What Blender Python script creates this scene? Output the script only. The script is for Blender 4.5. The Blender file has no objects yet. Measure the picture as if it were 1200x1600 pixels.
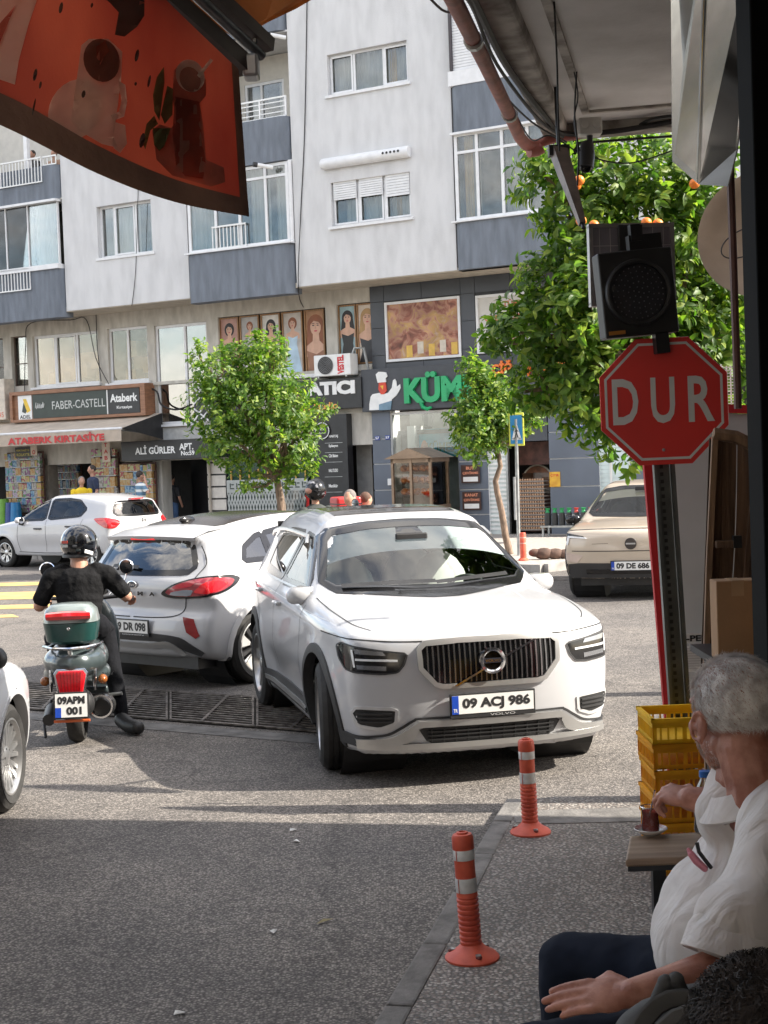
import bpy,bmesh,math,random
import numpy as np
from mathutils import Vector,Matrix
from mathutils.bvhtree import BVHTree
from mathutils.geometry import delaunay_2d_cdt
random.seed(7)
RAD=math.radians
PI=math.pi
scn=bpy.context.scene
COL=scn.collection
#camera
F_PX,CX,CY=2350.0,600.0,800.0
CAM_H=2.03
PITCH=-math.atan(88/2350.0)
ROLL=math.atan(0.037)
Fw=Vector((0,math.cos(PITCH),math.sin(PITCH)))
Up0=Vector((0,-math.sin(PITCH),math.cos(PITCH)))
Rt=Vector((1,0,0))*math.cos(ROLL)-Up0*math.sin(ROLL)
Up=Up0*math.cos(ROLL)+Vector((1,0,0))*math.sin(ROLL)
CAM=Vector((0,0,CAM_H))
cd=bpy.data.cameras.new('camera')
cam=bpy.data.objects.new('camera',cd);COL.objects.link(cam)
cam.matrix_world=Matrix(((Rt.x,Up.x,-Fw.x,CAM.x),(Rt.y,Up.y,-Fw.y,CAM.y),(Rt.z,Up.z,-Fw.z,CAM.z),(0,0,0,1)))
cd.sensor_fit='VERTICAL';cd.sensor_height=36.0;cd.sensor_width=27.0
cd.lens=36.0*F_PX/1600.0
cd.clip_start=0.1;cd.clip_end=3000
scn.camera=cam
#sky, sun, exposure
SUN_EL,SUN_AZ=RAD(38),RAD(97)
sd=Vector((math.sin(SUN_AZ)*math.cos(SUN_EL),math.cos(SUN_AZ)*math.cos(SUN_EL),math.sin(SUN_EL)))
w=bpy.data.worlds.new('World');scn.world=w;w.use_nodes=True
nt=w.node_tree;nt.nodes.clear()
o_=nt.nodes.new('ShaderNodeOutputWorld');bg=nt.nodes.new('ShaderNodeBackground')
sk=nt.nodes.new('ShaderNodeTexSky');sk.sky_type='NISHITA';sk.sun_disc=False
sk.sun_elevation=SUN_EL;sk.sun_rotation=SUN_AZ
sk.air_density=1.0;sk.dust_density=1.6;sk.ozone_density=1.0
tc=nt.nodes.new('ShaderNodeTexCoord');mp=nt.nodes.new('ShaderNodeMapping');mp.inputs['Scale'].default_value=(1,1,2.6)
nz=nt.nodes.new('ShaderNodeTexNoise');nz.inputs['Scale'].default_value=2.3;nz.inputs['Detail'].default_value=9;nz.inputs['Roughness'].default_value=.62
cr=nt.nodes.new('ShaderNodeValToRGB');cr.color_ramp.elements[0].position=.44;cr.color_ramp.elements[1].position=.64
mx=nt.nodes.new('ShaderNodeMixRGB');mx.inputs[2].default_value=(9.0,8.5,7.9,1)
nt.links.new(tc.outputs['Generated'],mp.inputs[0]);nt.links.new(mp.outputs[0],nz.inputs['Vector'])
nt.links.new(nz.outputs[0],cr.inputs[0]);nt.links.new(cr.outputs[0],mx.inputs[0])
nt.links.new(sk.outputs[0],mx.inputs[1]);nt.links.new(mx.outputs[0],bg.inputs[0])
bg.inputs[1].default_value=0.15
nt.links.new(bg.outputs[0],o_.inputs[0])
sl=bpy.data.lights.new('sun','SUN');sl.energy=5.0;sl.angle=RAD(0.5);sl.color=(1.0,0.93,0.82)
so=bpy.data.objects.new('sun',sl);COL.objects.link(so)
so.rotation_euler=sd.to_track_quat('Z','Y').to_euler()
scn.view_settings.view_transform='Standard';scn.view_settings.look='None'
scn.view_settings.gamma=1.0;scn.view_settings.use_curve_mapping=False
scn.view_settings.exposure=1.25
#pixel rays (layout measurements taken from the photograph)
def ray(px,py):
 return(Fw+Rt*((px-CX)/F_PX)-Up*((py-CY)/F_PX)).normalized()
def at(px,py,Y):
 d=ray(px,py);return CAM+d*(Y/d.y)
def ground(px,py,z=0.0):
 d=ray(px,py);return CAM+d*((z-CAM_H)/d.z)
FA=RAD(-30)
FO=Vector((0,34.9,0))
FM=Matrix.Translation(FO)@Matrix.Rotation(FA,4,'Z')
FI=FM.inverted()
def uz(px,py,v=0.0):
 o=FI@CAM;d=FI.to_3x3()@ray(px,py)
 t=(v-o.y)/d.y;p=o+d*t
 return p.x,p.z
#materials
MATS={}
def _nodes(name):
 m=bpy.data.materials.new(name);m.use_nodes=True
 n=m.node_tree.nodes;n.clear()
 out=n.new('ShaderNodeOutputMaterial');b=n.new('ShaderNodeBsdfPrincipled')
 m.node_tree.links.new(b.outputs[0],out.inputs[0])
 return m,n,m.node_tree.links,b,out
def mat(name,col,rough=.6,metal=0.0,var=.12,scale=6.0,bump=0.0,bscale=60.0,emit=0.0,spec=.5,col2=None,coat=0.0,streak=None,sheen=0.0,sss=0.0,trans=0.0,backdark=False,detail=5,bdist=.01,edge=(.35,.65)):
 if name in MATS:return MATS[name]
 m,n,L,b,out=_nodes(name)
 t=n.new('ShaderNodeTexCoord');mpn=n.new('ShaderNodeMapping')
 L.new(t.outputs['Object'],mpn.inputs[0])
 if streak:mpn.inputs['Scale'].default_value=streak
 z=n.new('ShaderNodeTexNoise');z.inputs['Scale'].default_value=scale;z.inputs['Detail'].default_value=detail
 L.new(mpn.outputs[0],z.inputs['Vector'])
 r=n.new('ShaderNodeValToRGB');r.color_ramp.elements[0].position=edge[0];r.color_ramp.elements[1].position=edge[1]
 c=list(col)[:3]
 lo=[max(0,x*(1-var))for x in c];hi=[min(1,x*(1+var))for x in c]if col2 is None else list(col2)[:3]
 r.color_ramp.elements[0].color=(*lo,1);r.color_ramp.elements[1].color=(*hi,1)
 L.new(z.outputs[0],r.inputs[0])
 base=r.outputs[0]
 if backdark:
  g=n.new('ShaderNodeNewGeometry');q=n.new('ShaderNodeMixRGB');q.inputs[2].default_value=(.03,.03,.032,1)
  L.new(g.outputs['Backfacing'],q.inputs[0]);L.new(base,q.inputs[1]);base=q.outputs[0]
 L.new(base,b.inputs['Base Color'])
 b.inputs['Roughness'].default_value=rough;b.inputs['Metallic'].default_value=metal
 b.inputs['Specular IOR Level'].default_value=spec
 if coat:b.inputs['Coat Weight'].default_value=coat;b.inputs['Coat Roughness'].default_value=.04
 if sheen:b.inputs['Sheen Weight'].default_value=sheen
 if sss:
  b.inputs['Subsurface Weight'].default_value=sss;b.inputs['Subsurface Radius'].default_value=(.012,.005,.003);b.inputs['Subsurface Scale'].default_value=1
 if emit:L.new(base,b.inputs['Emission Color']);b.inputs['Emission Strength'].default_value=emit
 if bump:
  z2=n.new('ShaderNodeTexNoise');z2.inputs['Scale'].default_value=bscale;z2.inputs['Detail'].default_value=4
  L.new(mpn.outputs[0],z2.inputs['Vector'])
  bp=n.new('ShaderNodeBump');bp.inputs['Strength'].default_value=bump;bp.inputs['Distance'].default_value=bdist
  L.new(z2.outputs[0],bp.inputs['Height']);L.new(bp.outputs[0],b.inputs['Normal'])
 if trans:
  tr=n.new('ShaderNodeBsdfTranslucent');L.new(base,tr.inputs[0]);ms=n.new('ShaderNodeMixShader');ms.inputs[0].default_value=trans
  L.new(b.outputs[0],ms.inputs[1]);L.new(tr.outputs[0],ms.inputs[2]);L.new(ms.outputs[0],out.inputs[0])
 MATS[name]=m
 return m
def glass(name,tint=(.6,.7,.7),ior=1.5,boost=.06,rough=0.0):
 if name in MATS:return MATS[name]
 m,n,L,b,out=_nodes(name);n.remove(b)
 tr=n.new('ShaderNodeBsdfTransparent');tr.inputs[0].default_value=(*tint,1)
 gl=n.new('ShaderNodeBsdfGlossy');gl.inputs['Roughness'].default_value=rough
 gl.inputs[0].default_value=(1,1,1,1)
 fr=n.new('ShaderNodeFresnel');fr.inputs[0].default_value=ior
 ad=n.new('ShaderNodeMath');ad.operation='ADD';ad.inputs[1].default_value=boost;ad.use_clamp=True
 tcn=n.new('ShaderNodeTexCoord');z=n.new('ShaderNodeTexNoise');z.inputs['Scale'].default_value=3.0
 mu=n.new('ShaderNodeMath');mu.operation='MULTIPLY_ADD';mu.inputs[1].default_value=.06;
 L.new(tcn.outputs['Object'],z.inputs['Vector']);L.new(z.outputs[0],mu.inputs[0]);L.new(fr.outputs[0],mu.inputs[2])
 L.new(mu.outputs[0],ad.inputs[0])
 ms=n.new('ShaderNodeMixShader');L.new(ad.outputs[0],ms.inputs[0]);L.new(tr.outputs[0],ms.inputs[1]);L.new(gl.outputs[0],ms.inputs[2])
 L.new(ms.outputs[0],out.inputs[0]);MATS[name]=m
 return m
#objects
WM={}
def tag(o,label=None,cat=None,group=None,kind=None):
 if label:o['label']=label
 if cat:o['category']=cat
 if group:o['group']=group
 if kind:o['kind']=kind
 return o
def thing(name,label,cat,loc=(0,0,0),rz=0.0,group=None,M=None):
 o=bpy.data.objects.new(name,None);COL.objects.link(o)
 o.empty_display_size=.2
 M=M if M is not None else Matrix.Translation(Vector(loc))@Matrix.Rotation(rz,4,'Z')
 o.matrix_world=M;WM[o.name]=M.copy()
 return tag(o,label,cat,group)
def fthing(name,label,cat,u,v,z,group=None):
 return thing(name,label,cat,group=group,M=FM@Matrix.Translation((u,v,z)))
class MB:
 """collects shapes, in the frame G, and links them as one mesh object"""
 def __init__(s,G=None):s.v=[];s.f=[];s.G=G if G is not None else Matrix.Identity(4);s.T=Matrix.Identity(4)
 def add(s,vs,fs):
  b=len(s.v);T=s.T
  s.v+=[T@Vector(p)for p in vs];s.f+=[tuple(b+i for i in f)for f in fs];return s
 def box(s,x0,x1,y0,y1,z0,z1):
  if x0>x1:x0,x1=x1,x0
  if y0>y1:y0,y1=y1,y0
  if z0>z1:z0,z1=z1,z0
  return s.add([(x0,y0,z0),(x1,y0,z0),(x1,y1,z0),(x0,y1,z0),(x0,y0,z1),(x1,y0,z1),(x1,y1,z1),(x0,y1,z1)],[(0,3,2,1),(4,5,6,7),(0,1,5,4),(1,2,6,5),(2,3,7,6),(3,0,4,7)])
 def cbox(s,c,d):return s.box(c[0]-d[0]/2,c[0]+d[0]/2,c[1]-d[1]/2,c[1]+d[1]/2,c[2]-d[2]/2,c[2]+d[2]/2)
 def tube(s,pts,r,n=8,caps=True):
  pts=[Vector(p)for p in pts];N=len(pts)
  rs=r if isinstance(r,(list,tuple))else[r]*N
  vs=[];fs=[];prev=None
  for i,p in enumerate(pts):
   d=(pts[min(i+1,N-1)]-pts[max(i-1,0)])
   if d.length<1e-9:d=Vector((0,0,1))
   d.normalize()
   if prev is None:a=d.orthogonal().normalized()
   else:
    a=prev-d*prev.dot(d)
    a=a.normalized()if a.length>1e-6 else d.orthogonal().normalized()
   prev=a;b=d.cross(a)
   for k in range(n):
    t=2*PI*k/n;vs.append(p+(a*math.cos(t)+b*math.sin(t))*rs[i])
  for i in range(N-1):
   for k in range(n):
    fs.append((i*n+k,i*n+(k+1)%n,(i+1)*n+(k+1)%n,(i+1)*n+k))
  if caps:fs.append(tuple(reversed(range(n))));fs.append(tuple((N-1)*n+k for k in range(n)))
  return s.add(vs,fs)
 def lathe(s,prof,n=24,c=(0,0,0),axis='Z',close=False,caps=True):
  vs=[];fs=[];N=len(prof)
  for r,h in prof:
   for k in range(n):
    t=2*PI*k/n;a,b=r*math.cos(t),r*math.sin(t)
    p=(a,b,h)if axis=='Z' else((h,a,b)if axis=='X' else(b,h,a))
    vs.append((p[0]+c[0],p[1]+c[1],p[2]+c[2]))
  M=N if close else N-1
  for i in range(M):
   j=(i+1)%N
   for k in range(n):fs.append((i*n+k,i*n+(k+1)%n,j*n+(k+1)%n,j*n+k))
  if not close and caps:
   if prof[0][0]>1e-6:fs.append(tuple(reversed(range(n))))
   if prof[-1][0]>1e-6:fs.append(tuple((N-1)*n+k for k in range(n)))
  return s.add(vs,fs)
 def prism(s,poly,y0,y1,plane='XZ'):
  n=len(poly);vs=[]
  for y in(y0,y1):
   for a,b in poly:
    vs.append((a,y,b)if plane=='XZ' else((a,b,y)if plane=='XY' else(y,a,b)))
  fs=[tuple(range(n)),tuple(reversed(range(n,2*n)))]
  for k in range(n):fs.append((k,n+k,n+(k+1)%n,(k+1)%n))
  return s.add(vs,fs)
 def ell(s,c,r,nu=16,nv=10):
  vs=[];fs=[]
  for i in range(nv+1):
   p=PI*i/nv-PI/2
   for k in range(nu):
    t=2*PI*k/nu
    vs.append((c[0]+r[0]*math.cos(p)*math.cos(t),c[1]+r[1]*math.cos(p)*math.sin(t),c[2]+r[2]*math.sin(p)))
  for i in range(nv):
   for k in range(nu):fs.append((i*nu+k,i*nu+(k+1)%nu,(i+1)*nu+(k+1)%nu,(i+1)*nu+k))
  return s.add(vs,fs)
 def grid(s,fn,nu,nv):
  vs=[fn(i/nu,j/nv)for j in range(nv+1)for i in range(nu+1)]
  fs=[(j*(nu+1)+i,j*(nu+1)+i+1,(j+1)*(nu+1)+i+1,(j+1)*(nu+1)+i)for j in range(nv)for i in range(nu)]
  return s.add(vs,fs)
 def mesh(s,name,parent=None,fixn=True,merge=False):
  P=WM[parent.name].inverted()if parent is not None else Matrix.Identity(4)
  T=P@s.G
  me=bpy.data.meshes.new(name);me.from_pydata([T@v for v in s.v],[],s.f)
  if fixn or merge:
   bm=bmesh.new();bm.from_mesh(me)
   if merge:bmesh.ops.remove_doubles(bm,verts=bm.verts,dist=1e-4)
   if fixn:bmesh.ops.recalc_face_normals(bm,faces=bm.faces)
   bm.to_mesh(me);bm.free()
  return me
 def build(s,name,m,parent=None,smooth=False,bevel=0.0,label=None,cat=None,group=None,kind=None,fixn=True,base=None,seg=2,merge=False,sub=0,sharp=40):
  if parent is None and base is not None:
   B=Matrix.Translation(Vector(base));s.G=B.inverted()@s.G
  me=s.mesh(name,parent,fixn,merge)
  me.materials.append(m)
  o=bpy.data.objects.new(name,me);COL.objects.link(o)
  if parent is not None:o.parent=parent;WM[o.name]=WM[parent.name].copy()
  else:
   if base is not None:o.location=base
   WM[o.name]=Matrix.Translation(o.location)
  if smooth:
   me.shade_smooth()
   me.set_sharp_from_angle(angle=RAD(sharp))
  if bevel:
   b=o.modifiers.new('bevel','BEVEL');b.width=bevel;b.segments=seg;b.limit_method='ANGLE';b.angle_limit=RAD(40)
  if sub:
   q=o.modifiers.new('sub','SUBSURF');q.levels=q.render_levels=sub
  return tag(o,label,cat,group,kind)
def part(o,child):
 return child
def copy_tree(o,M=None,label=None,group=None,parent=None):
 c=o.copy();COL.objects.link(c)
 if parent is not None:c.parent=parent;WM[c.name]=WM[parent.name].copy()
 else:
  M=M if M is not None else WM[o.name]
  c.matrix_world=M;WM[c.name]=M.copy()
 if label:c['label']=label
 if group:c['group']=group
 for ch in list(o.children):copy_tree(ch,parent=c)
 return c
def text(body,m,G,name='lettering',parent=None,size=1.0,w=None,h=None,extrude=.002,bold=0.0,align='CENTER',spacing=1.0,shear=0.0,label=None,kind=None):
 """flat or raised lettering in the XZ plane of frame G (reads from -Y), fitted to width w and height h, centred at the frame origin"""
 cu=bpy.data.curves.new('t','FONT');cu.body=body;cu.size=1;cu.extrude=0;cu.offset=bold;cu.space_character=spacing;cu.shear=shear
 cu.align_x='CENTER';cu.resolution_u=3;cu.space_line=.9
 ob=bpy.data.objects.new('t',cu);COL.objects.link(ob)
 dg=bpy.context.evaluated_depsgraph_get();dg.update()
 me=bpy.data.meshes.new_from_object(ob.evaluated_get(dg))
 bpy.data.objects.remove(ob);bpy.data.curves.remove(cu)
 vs=np.array([v.co[:]for v in me.vertices]);fs=[tuple(p.vertices)for p in me.polygons]
 bpy.data.meshes.remove(me)
 lo=vs.min(0);hi=vs.max(0);c=(lo+hi)/2;d=hi-lo
 sx=sy=size
 if w:sx=w/d[0];sy=sx
 if h:sy=h/d[1];sx=sx if w else sy
 b=MB(G)
 P=[((p[0]-c[0])*sx,-extrude,(p[1]-c[1])*sy)for p in vs]
 ec={}
 for f in fs:
  for i in range(len(f)):
   e=(f[i],f[(i+1)%len(f)]);k=(min(e),max(e));ec.setdefault(k,[]).append(e)
 n=len(P);allv=P+[(x,0.0,z)for x,y,z in P]
 ff=list(fs)
 if extrude>.004:ff+=[(e[0][1],e[0][0],e[0][0]+n,e[0][1]+n)for k,e in ec.items()if len(e)==1]
 b.add(allv if extrude>.004 else P,ff)
 return b.build(name,m,parent,fixn=extrude>.004,label=label,kind=kind)
def rotz(a):return Matrix.Rotation(a,4,'Z')
def rotx(a):return Matrix.Rotation(a,4,'X')
def roty(a):return Matrix.Rotation(a,4,'Y')
def tr(x,y=0,z=0):return Matrix.Translation(Vector((x,y,z)))if not isinstance(x,(Vector,tuple))else Matrix.Translation(Vector(x))
#ground
def m_asphalt():
 m,n,L,b,out=_nodes('asphalt')
 t=n.new('ShaderNodeTexCoord')
 def noise(s,d=4):z=n.new('ShaderNodeTexNoise');z.inputs['Scale'].default_value=s;z.inputs['Detail'].default_value=d;L.new(t.outputs['Object'],z.inputs['Vector']);return z
 def ramp(i,p0,c0,p1,c1):
  r=n.new('ShaderNodeValToRGB');r.color_ramp.elements[0].position=p0;r.color_ramp.elements[1].position=p1
  r.color_ramp.elements[0].color=(*c0,1);r.color_ramp.elements[1].color=(*c1,1);L.new(i,r.inputs[0]);return r
 def mixn(a,b_,ty,f):
  q=n.new('ShaderNodeMixRGB');q.blend_type=ty
  if isinstance(f,float):q.inputs[0].default_value=f
  else:L.new(f,q.inputs[0])
  L.new(a,q.inputs[1]);L.new(b_,q.inputs[2]);return q.outputs[0]
 v=n.new('ShaderNodeTexVoronoi');v.inputs['Scale'].default_value=85;L.new(t.outputs['Object'],v.inputs['Vector'])
 sp=n.new('ShaderNodeSeparateColor');L.new(v.outputs['Color'],sp.inputs[0])
 stone=ramp(sp.outputs[0],.25,(.135,.124,.115),1.0,(.325,.298,.272))
 edge=ramp(v.outputs['Distance'],.25,(1,1,1),.62,(.38,.37,.37))
 c=mixn(stone.outputs[0],edge.outputs[0],'MULTIPLY',1.0)
 big=ramp(noise(.55,6).outputs[0],.32,(.68,.68,.70),.68,(1.3,1.28,1.24));c=mixn(c,big.outputs[0],'MULTIPLY',.85)
 mid=ramp(noise(5,5).outputs[0],.3,(.78,.78,.78),.7,(1.2,1.19,1.17));c=mixn(c,mid.outputs[0],'MULTIPLY',.7)
 oil=ramp(noise(1.3,3).outputs[0],.66,(0,0,0),.76,(.55,.55,.55))
 dk=n.new('ShaderNodeRGB');dk.outputs[0].default_value=(.045,.043,.042,1);c=mixn(c,dk.outputs[0],'MIX',oil.outputs[0])
 cv=n.new('ShaderNodeTexVoronoi');cv.feature='DISTANCE_TO_EDGE';cv.inputs['Scale'].default_value=.33
 wn=noise(1.6,5);am=n.new('ShaderNodeMixRGB');am.blend_type='ADD';am.inputs[0].default_value=.9
 L.new(t.outputs['Object'],am.inputs[1]);L.new(wn.outputs['Color'],am.inputs[2]);L.new(am.outputs[0],cv.inputs['Vector'])
 ck=ramp(cv.outputs['Distance'],.002,(.25,.24,.23),.009,(1,1,1));c=mixn(c,ck.outputs[0],'MULTIPLY',.4)
 L.new(c,b.inputs['Base Color']);b.inputs['Roughness'].default_value=.82
 bp=n.new('ShaderNodeBump');bp.inputs['Strength'].default_value=.9;bp.inputs['Distance'].default_value=.004;bp.invert=True
 bp2=n.new('ShaderNodeBump');bp2.inputs['Strength'].default_value=.5;bp2.inputs['Distance'].default_value=.03
 L.new(noise(3,6).outputs[0],bp2.inputs['Height']);L.new(v.outputs['Distance'],bp.inputs['Height']);L.new(bp2.outputs[0],bp.inputs['Normal']);L.new(bp.outputs[0],b.inputs['Normal'])
 return m
def m_pebble():
 m,n,L,b,out=_nodes('exposed_aggregate')
 t=n.new('ShaderNodeTexCoord')
 v=n.new('ShaderNodeTexVoronoi');v.inputs['Scale'].default_value=66;L.new(t.outputs['Object'],v.inputs['Vector'])
 sp=n.new('ShaderNodeSeparateColor');L.new(v.outputs['Color'],sp.inputs[0])
 r=n.new('ShaderNodeValToRGB');e=r.color_ramp.elements
 e[0].position=0;e[0].color=(.12,.095,.08,1);e[1].position=1;e[1].color=(.42,.395,.365,1)
 for p,c in((.3,(.2,.165,.145)),(.55,(.27,.245,.225)),(.8,(.31,.285,.26))):q=e.new(p);q.color=(*c,1)
 L.new(sp.outputs[1],r.inputs[0])
 r2=n.new('ShaderNodeValToRGB');r2.color_ramp.elements[0].position=.38;r2.color_ramp.elements[1].position=.6
 L.new(v.outputs['Distance'],r2.inputs[0])
 q=n.new('ShaderNodeMixRGB');q.inputs[2].default_value=(.095,.088,.083,1);L.new(r2.outputs[0],q.inputs[0]);L.new(r.outputs[0],q.inputs[1])
 z=n.new('ShaderNodeTexNoise');z.inputs['Scale'].default_value=1.4;z.inputs['Detail'].default_value=6;L.new(t.outputs['Object'],z.inputs['Vector'])
 r3=n.new('ShaderNodeValToRGB');r3.color_ramp.elements[0].position=.3;r3.color_ramp.elements[0].color=(.68,.68,.68,1);r3.color_ramp.elements[1].position=.7;r3.color_ramp.elements[1].color=(1.15,1.13,1.1,1)
 L.new(z.outputs[0],r3.inputs[0]);q2=n.new('ShaderNodeMixRGB');q2.blend_type='MULTIPLY';q2.inputs[0].default_value=1;L.new(q.outputs[0],q2.inputs[1]);L.new(r3.outputs[0],q2.inputs[2])
 L.new(q2.outputs[0],b.inputs['Base Color']);b.inputs['Roughness'].default_value=.7
 bp=n.new('ShaderNodeBump');bp.invert=True;bp.inputs['Strength'].default_value=1;bp.inputs['Distance'].default_value=.006
 L.new(v.outputs['Distance'],bp.inputs['Height']);L.new(bp.outputs[0],b.inputs['Normal'])
 return m
ASPH=m_asphalt();PEB=m_pebble()
CONC=mat('concrete',(.30,.285,.265),.85,var=.25,scale=4,bump=.5,bscale=40)
CONC_D=mat('concrete_worn',(.21,.205,.2),.85,var=.3,scale=5,bump=.5,bscale=50)
STEEL=mat('galvanised_steel',(.36,.37,.37),.42,.85,var=.2,scale=8,bump=.1)
BLACKM=mat('black_metal',(.018,.018,.02),.45,.2,var=.3)
BLACKP=mat('black_plastic',(.02,.02,.021),.5,var=.3)
RUBBER=mat('rubber',(.022,.021,.02),.8,var=.35,scale=9,bump=.2,bscale=90)
WHITEP=mat('white_paint',(.78,.78,.76),.45,var=.05)
YELP=mat('road_yellow_paint',(.46,.33,.12),.7,var=.2,scale=3,bump=.3,col2=(.62,.42,.14))
b=MB();b.grid(lambda u,v:(-600+1200*u,-200+1400*v,0),12,14)
b.build('road',ASPH,kind='structure')
SW=.05
kl=[ground(x,y,0)for x,y in((520,1735),(598,1600),(652,1508),(700,1425),(744,1342),(774,1290),(792,1262))]
ks=[Vector((p.x,p.y,0))for p in kl]
far=[ground(x,y,SW)for x,y in((868,1244),(1010,1243),(1210,1240),(1500,1250))]
nearR=[Vector((9,2,0)),Vector((-.6,2,0))]
def off(i,d):
 a=ks[max(i-1,0)];c=ks[min(i+1,len(ks)-1)];t=(c-a).normalized();return ks[i]+Vector((t.y,-t.x,0))*d
inner=[off(i,.10)for i in range(len(ks))]
poly=[(p.x,p.y)for p in inner]+[(p.x,p.y)for p in far]+[(9,2),(-.6,2)]
b=MB();b.prism(poly,-.05,SW,'XY');pv=b.build('pavement',PEB,kind='structure',bevel=.006)
def along(d):
 acc=0
 for i in range(len(ks)-1):
  l=(ks[i+1]-ks[i]).length
  if acc+l>=d:return ks[i]+(ks[i+1]-ks[i])*((d-acc)/l),(ks[i+1]-ks[i]).normalized()
  acc+=l
 return ks[-1],(ks[-1]-ks[-2]).normalized()
KST=mat('kerb_concrete',(.15,.142,.134),.9,var=.3,scale=9,bump=.7,bscale=60)
kerb=thing('kerb',None,None,(0,0,0));kerb['kind']='structure'
tot=sum((ks[i+1]-ks[i]).length for i in range(len(ks)-1));d0=0.1;rr=random.Random(3)
while d0<tot-.15:
 l=min(rr.uniform(.62,.8),tot-d0);p,t=along(d0);q,_=along(d0+l-.012);nrm=Vector((t.y,-t.x,0))
 h=SW+.004+rr.uniform(0,.006)
 vs=[p,q,q+nrm*.105,p+nrm*.105]
 b=MB();b.prism([(a.x,a.y)for a in vs],-.05,h,'XY');b.build('kerb_stone',KST,kerb,bevel=.012)
 d0+=l
sp_=[ground(x,y,SW)for x,y in((800,1268),(1010,1262),(1010,1284),(850,1288),(806,1286))]
b=MB();b.prism([(p.x,p.y)for p in sp_],SW-.02,SW+.005,'XY');b.build('concrete_strip',KST,kind='structure',bevel=.003)
jt=MB()
for a,c in(((862,1560),(925,1300)),((700,1420),(1000,1425)),((640,1560),(960,1568))):
 p,q=ground(*a,SW),ground(*c,SW);jt.tube([(p.x,p.y,SW),(q.x,q.y,SW-.001)],.002,4)
jt.build('paving_joint',mat('joint_dark_grout',(.12,.11,.10),.9),kind='structure')  # thin joints in their own darker grout colour
TZ=.33
b=MB();b.prism([(-1.5,-6),(6,-6),(6,3.9),(.62,4.1),(-.1,3.6),(-1.5,2.4)],0,TZ,'XY');b.build('terrace',CONC,kind='structure',bevel=.01)
g0,g1,g2,g3=ground(22,1066),ground(545,1101),ground(545,1150),ground(22,1108)
GRATE=mat('rusty_iron_grate',(.10,.085,.075),.6,.6,var=.4,scale=14,bump=.3,col2=(.2,.18,.165))
gr=thing('drain_grate','long rusty iron drain grate crossing the asphalt behind the scooter','drain grate',g3)
b=MB();b.add([g0+Vector((0,0,.004)),g1+Vector((0,0,.004)),g2+Vector((0,0,.004)),g3+Vector((0,0,.004))],[(3,2,1,0)])
b.build('channel_shade_sheet',mat('drain_pit_shade',(.02,.018,.015),.95,var=.4),gr)  # flat dark sheet, the shade of the open pit put into its colour
NP=4
def gp(u,v,z):a=g0+(g1-g0)*u;c=g3+(g2-g3)*u;p=a+(c-a)*v;return(p.x,p.y,z)
def bar(b,u0,v0,u1,v1,wu,wv,z0,z1):
 vs=[gp(u0-wu,v0-wv,z0),gp(u1-wu,v1-wv,z0),gp(u1+wu,v1+wv,z0),gp(u0+wu,v0+wv,z0)]
 vs+=[(x,y,z1)for x,y,z in vs]
 b.add(vs,[(0,3,2,1),(4,5,6,7),(0,1,5,4),(1,2,6,5),(2,3,7,6),(3,0,4,7)])
for i in range(NP):
 u0,u1=i/NP+.002,(i+1)/NP-.002
 for k in range(14):
  b=MB();v=(k+.5)/14;bar(b,u0,v,u1,v,0,.011,.008,.018);b.build('grate_bar',GRATE,gr)
 for u in(u0+.004,u1-.004):
  b=MB();bar(b,u,0,u,1,.003,0,.012,.024);b.build('grate_frame',GRATE,gr)
 b=MB();bar(b,(u0+u1)/2-.03,1,(u0+u1)/2+.05,0,.004,0,.01,.021);b.build('grate_frame',GRATE,gr)
 for v in(.01,.99):
  b=MB();bar(b,u0,v,u1,v,0,.014,.01,.022);b.build('grate_frame',GRATE,gr)
ap=[ground(x,y,.004)for x,y in((-60,1112),(22,1112),(545,1154),(700,1164),(700,1176),(545,1166),(22,1122),(-60,1120))]
b=MB();b.add([p for p in ap],[tuple(range(7,-1,-1))]);b.build('concrete_apron',mat('dirty_concrete',(.13,.125,.12),.9,var=.35,scale=6,bump=.6,bscale=40),kind='structure')
for i,(y0,y1,x1)in enumerate(((909,914,60),(923,934,100),(943,949,100),(960,964,20))):
 q=[ground(-250,y0+9,.004),ground(x1,y0,.004),ground(x1+10,y1,.004),ground(-250,y1+9,.004)]
 b=MB();b.add(q,[(3,2,1,0)]);b.build('crossing_stripe',YELP,kind='structure')
def fl(u,v):p=FM@Vector((u,v,0));return(p.x,p.y)
kp=[fl(-60,-5.0),fl(-3.0,-5.0)]+[tuple(ground(x,y,.0)[:2])for x,y in((700,885),(800,893),(850,894),(884,890),(892,878))]+[fl(9,-5.2),fl(60,-5.2),fl(60,1.2),fl(-60,1.2)]
b=MB();b.prism(kp[:],-.02,.12,'XY');b.build('far_pavement',mat('paving_far',(.33,.30,.27),.85,var=.2,scale=9,bump=.3),kind='structure',bevel=.02)
kb=MB()
rk=random.Random(5)
fk=thing('far_kerb',None,None,(0,0,0));fk['kind']='structure'
for i in range(0,7):
 a,c=Vector(kp[i]),Vector(kp[i+1]);L_=(c-a).length;n_=max(1,int(L_/.9))
 if L_>30:a=c-(c-a).normalized()*26;n_=26
 nr=Vector(((c-a).y,-(c-a).x)).normalized()
 for k in range(n_):
  p=a+(c-a)*(k/n_);q=a+(c-a)*((k+1)/n_-.02/n_)
  b=MB();b.prism([tuple(p),tuple(q),tuple(q+nr*.1),tuple(p+nr*.1)],-.02,.13+rk.uniform(0,.01),'XY');b.build('kerb_stone',CONC,fk)
b=MB();c=ground(870,905,0);b.lathe([(0,.012),(.3,.012),(.33,.004)],24,(c.x,c.y,0));b.build('manhole_cover',GRATE,kind=None,label='round iron manhole cover in the road by the far corner',cat='manhole cover',base=(c.x,c.y,0))
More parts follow.
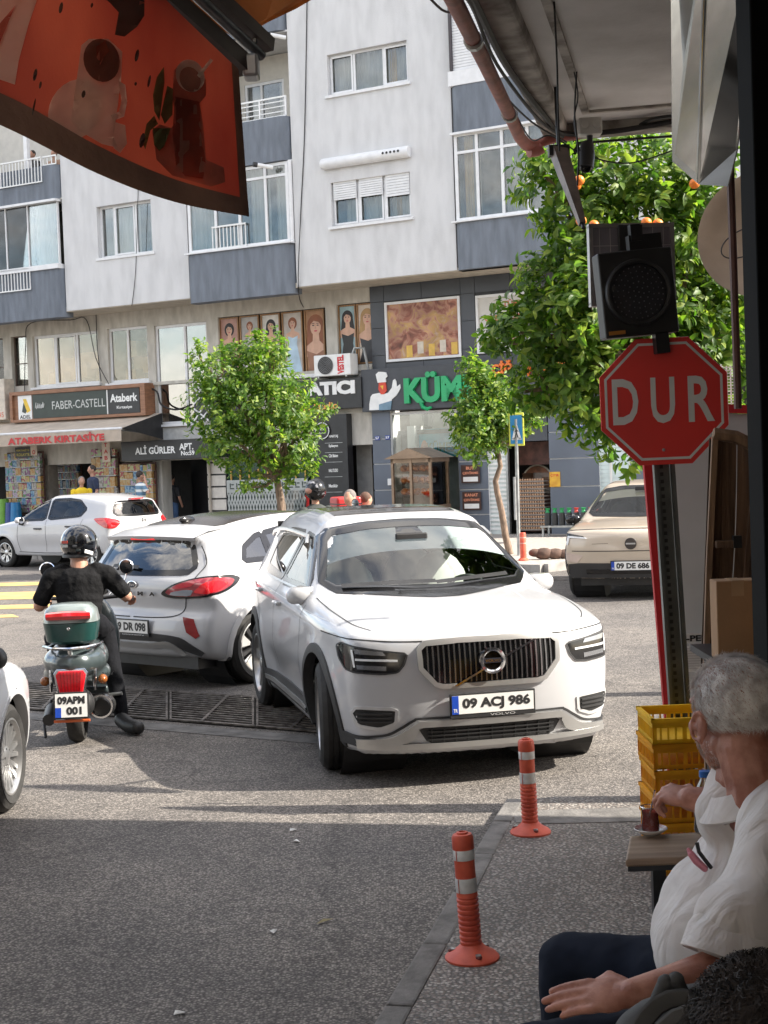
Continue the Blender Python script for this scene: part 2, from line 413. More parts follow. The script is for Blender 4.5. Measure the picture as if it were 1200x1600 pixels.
PAPER=mat('paper_scrap',(.72,.72,.7),.8)
for i,(x,y,r,lab)in enumerate(((458,1299,.3,'tiny white scrap of paper on the road below the white car'),(428,1458,1.2,'thin white cigarette stub on the shaded asphalt'),(280,1586,.1,'white scrap lying on the asphalt nearest the camera'),(464,1316,2,'small crumpled white scrap just below another scrap'))):
 c=ground(x,y,0);b=MB(tr(c.x,c.y,0)@rotz(r));b.add([(-.02,-.01,.006),(.02,-.008,.012),(.024,.012,.005),(-.015,.014,.014),(0,0,.018)],[(0,1,4),(1,2,4),(2,3,4),(3,0,4)]);b.build('paper_scrap',PAPER,label=lab,cat='litter',base=(c.x,c.y,0))
c=ground(508,1442,0);b=MB(tr(c.x,c.y,.006)@rotz(.7));b.add([(-.05,0,0),(-.01,-.012,.006),(.05,0,.002),(0,.014,.01)],[(0,1,2,3)]);b.build('dry_leaf',mat('dry_leaf',(.3,.26,.14),.8),label='dry yellowish leaf lying on the shaded asphalt',cat='leaf',base=(c.x,c.y,0))
#the café's building on the camera side
def ex(name,m,parent,pts_front,thick,label=None,**k):
 """a sheet through given points with a real thickness, pushed away from the camera along +Y"""
 n=len(pts_front);vs=[Vector(p)for p in pts_front];bk=[p+Vector((0,thick,0))for p in vs]
 b=MB();b.add(vs+bk,[tuple(range(n)),tuple(reversed(range(n,2*n)))]+[(i,n+i,n+(i+1)%n,(i+1)%n)for i in range(n)])
 return b.build(name,m,parent,label=label,**k)
PLA=mat('soffit_plaster',(.66,.63,.59),.9,var=.13,scale=2.2,bump=.25,bscale=30,col2=(.76,.73,.70))
PLAD=mat('stained_plaster_edge',(.30,.26,.22),.9,var=.35,scale=7,bump=.6,bscale=25,col2=(.5,.46,.41))
NM=Matrix.Translation((.97,8.44,0))@rotz(RAD(-12))
nb=thing('corner_building','stained plaster underside and dark shopfront of the café building overhead at right','building',M=NM)
b=MB(NM);b.box(0.06,8,-16,-.06,3.8,4.02);b.build('eave_slab',PLA,nb)
b=MB(NM);b.box(0,.14,-16,0,3.74,4.06);b.box(.0,8,-.14,0,3.735,4.055);b.build('slab_edge',PLAD,nb,bevel=.02)
b=MB(NM);b.box(.24,.28,-16,-.4,3.785,3.8);b.box(.24,8,-.43,-.4,3.786,3.8);b.build('drip_groove',PLAD,nb)
WALLN=mat('near_wall_plaster',(.52,.47,.40),.9,var=.15,scale=3,bump=.3)
b=MB(NM);b.box(.3,9,-18,-.35,4.02,16);b.build('upper_wall',WALLN,nb)
for k in range(4):
 for y in(-15,-11,-7,-3.5):
  b=MB(NM);b.box(.26,.31,y,y+1.5,5.0+2.9*k,6.4+2.9*k);b.build('window',mat('dark_pane',(.05,.06,.07),.1,var=.3),nb)
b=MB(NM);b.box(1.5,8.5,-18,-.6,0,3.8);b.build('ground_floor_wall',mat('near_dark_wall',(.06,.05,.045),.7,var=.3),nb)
b=MB(NM);b.box(1.2,1.5,-4.46,-4.2,.3,3.8);b.build('door_post',BLACKM,nb,bevel=.01)
p0=at(1178,800,3.9);
b=MB();b.box(p0.x,p0.x+.16,3.8,3.95,TZ,3.75);b.build('shopfront_post',mat('matt_black',(.004,.004,.004),.8,spec=.1),nb,bevel=.006)
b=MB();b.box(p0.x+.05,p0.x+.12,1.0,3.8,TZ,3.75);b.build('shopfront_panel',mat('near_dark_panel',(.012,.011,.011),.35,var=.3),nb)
p1=at(1152,600,6.1);b=MB();b.tube([p1+Vector((.0,0,-.1)),p1,at(1141,260,6.0)],.016,8);b.build('down_pipe',mat('brown_pipe',(.12,.05,.04),.5),nb)
b=MB();b.box(1.42,1.5,5.2,5.3,TZ,3.7);b.build('door_post',BLACKM,nb)
b=MB(NM);b.box(1.25,1.45,-4.1,-3.4,.05,3.0);b.build('side_board',mat('brown_board',(.10,.05,.03),.6,var=.3),nb)
DUCT=mat('brushed_duct_metal',(.62,.63,.60),.16,.95,var=.12,scale=3,streak=(1,1,6),bump=.04,bscale=5)
P={k:at(*v)for k,v in dict(a=(1052,200,5.7),a2=(1053,252,5.65),b=(1092,286,5.5),c=(1138,289,5.4),d=(1152,232,5.3),A=(1050,-160,4.5),B=(1108,-160,3.9),C=(1190,-160,3.6)).items()}
hd=thing('metal_hood','folded shiny sheet metal duct hanging under the plaster ceiling','duct',(P['b'].x,P['b'].y,P['b'].z))
def sheet(name,pts,m,parent):
 b=MB();n=len(pts);c=(pts[1]-pts[0]).cross(pts[2]-pts[0]).normalized()*.006
 b.add(list(pts)+[p+c for p in pts],[tuple(range(n)),tuple(reversed(range(n,2*n)))]+[(i,n+i,n+(i+1)%n,(i+1)%n)for i in range(n)]);return b.build(name,m,parent)
sheet('left_facet',[P['A'],P['a'],P['a2'],P['b'],P['B']],DUCT,hd)
sheet('right_facet',[P['B'],P['b'],P['c'],P['d'],P['C']],DUCT,hd)
b=MB();b.tube([P['A'],P['a2'],P['b'],P['c'],P['d'],P['C']],.004,6);b.build('folded_rim',DUCT,hd)
for k in(.9,.97):
 q=P['c']+(P['b']-P['c'])*(1-k);b=MB();b.ell((q.x,q.y-.006,q.z+.012),(.007,.005,.007),8,6);b.build('rivet',STEEL,hd)
dm=at(1190,365,8.9)
dish=thing('satellite_dish','beige satellite dish half hidden behind the dark shop wall','satellite dish',dm)
b=MB(tr(dm)@rotz(RAD(-26))@rotx(RAD(-8)));b.lathe([(0,.09),(.1,.084),(.2,.066),(.3,.036),(.37,0),(.378,-.012),(.37,-.012),(.3,.02),(.2,.05),(.0,.074)],40,axis='Y')
b.build('reflector',mat('dish_enamel',(.36,.28,.21),.5,var=.12,scale=5),dish,smooth=True)
b=MB(tr(dm)@rotz(RAD(-26)));b.tube([(0,.05,0),(.1,.35,-.1),(.3,.4,-.1)],.02,8);b.build('mount_arm',STEEL,dish)
b=MB(tr(dm)@rotz(RAD(-26)));b.tube([(.0-.22*math.sin(t),-.06-.03*math.sin(t),-.05+.09*math.cos(t*1.3))for t in np.linspace(.2,2.8,16)],.004,6);b.build('loose_cable',BLACKP,dish)
CONDUIT=mat('red_brown_conduit',(.32,.10,.075),.55,var=.25,scale=10,bump=.2)
pts=[at(660,-90,4.6),at(709,0,5.5),at(756,95,6.5),at(796,178,7.6),at(812,214,8.1),at(822,226,8.25),at(838,227,8.3)]
cd_=thing('red_conduit','red brown painted pipe running down under the slab edge to an elbow','pipe',pts[-1])
b=MB();b.tube(pts,.033,12);b.build('sloping_pipe',CONDUIT,cd_,smooth=True)
b=MB();b.tube([at(826,236,8.28),at(840,234,8.3),at(846,230,8.3)],.036,12);b.build('elbow',CONDUIT,cd_,smooth=True)
b=MB();b.tube([at(834,226,8.3),at(868,216,8.3),at(905,211,8.25)],.026,10);b.build('level_pipe',CONDUIT,cd_,smooth=True)
for a,r in(((796,178,7.6),.042),((740,64,6.1),.04)):
 c=at(*a);d=(pts[3]-pts[2]).normalized();b=MB();b.tube([c-d*.02,c+d*.02],r,12);b.build('pipe_clamp',STEEL,cd_)
CAB=mat('cable_sheath',(.02,.018,.018),.6)
def cable(name,pl,r,label,m=CAB):
 pts=[at(*p)for p in pl];S=[]
 for i in range(len(pts)-1):
  p0,p1,p2,p3=pts[max(i-1,0)],pts[i],pts[i+1],pts[min(i+2,len(pts)-1)]
  for k in range(6):
   t=k/6;S.append(.5*((2*p1)+(p2-p0)*t+(2*p0-5*p1+4*p2-p3)*t*t+(3*p1-p0-3*p2+p3)*t**3))
 S.append(pts[-1]);b=MB();b.tube(S,r,6)
 return b.build(name,m,label=label,cat='cable',smooth=True,base=pts[0])
cable('cable',[(700,-60,4.8),(740,0,5.5),(790,100,6.6),(850,180,7.7),(880,208,8.2),(960,205,8.2),(1060,188,8.1)],.016,'thickest black cable bundle sweeping along the slab edge and corner')
cable('cable',[(690,-40,4.8),(735,5,5.5),(776,100,6.6),(840,185,7.7),(880,214,8.1)],.008,'thin black cable hugging the thick bundle along the slab')
cable('cable',[(640,-40,5.2),(690,15,5.7),(730,30,6.2),(775,130,7),(830,190,7.8),(885,222,8.1)],.005,'loose thin cable drooping between conduit and slab edge')
cable('cable',[(800,165,7.6),(830,218,8.0),(860,212,8.1),(905,240,8.1)],.004,'short sagging wire below the pipe elbow')
cable('cable',[(864,-30,6.0),(870,90,6.1),(872,180,6.2),(874,236,6.3)],.004,'straight thin wire hanging from the ceiling on the left')
cable('cable',[(901,112,6.5),(898,180,6.5),(904,240,6.5),(902,290,6.5)],.004,'kinked double wire hanging from the ceiling on the right')
cable('cable',[(897,112,6.6),(903,150,6.6),(897,190,6.6),(906,236,6.6)],.003,'looping thin wire beside the kinked one')
cable('cable',[(900,224,8.2),(980,218,8.2),(1060,212,8.0)],.007,'straight black cable strung below the far edge of the slab')
cable('cable',[(900,232,8.2),(940,250,8.2),(990,254,8.2),(1060,232,8.0)],.004,'thin wire sagging under the far edge of the slab')
cable('cable',[(1000,195,8.2),(1020,186,8.1),(1060,180,8.0)],.010,'short black cable stub looping at the slab corner')
jb=at(921,199,7.9)
sc=thing('security_camera','small dark security camera under a pale round-knockout junction box','security camera',jb)
b=MB();b.cbox(jb,(.12,.1,.085));b.build('junction_box',mat('grey_white_plastic',(.55,.53,.49),.5,var=.1),sc,bevel=.008)
for dx in(-.03,.03):
 b=MB();b.lathe([(0,0),(.02,0),(.022,.006),(0,.008)],16,(jb.x+dx,jb.y-.058,jb.z+.005),'Y');b.build('knockout',mat('grey_white_plastic',(.5,.5,.5)),sc)
b=MB();b.tube([jb-Vector((0,0,.04)),jb-Vector((0,0,.09)),jb-Vector((.01,.01,.12))],.016,8);b.build('stem',BLACKP,sc)
c0=at(915,262,7.85);b=MB();b.tube([c0,c0+Vector((.01,.02,.07)),c0+Vector((.02,.05,.13))],[.042,.044,.034],16);b.build('camera_housing',BLACKP,sc,smooth=True)
b=MB();b.ell((c0.x,c0.y-.01,c0.z),(.03,.01,.03));b.build('lens',mat('lens_black',(.01,.01,.012),.08),sc,smooth=True)
a0,a1=at(873,236,7.4),at(910,350,7.0)
arm=thing('awning_arm','tapering brownish metal arm dangling beside the wires','bracket',a0)
ARMM=mat('weathered_arm',(.20,.16,.14),.5,.4,var=.25,scale=9)
b=MB();b.tube([a0,a0+(a1-a0)*.3,a1],[.05,.044,.02],4);b.build('arm',ARMM,arm,smooth=False)
b=MB();b.tube([a1,a1+(a1-a0).normalized()*.03],.01,6);b.build('tip',BLACKP,arm)
b=MB();b.cbox(a0+Vector((0,0,.0)),(.1,.07,.05));b.build('hinge_block',BLACKM,arm)
b=MB();b.tube([a0+Vector((0,0,.0)),a0+Vector((0,.05,.5))],.01,6);b.build('hanger',BLACKM,arm)
#red awning curtain at the top left
RED=mat('awning_red_fabric',(.72,.20,.14),.75,var=.25,scale=3.5,bump=.15,bscale=200,trans=.66,col2=(.76,.29,.18),streak=(1,1,.5))
BRN=mat('awning_brown_hem',(.24,.125,.08),.8,var=.3,scale=6,trans=.12,bump=.2)
aw=thing('café_awning'.replace('é','e'),'red awning curtain printed with coffee and tea, brown hem, hanging overhead','awning',at(300,300,3.2))
def awq(u,v):
 bl=[(-260,78),(0,186),(150,262),(270,308),(388,333)]
 tl=[(-260,-260),(0,-240),(150,-110),(270,10),(372,108)]
 def li(pl,t):
  t*=4;i=min(int(t),3);f=t-i
  p0,p1,p2,p3=pl[max(i-1,0)],pl[i],pl[i+1],pl[min(i+2,4)]
  return tuple(.5*(2*p1[k]+(p2[k]-p0[k])*f+(2*p0[k]-5*p1[k]+4*p2[k]-p3[k])*f*f+(3*p1[k]-p0[k]-3*p2[k]+p3[k])*f**3)for k in(0,1))
 a=li(bl,u);c=li(tl,u)
 x,y=a[0]+(c[0]-a[0])*v,a[1]+(c[1]-a[1])*v
 Y=2.7+.55*u+.02*math.sin(7*u+2*v)+.03*math.sin(PI*v)
 return x,y,Y
def awp(u,v,d=0):x,y,Y=awq(u,v);p=at(x,y,Y);return p+Vector((0,d,0))
def sheet2(fn,nu,nv,th):
 b=MB();f=[fn(i/nu,j/nv,0)for j in range(nv+1)for i in range(nu+1)];k=[fn(i/nu,j/nv,th)for j in range(nv+1)for i in range(nu+1)]
 n=len(f);F=[(j*(nu+1)+i,j*(nu+1)+i+1,(j+1)*(nu+1)+i+1,(j+1)*(nu+1)+i)for j in range(nv)for i in range(nu)]
 b.add(f+k,F+[tuple(n+q for q in reversed(t))for t in F]);return b
sheet2(lambda u,v,d:awp(u,v,d),40,24,.003).build('curtain',RED,aw,smooth=True,fixn=False)
sheet2(lambda u,v,d:awp(u*1.002,v*.115-.02,d-.006),40,3,.014).build('bottom_hem',BRN,aw,smooth=True,fixn=False)
sheet2(lambda u,v,d:awp(.962+u*.04,v,d-.0065),3,20,.012).build('side_hem',BRN,aw,smooth=True,fixn=False)
_S=np.array([[(*awq(i/120,j/60)[:2],i/120,j/60)for i in range(121)]for j in range(61)]).reshape(-1,4)
def onsheet(px,py,d):
 k=np.argmin((_S[:,0]-px)**2+(_S[:,1]-py)**2);u,v=_S[k,2],_S[k,3];Y=awq(u,v)[2];return at(px,py,Y)+Vector((0,d,0))
def print_(name,pts,m,lvl,step=10):
 P2=[];
 for i in range(len(pts)):
  a,c=pts[i],pts[(i+1)%len(pts)];n=max(1,int(math.dist(a,c)/step))
  for k in range(n):P2.append(Vector((a[0]+(c[0]-a[0])*k/n,a[1]+(c[1]-a[1])*k/n)))
 xs=[p.x for p in P2];ys=[p.y for p in P2];ins=[]
 y=min(ys)+step/2
 while y<max(ys):
  x=min(xs)+step/2
  while x<max(xs):ins.append(Vector((x,y)));x+=step
  y+=step
 n=len(P2);r=delaunay_2d_cdt(P2+ins,[(i,(i+1)%n)for i in range(n)],[list(range(n))],1,1e-5)
 b=MB();b.add([onsheet(p.x,p.y,-.0025*lvl-.001)for p in r[0]],[tuple(f)for f in r[2]])
 return b.build(name,m,aw,fixn=False,smooth=True)
def ov(cx,cy,rx,ry,a=0,n=24):return[(cx+rx*math.cos(t)*math.cos(a)-ry*math.sin(t)*math.sin(a),cy+rx*math.cos(t)*math.sin(a)+ry*math.sin(t)*math.cos(a))for t in[2*PI*k/n for k in range(n)]]
kw=dict(rough=.75,trans=.55)
CREAM=mat('print_cream',(.82,.68,.52),var=.18,scale=5,**kw);COF=mat('print_coffee',(.24,.10,.06),var=.25,**kw);LEAFP=mat('print_leaf',(.16,.17,.06),var=.3,scale=8,**kw)
TEA=mat('print_tea',(.40,.08,.04),var=.4,scale=8,**kw);PINK=mat('print_glass',(.48,.20,.13),var=.35,scale=8,**kw);DKG=mat('print_dark',(.10,.08,.06),var=.3,**kw)
print_('printed_mug',ov(118,172,40,50,.5),CREAM,1)
print_('printed_mug',[(128,72),(140,62),(170,62),(192,82),(190,128),(178,215),(186,232),(160,226),(124,205),(112,190)],CREAM,2)
print_('printed_coffee',ov(160,96,28,34,-.25),COF,3)
print_('printed_steam',[(152,75),(166,66),(172,82),(164,92),(158,104),(153,92)],TEA,4)
hp=[(186,128),(197,134),(200,160),(195,184),(178,190),(174,181),(187,176),(191,158),(188,142)]
print_('printed_handle',hp,CREAM,3,5)
print_('printed_saucer',[(176,190),(196,196),(199,225),(188,240),(178,232)],CREAM,1)
print_('printed_teapot',[(160,-5),(226,-5),(226,25),(215,42),(195,58),(180,55),(186,20),(172,5)],DKG,1)
print_('printed_letter',[(-20,75),(-20,-10),(62,-10),(45,40),(30,95),(24,133),(-20,118)],CREAM,1)
print_('printed_letter_gap',[(-20,62),(25,10),(-2,76),(-20,100)],RED,2)
print_('printed_glass',[(272,110),(285,98),(305,100),(322,125),(322,150),(312,162),(318,195),(322,250),(350,262),(352,285),(330,292),(270,275),(245,250),(238,205),(250,195),(268,200),(276,190),(270,155)],PINK,1)
print_('printed_tea',[(274,152),(312,160),(314,195),(322,255),(318,280),(290,276),(276,262),(270,210)],TEA,2)
print_('printed_rim',ov(298,120,22,26,-.4),CREAM,3)
print_('printed_ice',ov(298,126,16,20,-.4),PINK,4)
print_('printed_leaf',[(257,106),(258,130),(250,190),(242,175),(240,150),(246,122)],LEAFP,3,6)
print_('printed_leaf',[(262,135),(271,140),(270,180),(258,195),(252,180)],LEAFP,2,6)
print_('printed_leaf',[(242,182),(230,195),(224,225),(228,235),(236,205),(248,195)],LEAFP,3,6)
print_('printed_leaf',[(240,202),(268,202),(258,230),(250,238),(242,228)],LEAFP,4,6)
print_('printed_straw',[(309,120),(330,94),(334,97),(313,124)],CREAM,5,4)
for i,(x,y,w_,h_)in enumerate(((98,16,3,9),(216,90,3,10),(133,150,3,6),(58,120,3,10),(66,136,2,6),(235,130,2,10),(224,222,4,12),(56,170,1.5,14),(214,134,2,3),(146,12,2,4))):
 print_('stain',ov(x,y,w_,h_,.2,10),DKG,6,4)
q0,q1=at(196,-62,3.05),at(384,106,3.4)
BM_=mat('awning_bar',(.13,.10,.085),.4,.6,var=.25)
b=MB();b.tube([q0-(q1-q0),q1],.028,4);b.build('front_bar',BM_,aw)
dd=Vector((.035,.02,.03));b=MB();b.tube([q0-(q1-q0)+dd,q1+dd],.012,10);b.build('roller_tube',STEEL,aw,smooth=True)
dd=Vector((.05,.05,.06));b=MB();b.tube([q0-(q1-q0)+dd,q1+dd],.022,4);b.build('rail',BM_,aw)
b=MB();b.cbox(q1+Vector((.012,0,.0)),(.035,.06,.05));b.build('bar_end_cap',mat('grey_cap',(.4,.38,.36),.4,.5),aw,bevel=.006)
b=MB();b.tube([q1+Vector((.02,0,.02)),q1+Vector((.024,0,.07)),q1+Vector((.01,0,.1))],.005,6);b.build('hook',STEEL,aw)
ORG=mat('awning_orange_canopy',(.62,.26,.06),.8,var=.2,scale=2.5,trans=.5,col2=(.75,.36,.12))
cp=[at(*a)for a in((215,-30,3.2),(372,62,3.45),(420,34,3.7),(462,14,4.0),(500,-8,4.3),(560,-60,4.6),(300,-150,3.4))]
b=MB();n=len(cp);b.add(cp+[p+Vector((0,.004,.01))for p in cp],[tuple(range(n)),tuple(reversed(range(n,2*n)))]+[(i,n+i,n+(i+1)%n,(i+1)%n)for i in range(n)])
b.build('canopy_cloth',ORG,aw)
#stop sign with solar beacon
def near_things():
 S=at(1037,627,7.3);gx,gy=at(1078,1348,7.3).x,7.3
 top=at(1020,360,7.33)
 sg=thing('stop_sign','red octagonal stop sign reading DUR on a perforated steel post','stop sign',(gx,gy,0))
 RD=mat('sign_red',(.72,.035,.028),.38,var=.08,scale=2,bump=.03);WS=mat('sign_white',(.66,.66,.65),.45,var=.05)
 G=tr(S)@rotz(RAD(-4))@roty(RAD(-.4))
 R=.306
 def octa(r):return[(r*math.cos(PI/8+k*PI/4)/math.cos(PI/8),r*math.sin(PI/8+k*PI/4)/math.cos(PI/8))for k in range(8)]
 b=MB(G);b.prism(octa(R),-.012,.0,'XZ');b.build('plate',RD,sg,bevel=.003)
 o1,o2=octa(R*.925),octa(R*.885);b=MB(G)
 b.add([(x,-.0128,z)for x,z in o1+o2],[(k,(k+1)%8,8+(k+1)%8,8+k)for k in range(8)]);b.build('white_border',WS,sg,fixn=False)
 for ch,x in(('D',-.185),('U',-.005),('R',.178)):
  text(ch,WS,G@tr(x,-.013,.005)@roty(RAD(0)),'letter',sg,w=.125 if ch!='U' else .115,h=.222,extrude=.001,bold=.018)
 for z in(-.235,.24):
  b=MB(G);b.ell((-.01,-.014,z),(.008,.005,.008),10,6);b.build('bolt',STEEL,sg)
 top=S+Vector((-.03,.03,.3))
 b=MB();a_,c_=Vector((gx+.0,gy+.02,0)),top
 d=(c_-a_)
 for s_ in(-1,1):b.add([a_+Vector((s_*.042-.009+.008,0,0)),a_+Vector((s_*.042+.009+.008,0,0)),c_+Vector((s_*.042+.009+.008,0,0)),c_+Vector((s_*.042-.009+.008,0,0))]+[p+Vector((0,.05,0))for p in(a_+Vector((s_*.042-.009+.008,0,0)),a_+Vector((s_*.042+.009+.008,0,0)),c_+Vector((s_*.042+.009+.008,0,0)),c_+Vector((s_*.042-.009+.008,0,0)))],[(0,1,2,3),(7,6,5,4),(0,4,5,1),(1,5,6,2),(2,6,7,3),(3,7,4,0)])
 b.build('post_flange',mat('dark_steel',(.14,.145,.14),.5,.8,var=.2),sg)
 b=MB();b.add([a_+Vector((-.04,.045,0)),a_+Vector((.04,.045,0)),c_+Vector((.04,.045,0)),c_+Vector((-.04,.045,0))]+[a_+Vector((-.03,.052,0)),a_+Vector((.03,.052,0)),c_+Vector((.03,.052,0)),c_+Vector((-.03,.052,0))],[(0,1,2,3),(7,6,5,4),(0,4,5,1),(1,5,6,2),(2,6,7,3),(3,7,4,0)])
 b.build('post_web',mat('dark_steel',(.1,.1,.1)),sg)
 b=MB();hole=Vector((0,.044,0))
 for k in range(70):
  p=a_+d*(k/70)+hole;b.add([p+Vector((-.008,0,-.009)),p+Vector((.008,0,-.009)),p+Vector((.008,0,.009)),p+Vector((-.008,0,.009))],[(0,1,2,3)])
 b.build('post_holes',BLACKP,sg,kind='stuff',fixn=False)
 C=at(998,457,7.24);G=tr(C)@rotz(RAD(6))@roty(RAD(-4.2))
 bc=thing('warning_beacon','black square flashing beacon with round lens mounted above the stop sign','warning light',C+Vector((0,0,-.22)))
 b=MB(G);b.box(-.182,.182,0,.12,-.205,.205);b.build('housing',BLACKP,bc,bevel=.008)
 b=MB(G);b.lathe([(.138,-.002),(.138,-.03),(.15,-.034),(.158,-.03),(.162,-.002)],48,(-.005,0,.0),'Y');b.build('lens_ring',BLACKP,bc,smooth=True)
 b=MB(G);b.lathe([(0,-.022),(.08,-.018),(.138,-.006)],40,(-.005,0,0),'Y');b.build('lens',mat('smoked_lens',(.035,.035,.04),.12,var=.15),bc,smooth=True)
 led=MB(G)
 for r,n in((.0,1),(.025,6),(.05,12),(.075,18),(.1,22),(.122,28)):
  for k in range(n):t=2*PI*k/n+r*30;led.ell((-.005+r*math.cos(t),-.0225+r*r*.9,r*math.sin(t)),(.0035,.002,.0035),6,4)
 led.build('led_dots',mat('led_dots',(.16,.16,.18),.3),bc,kind='stuff')
 b=MB(G);b.box(-.165,-.085,-.004,0,-.19,-.172);b.build('maker_plate',mat('amber_sticker',(.5,.2,.03),.5),bc)
 b=MB(G);b.box(.055,.12,-.02,.04,-.3,-.205);b.build('bracket',BLACKM,bc)
 b=MB(G);b.box(-.01,.15,.04,.1,.205,.28);b.build('top_bracket',BLACKM,bc)
 b=MB(G);b.box(.0,.05,.03,.08,.25,.33);b.build('top_bracket',BLACKM,bc)
 C2=at(988,415,7.55);G=tr(C2)@rotz(RAD(8))
 sp=thing('solar_panel','grey framed solar panel behind the black beacon','solar panel',C2-Vector((0,0,.2)))
 b=MB(G);b.box(-.215,.215,.0,.03,-.18,.2);b.build('cells',mat('solar_cells',(.23,.22,.25),.25,var=.1),sp)
 b=MB(G)
 for x0,x1,z0,z1 in((-.22,-.2,-.19,.2),(.2,.22,-.19,.2),(-.22,.22,-.2,-.18),(-.22,.22,.19,.21)):b.box(x0,x1,-.008,.035,z0,z1)
 b.build('frame',mat('alu_frame',(.42,.40,.39),.4,.7),sp)
 b=MB(G)
 for k in range(-3,4):b.box(k*.055-.001,k*.055+.001,-.002,0,-.18,.19)
 for k in(-1,0,1):b.box(-.2,.2,-.002,0,k*.1-.0012,k*.1+.0012)
 b.build('cell_lines',mat('cell_line',(.5,.48,.48),.4),sp,kind='stuff')
 b=MB(G);b.box(-.075,.05,-.03,-.009,-.2,.2);b.build('battery_case',BLACKP,sp,bevel=.004)
 Y=8.3
 cb=thing('grey_cabinet','tall grey cabinet panel with a bright red edge behind the stop sign post','cabinet',at(1100,1150,Y))
 GP=mat('grey_panel',(.42,.41,.39),.6,var=.06,scale=3);RP=mat('red_edge_paint',(.42,.006,.010),.75,var=.1,scale=3)
 ex('red_side',RP,cb,[at(999,640,Y+.15),at(1026,640,Y+.14),at(1056,1130,Y+.14),at(1066,1500,Y+.14),at(1064,1500,Y+.15),at(1040,1130,Y+.15)],.05)
 ex('panel',GP,cb,[at(1028,641,Y+.142),at(1230,650,Y-.1),at(1236,1400,Y-.1),at(1068,1400,Y+.13),at(1058,1130,Y+.13)],.05)
 ex('red_top_band',RP,cb,[at(1024,626,Y+.13),at(1230,636,Y-.12),at(1230,648,Y-.12),at(1024,641,Y+.13)],.06)
 G=tr(at(1090,997,Y+.02))
 b=MB(G);b.box(-.085,.085,0,.002,-.027,.027);b.build('sticker',WS,cb)
 text('-PEN',BLACKP,G@tr(-.0,-.002,0),'letters',cb,w=.13,h=.034,extrude=.0006,bold=.04)
 b=MB(tr(at(1088,1030,Y-.006)));b.box(-.075,.085,0,.002,-.07,.075);b.build('price_list',WS,cb)
 b=MB(tr(at(1088,1030,Y-.009)))
 for k in range(9):b.box(-.06,.06,0,.001,.06-k*.014,.062-k*.014)
 b.build('printed_lines',mat('faint_ink',(.4,.35,.36),.8),cb,kind='stuff')
 c=at(1142,602,Y+.2);lt=thing('white_lattice','small white wire lattice panel standing above the grey cabinet','lattice',c-Vector((0,0,.1)))
 b=MB(tr(c))
 for k in range(-2,3):b.box(k*.022-.003,k*.022+.003,-.003,.003,-.11,.11)
 for k in range(-6,7):b.box(-.05,.05,-.003,.003,k*.017-.002,k*.017+.002)
 b.box(-.055,-.048,-.006,.006,-.12,.12);b.box(.048,.055,-.006,.006,-.12,.12);b.build('lattice_wires',WHITEP,lt,kind='stuff')
 Y=5.6;WD=mat('old_wood',(.13,.075,.045),.8,var=.4,scale=3,streak=(14,14,.8),bump=.5,bscale=14);WDL=mat('worn_wood_edge',(.26,.155,.09),.75,var=.3,scale=4,streak=(10,10,.8),bump=.4)
 t0,t1,b0,b1=at(1117,682,Y),at(1182,700,Y),at(1102,1075,Y),at(1150,1090,Y)
 wt=thing('wooden_trough','old dark wooden trough standing upright beside the grey cabinet','trough',b0)
 def tf(u,v,inn=0):
  l=b0+(t0-b0)*v;r=b1+(t1-b1)*v+Vector((.03*math.sin(PI*v),0,0));c=(l+r)/2;w_=(r-l).length/2-inn;a=PI*u
  return(c.x-w_*math.cos(a),Y+.02+(w_*.9)*math.sin(a),l.z+(r.z-l.z)*u)
 for k in range(5):
  b=MB();u0,u1=k/5+.008,(k+1)/5-.008
  b.grid(lambda u,v:tf(u0+(u1-u0)*u,v),4,10);b.grid(lambda u,v:tf(u1-(u1-u0)*u,v,-.012),4,10)
  b.build('stave',WD,wt,smooth=True)
 b=MB();b.tube([b0-Vector((0,0,.6)),b0,(b0+t0)/2+Vector((-.004,0,0)),t0],[.014,.015,.015,.015],4);b.build('light_edge',WDL,wt)
 b=MB();b.tube([b1-Vector((.06,0,.4)),b1,t1],.012,4);b.build('edge',WD,wt)
 b=MB();b.tube([t0+Vector((-.005,0,.01)),(t0+t1)/2+Vector((0,0,.02)),t1+Vector((.005,0,0))],.024,6);b.build('top_lip',WDL,wt)
 c=at(1138,850,Y-.02);b=MB();b.cbox(c,(.095,.03,.028));b.build('cross_batten',WD,wt,bevel=.004)
 b=MB();b.cbox(c+Vector((.03,-.01,.008)),(.03,.03,.045));b.build('peg',BLACKM,wt)
 CB=mat('cardboard',(.36,.21,.11),.8,var=.12,scale=5,bump=.1)
 c=at(1148,968,4.9);lo=at(1148,1030,4.9)
 st=thing('dark_stand','dark stand carrying the cardboard boxes at the right edge','stand',(c.x+.1,5.05,TZ))
 b=MB();b.box(c.x-.02,c.x+.6,4.8,5.3,TZ,lo.z-.03);b.build('body',BLACKM,st)
 b=MB();b.box(c.x-.06,c.x+.6,4.76,5.34,lo.z-.028,lo.z-.004);b.build('top_board',BLACKM,st)
 for(x0,x1,y0,y1,YY,lab)in((1122,1186,906,1024,4.9,'left brown cardboard box on the dark stand, behind the wooden edge'),(1184,1262,914,1030,4.85,'right brown cardboard box at the picture edge, lighter side')):
  a,d_=at(x0,y1,YY),at(x1,y0,YY);zb=lo.z-.003
  DD=.1;bx=thing('cardboard_box',lab,'cardboard box',(a.x,YY,zb))
  b=MB();b.box(a.x,d_.x,YY,YY+DD,zb,d_.z);b.build('body',CB,bx,bevel=.004)
  b=MB();b.box((a.x+d_.x)/2-.02,(a.x+d_.x)/2+.02,YY-.0015,YY+DD,d_.z-.05,d_.z+.001);b.build('packing_tape',mat('tape',(.42,.27,.15),.35),bx)
near_things()
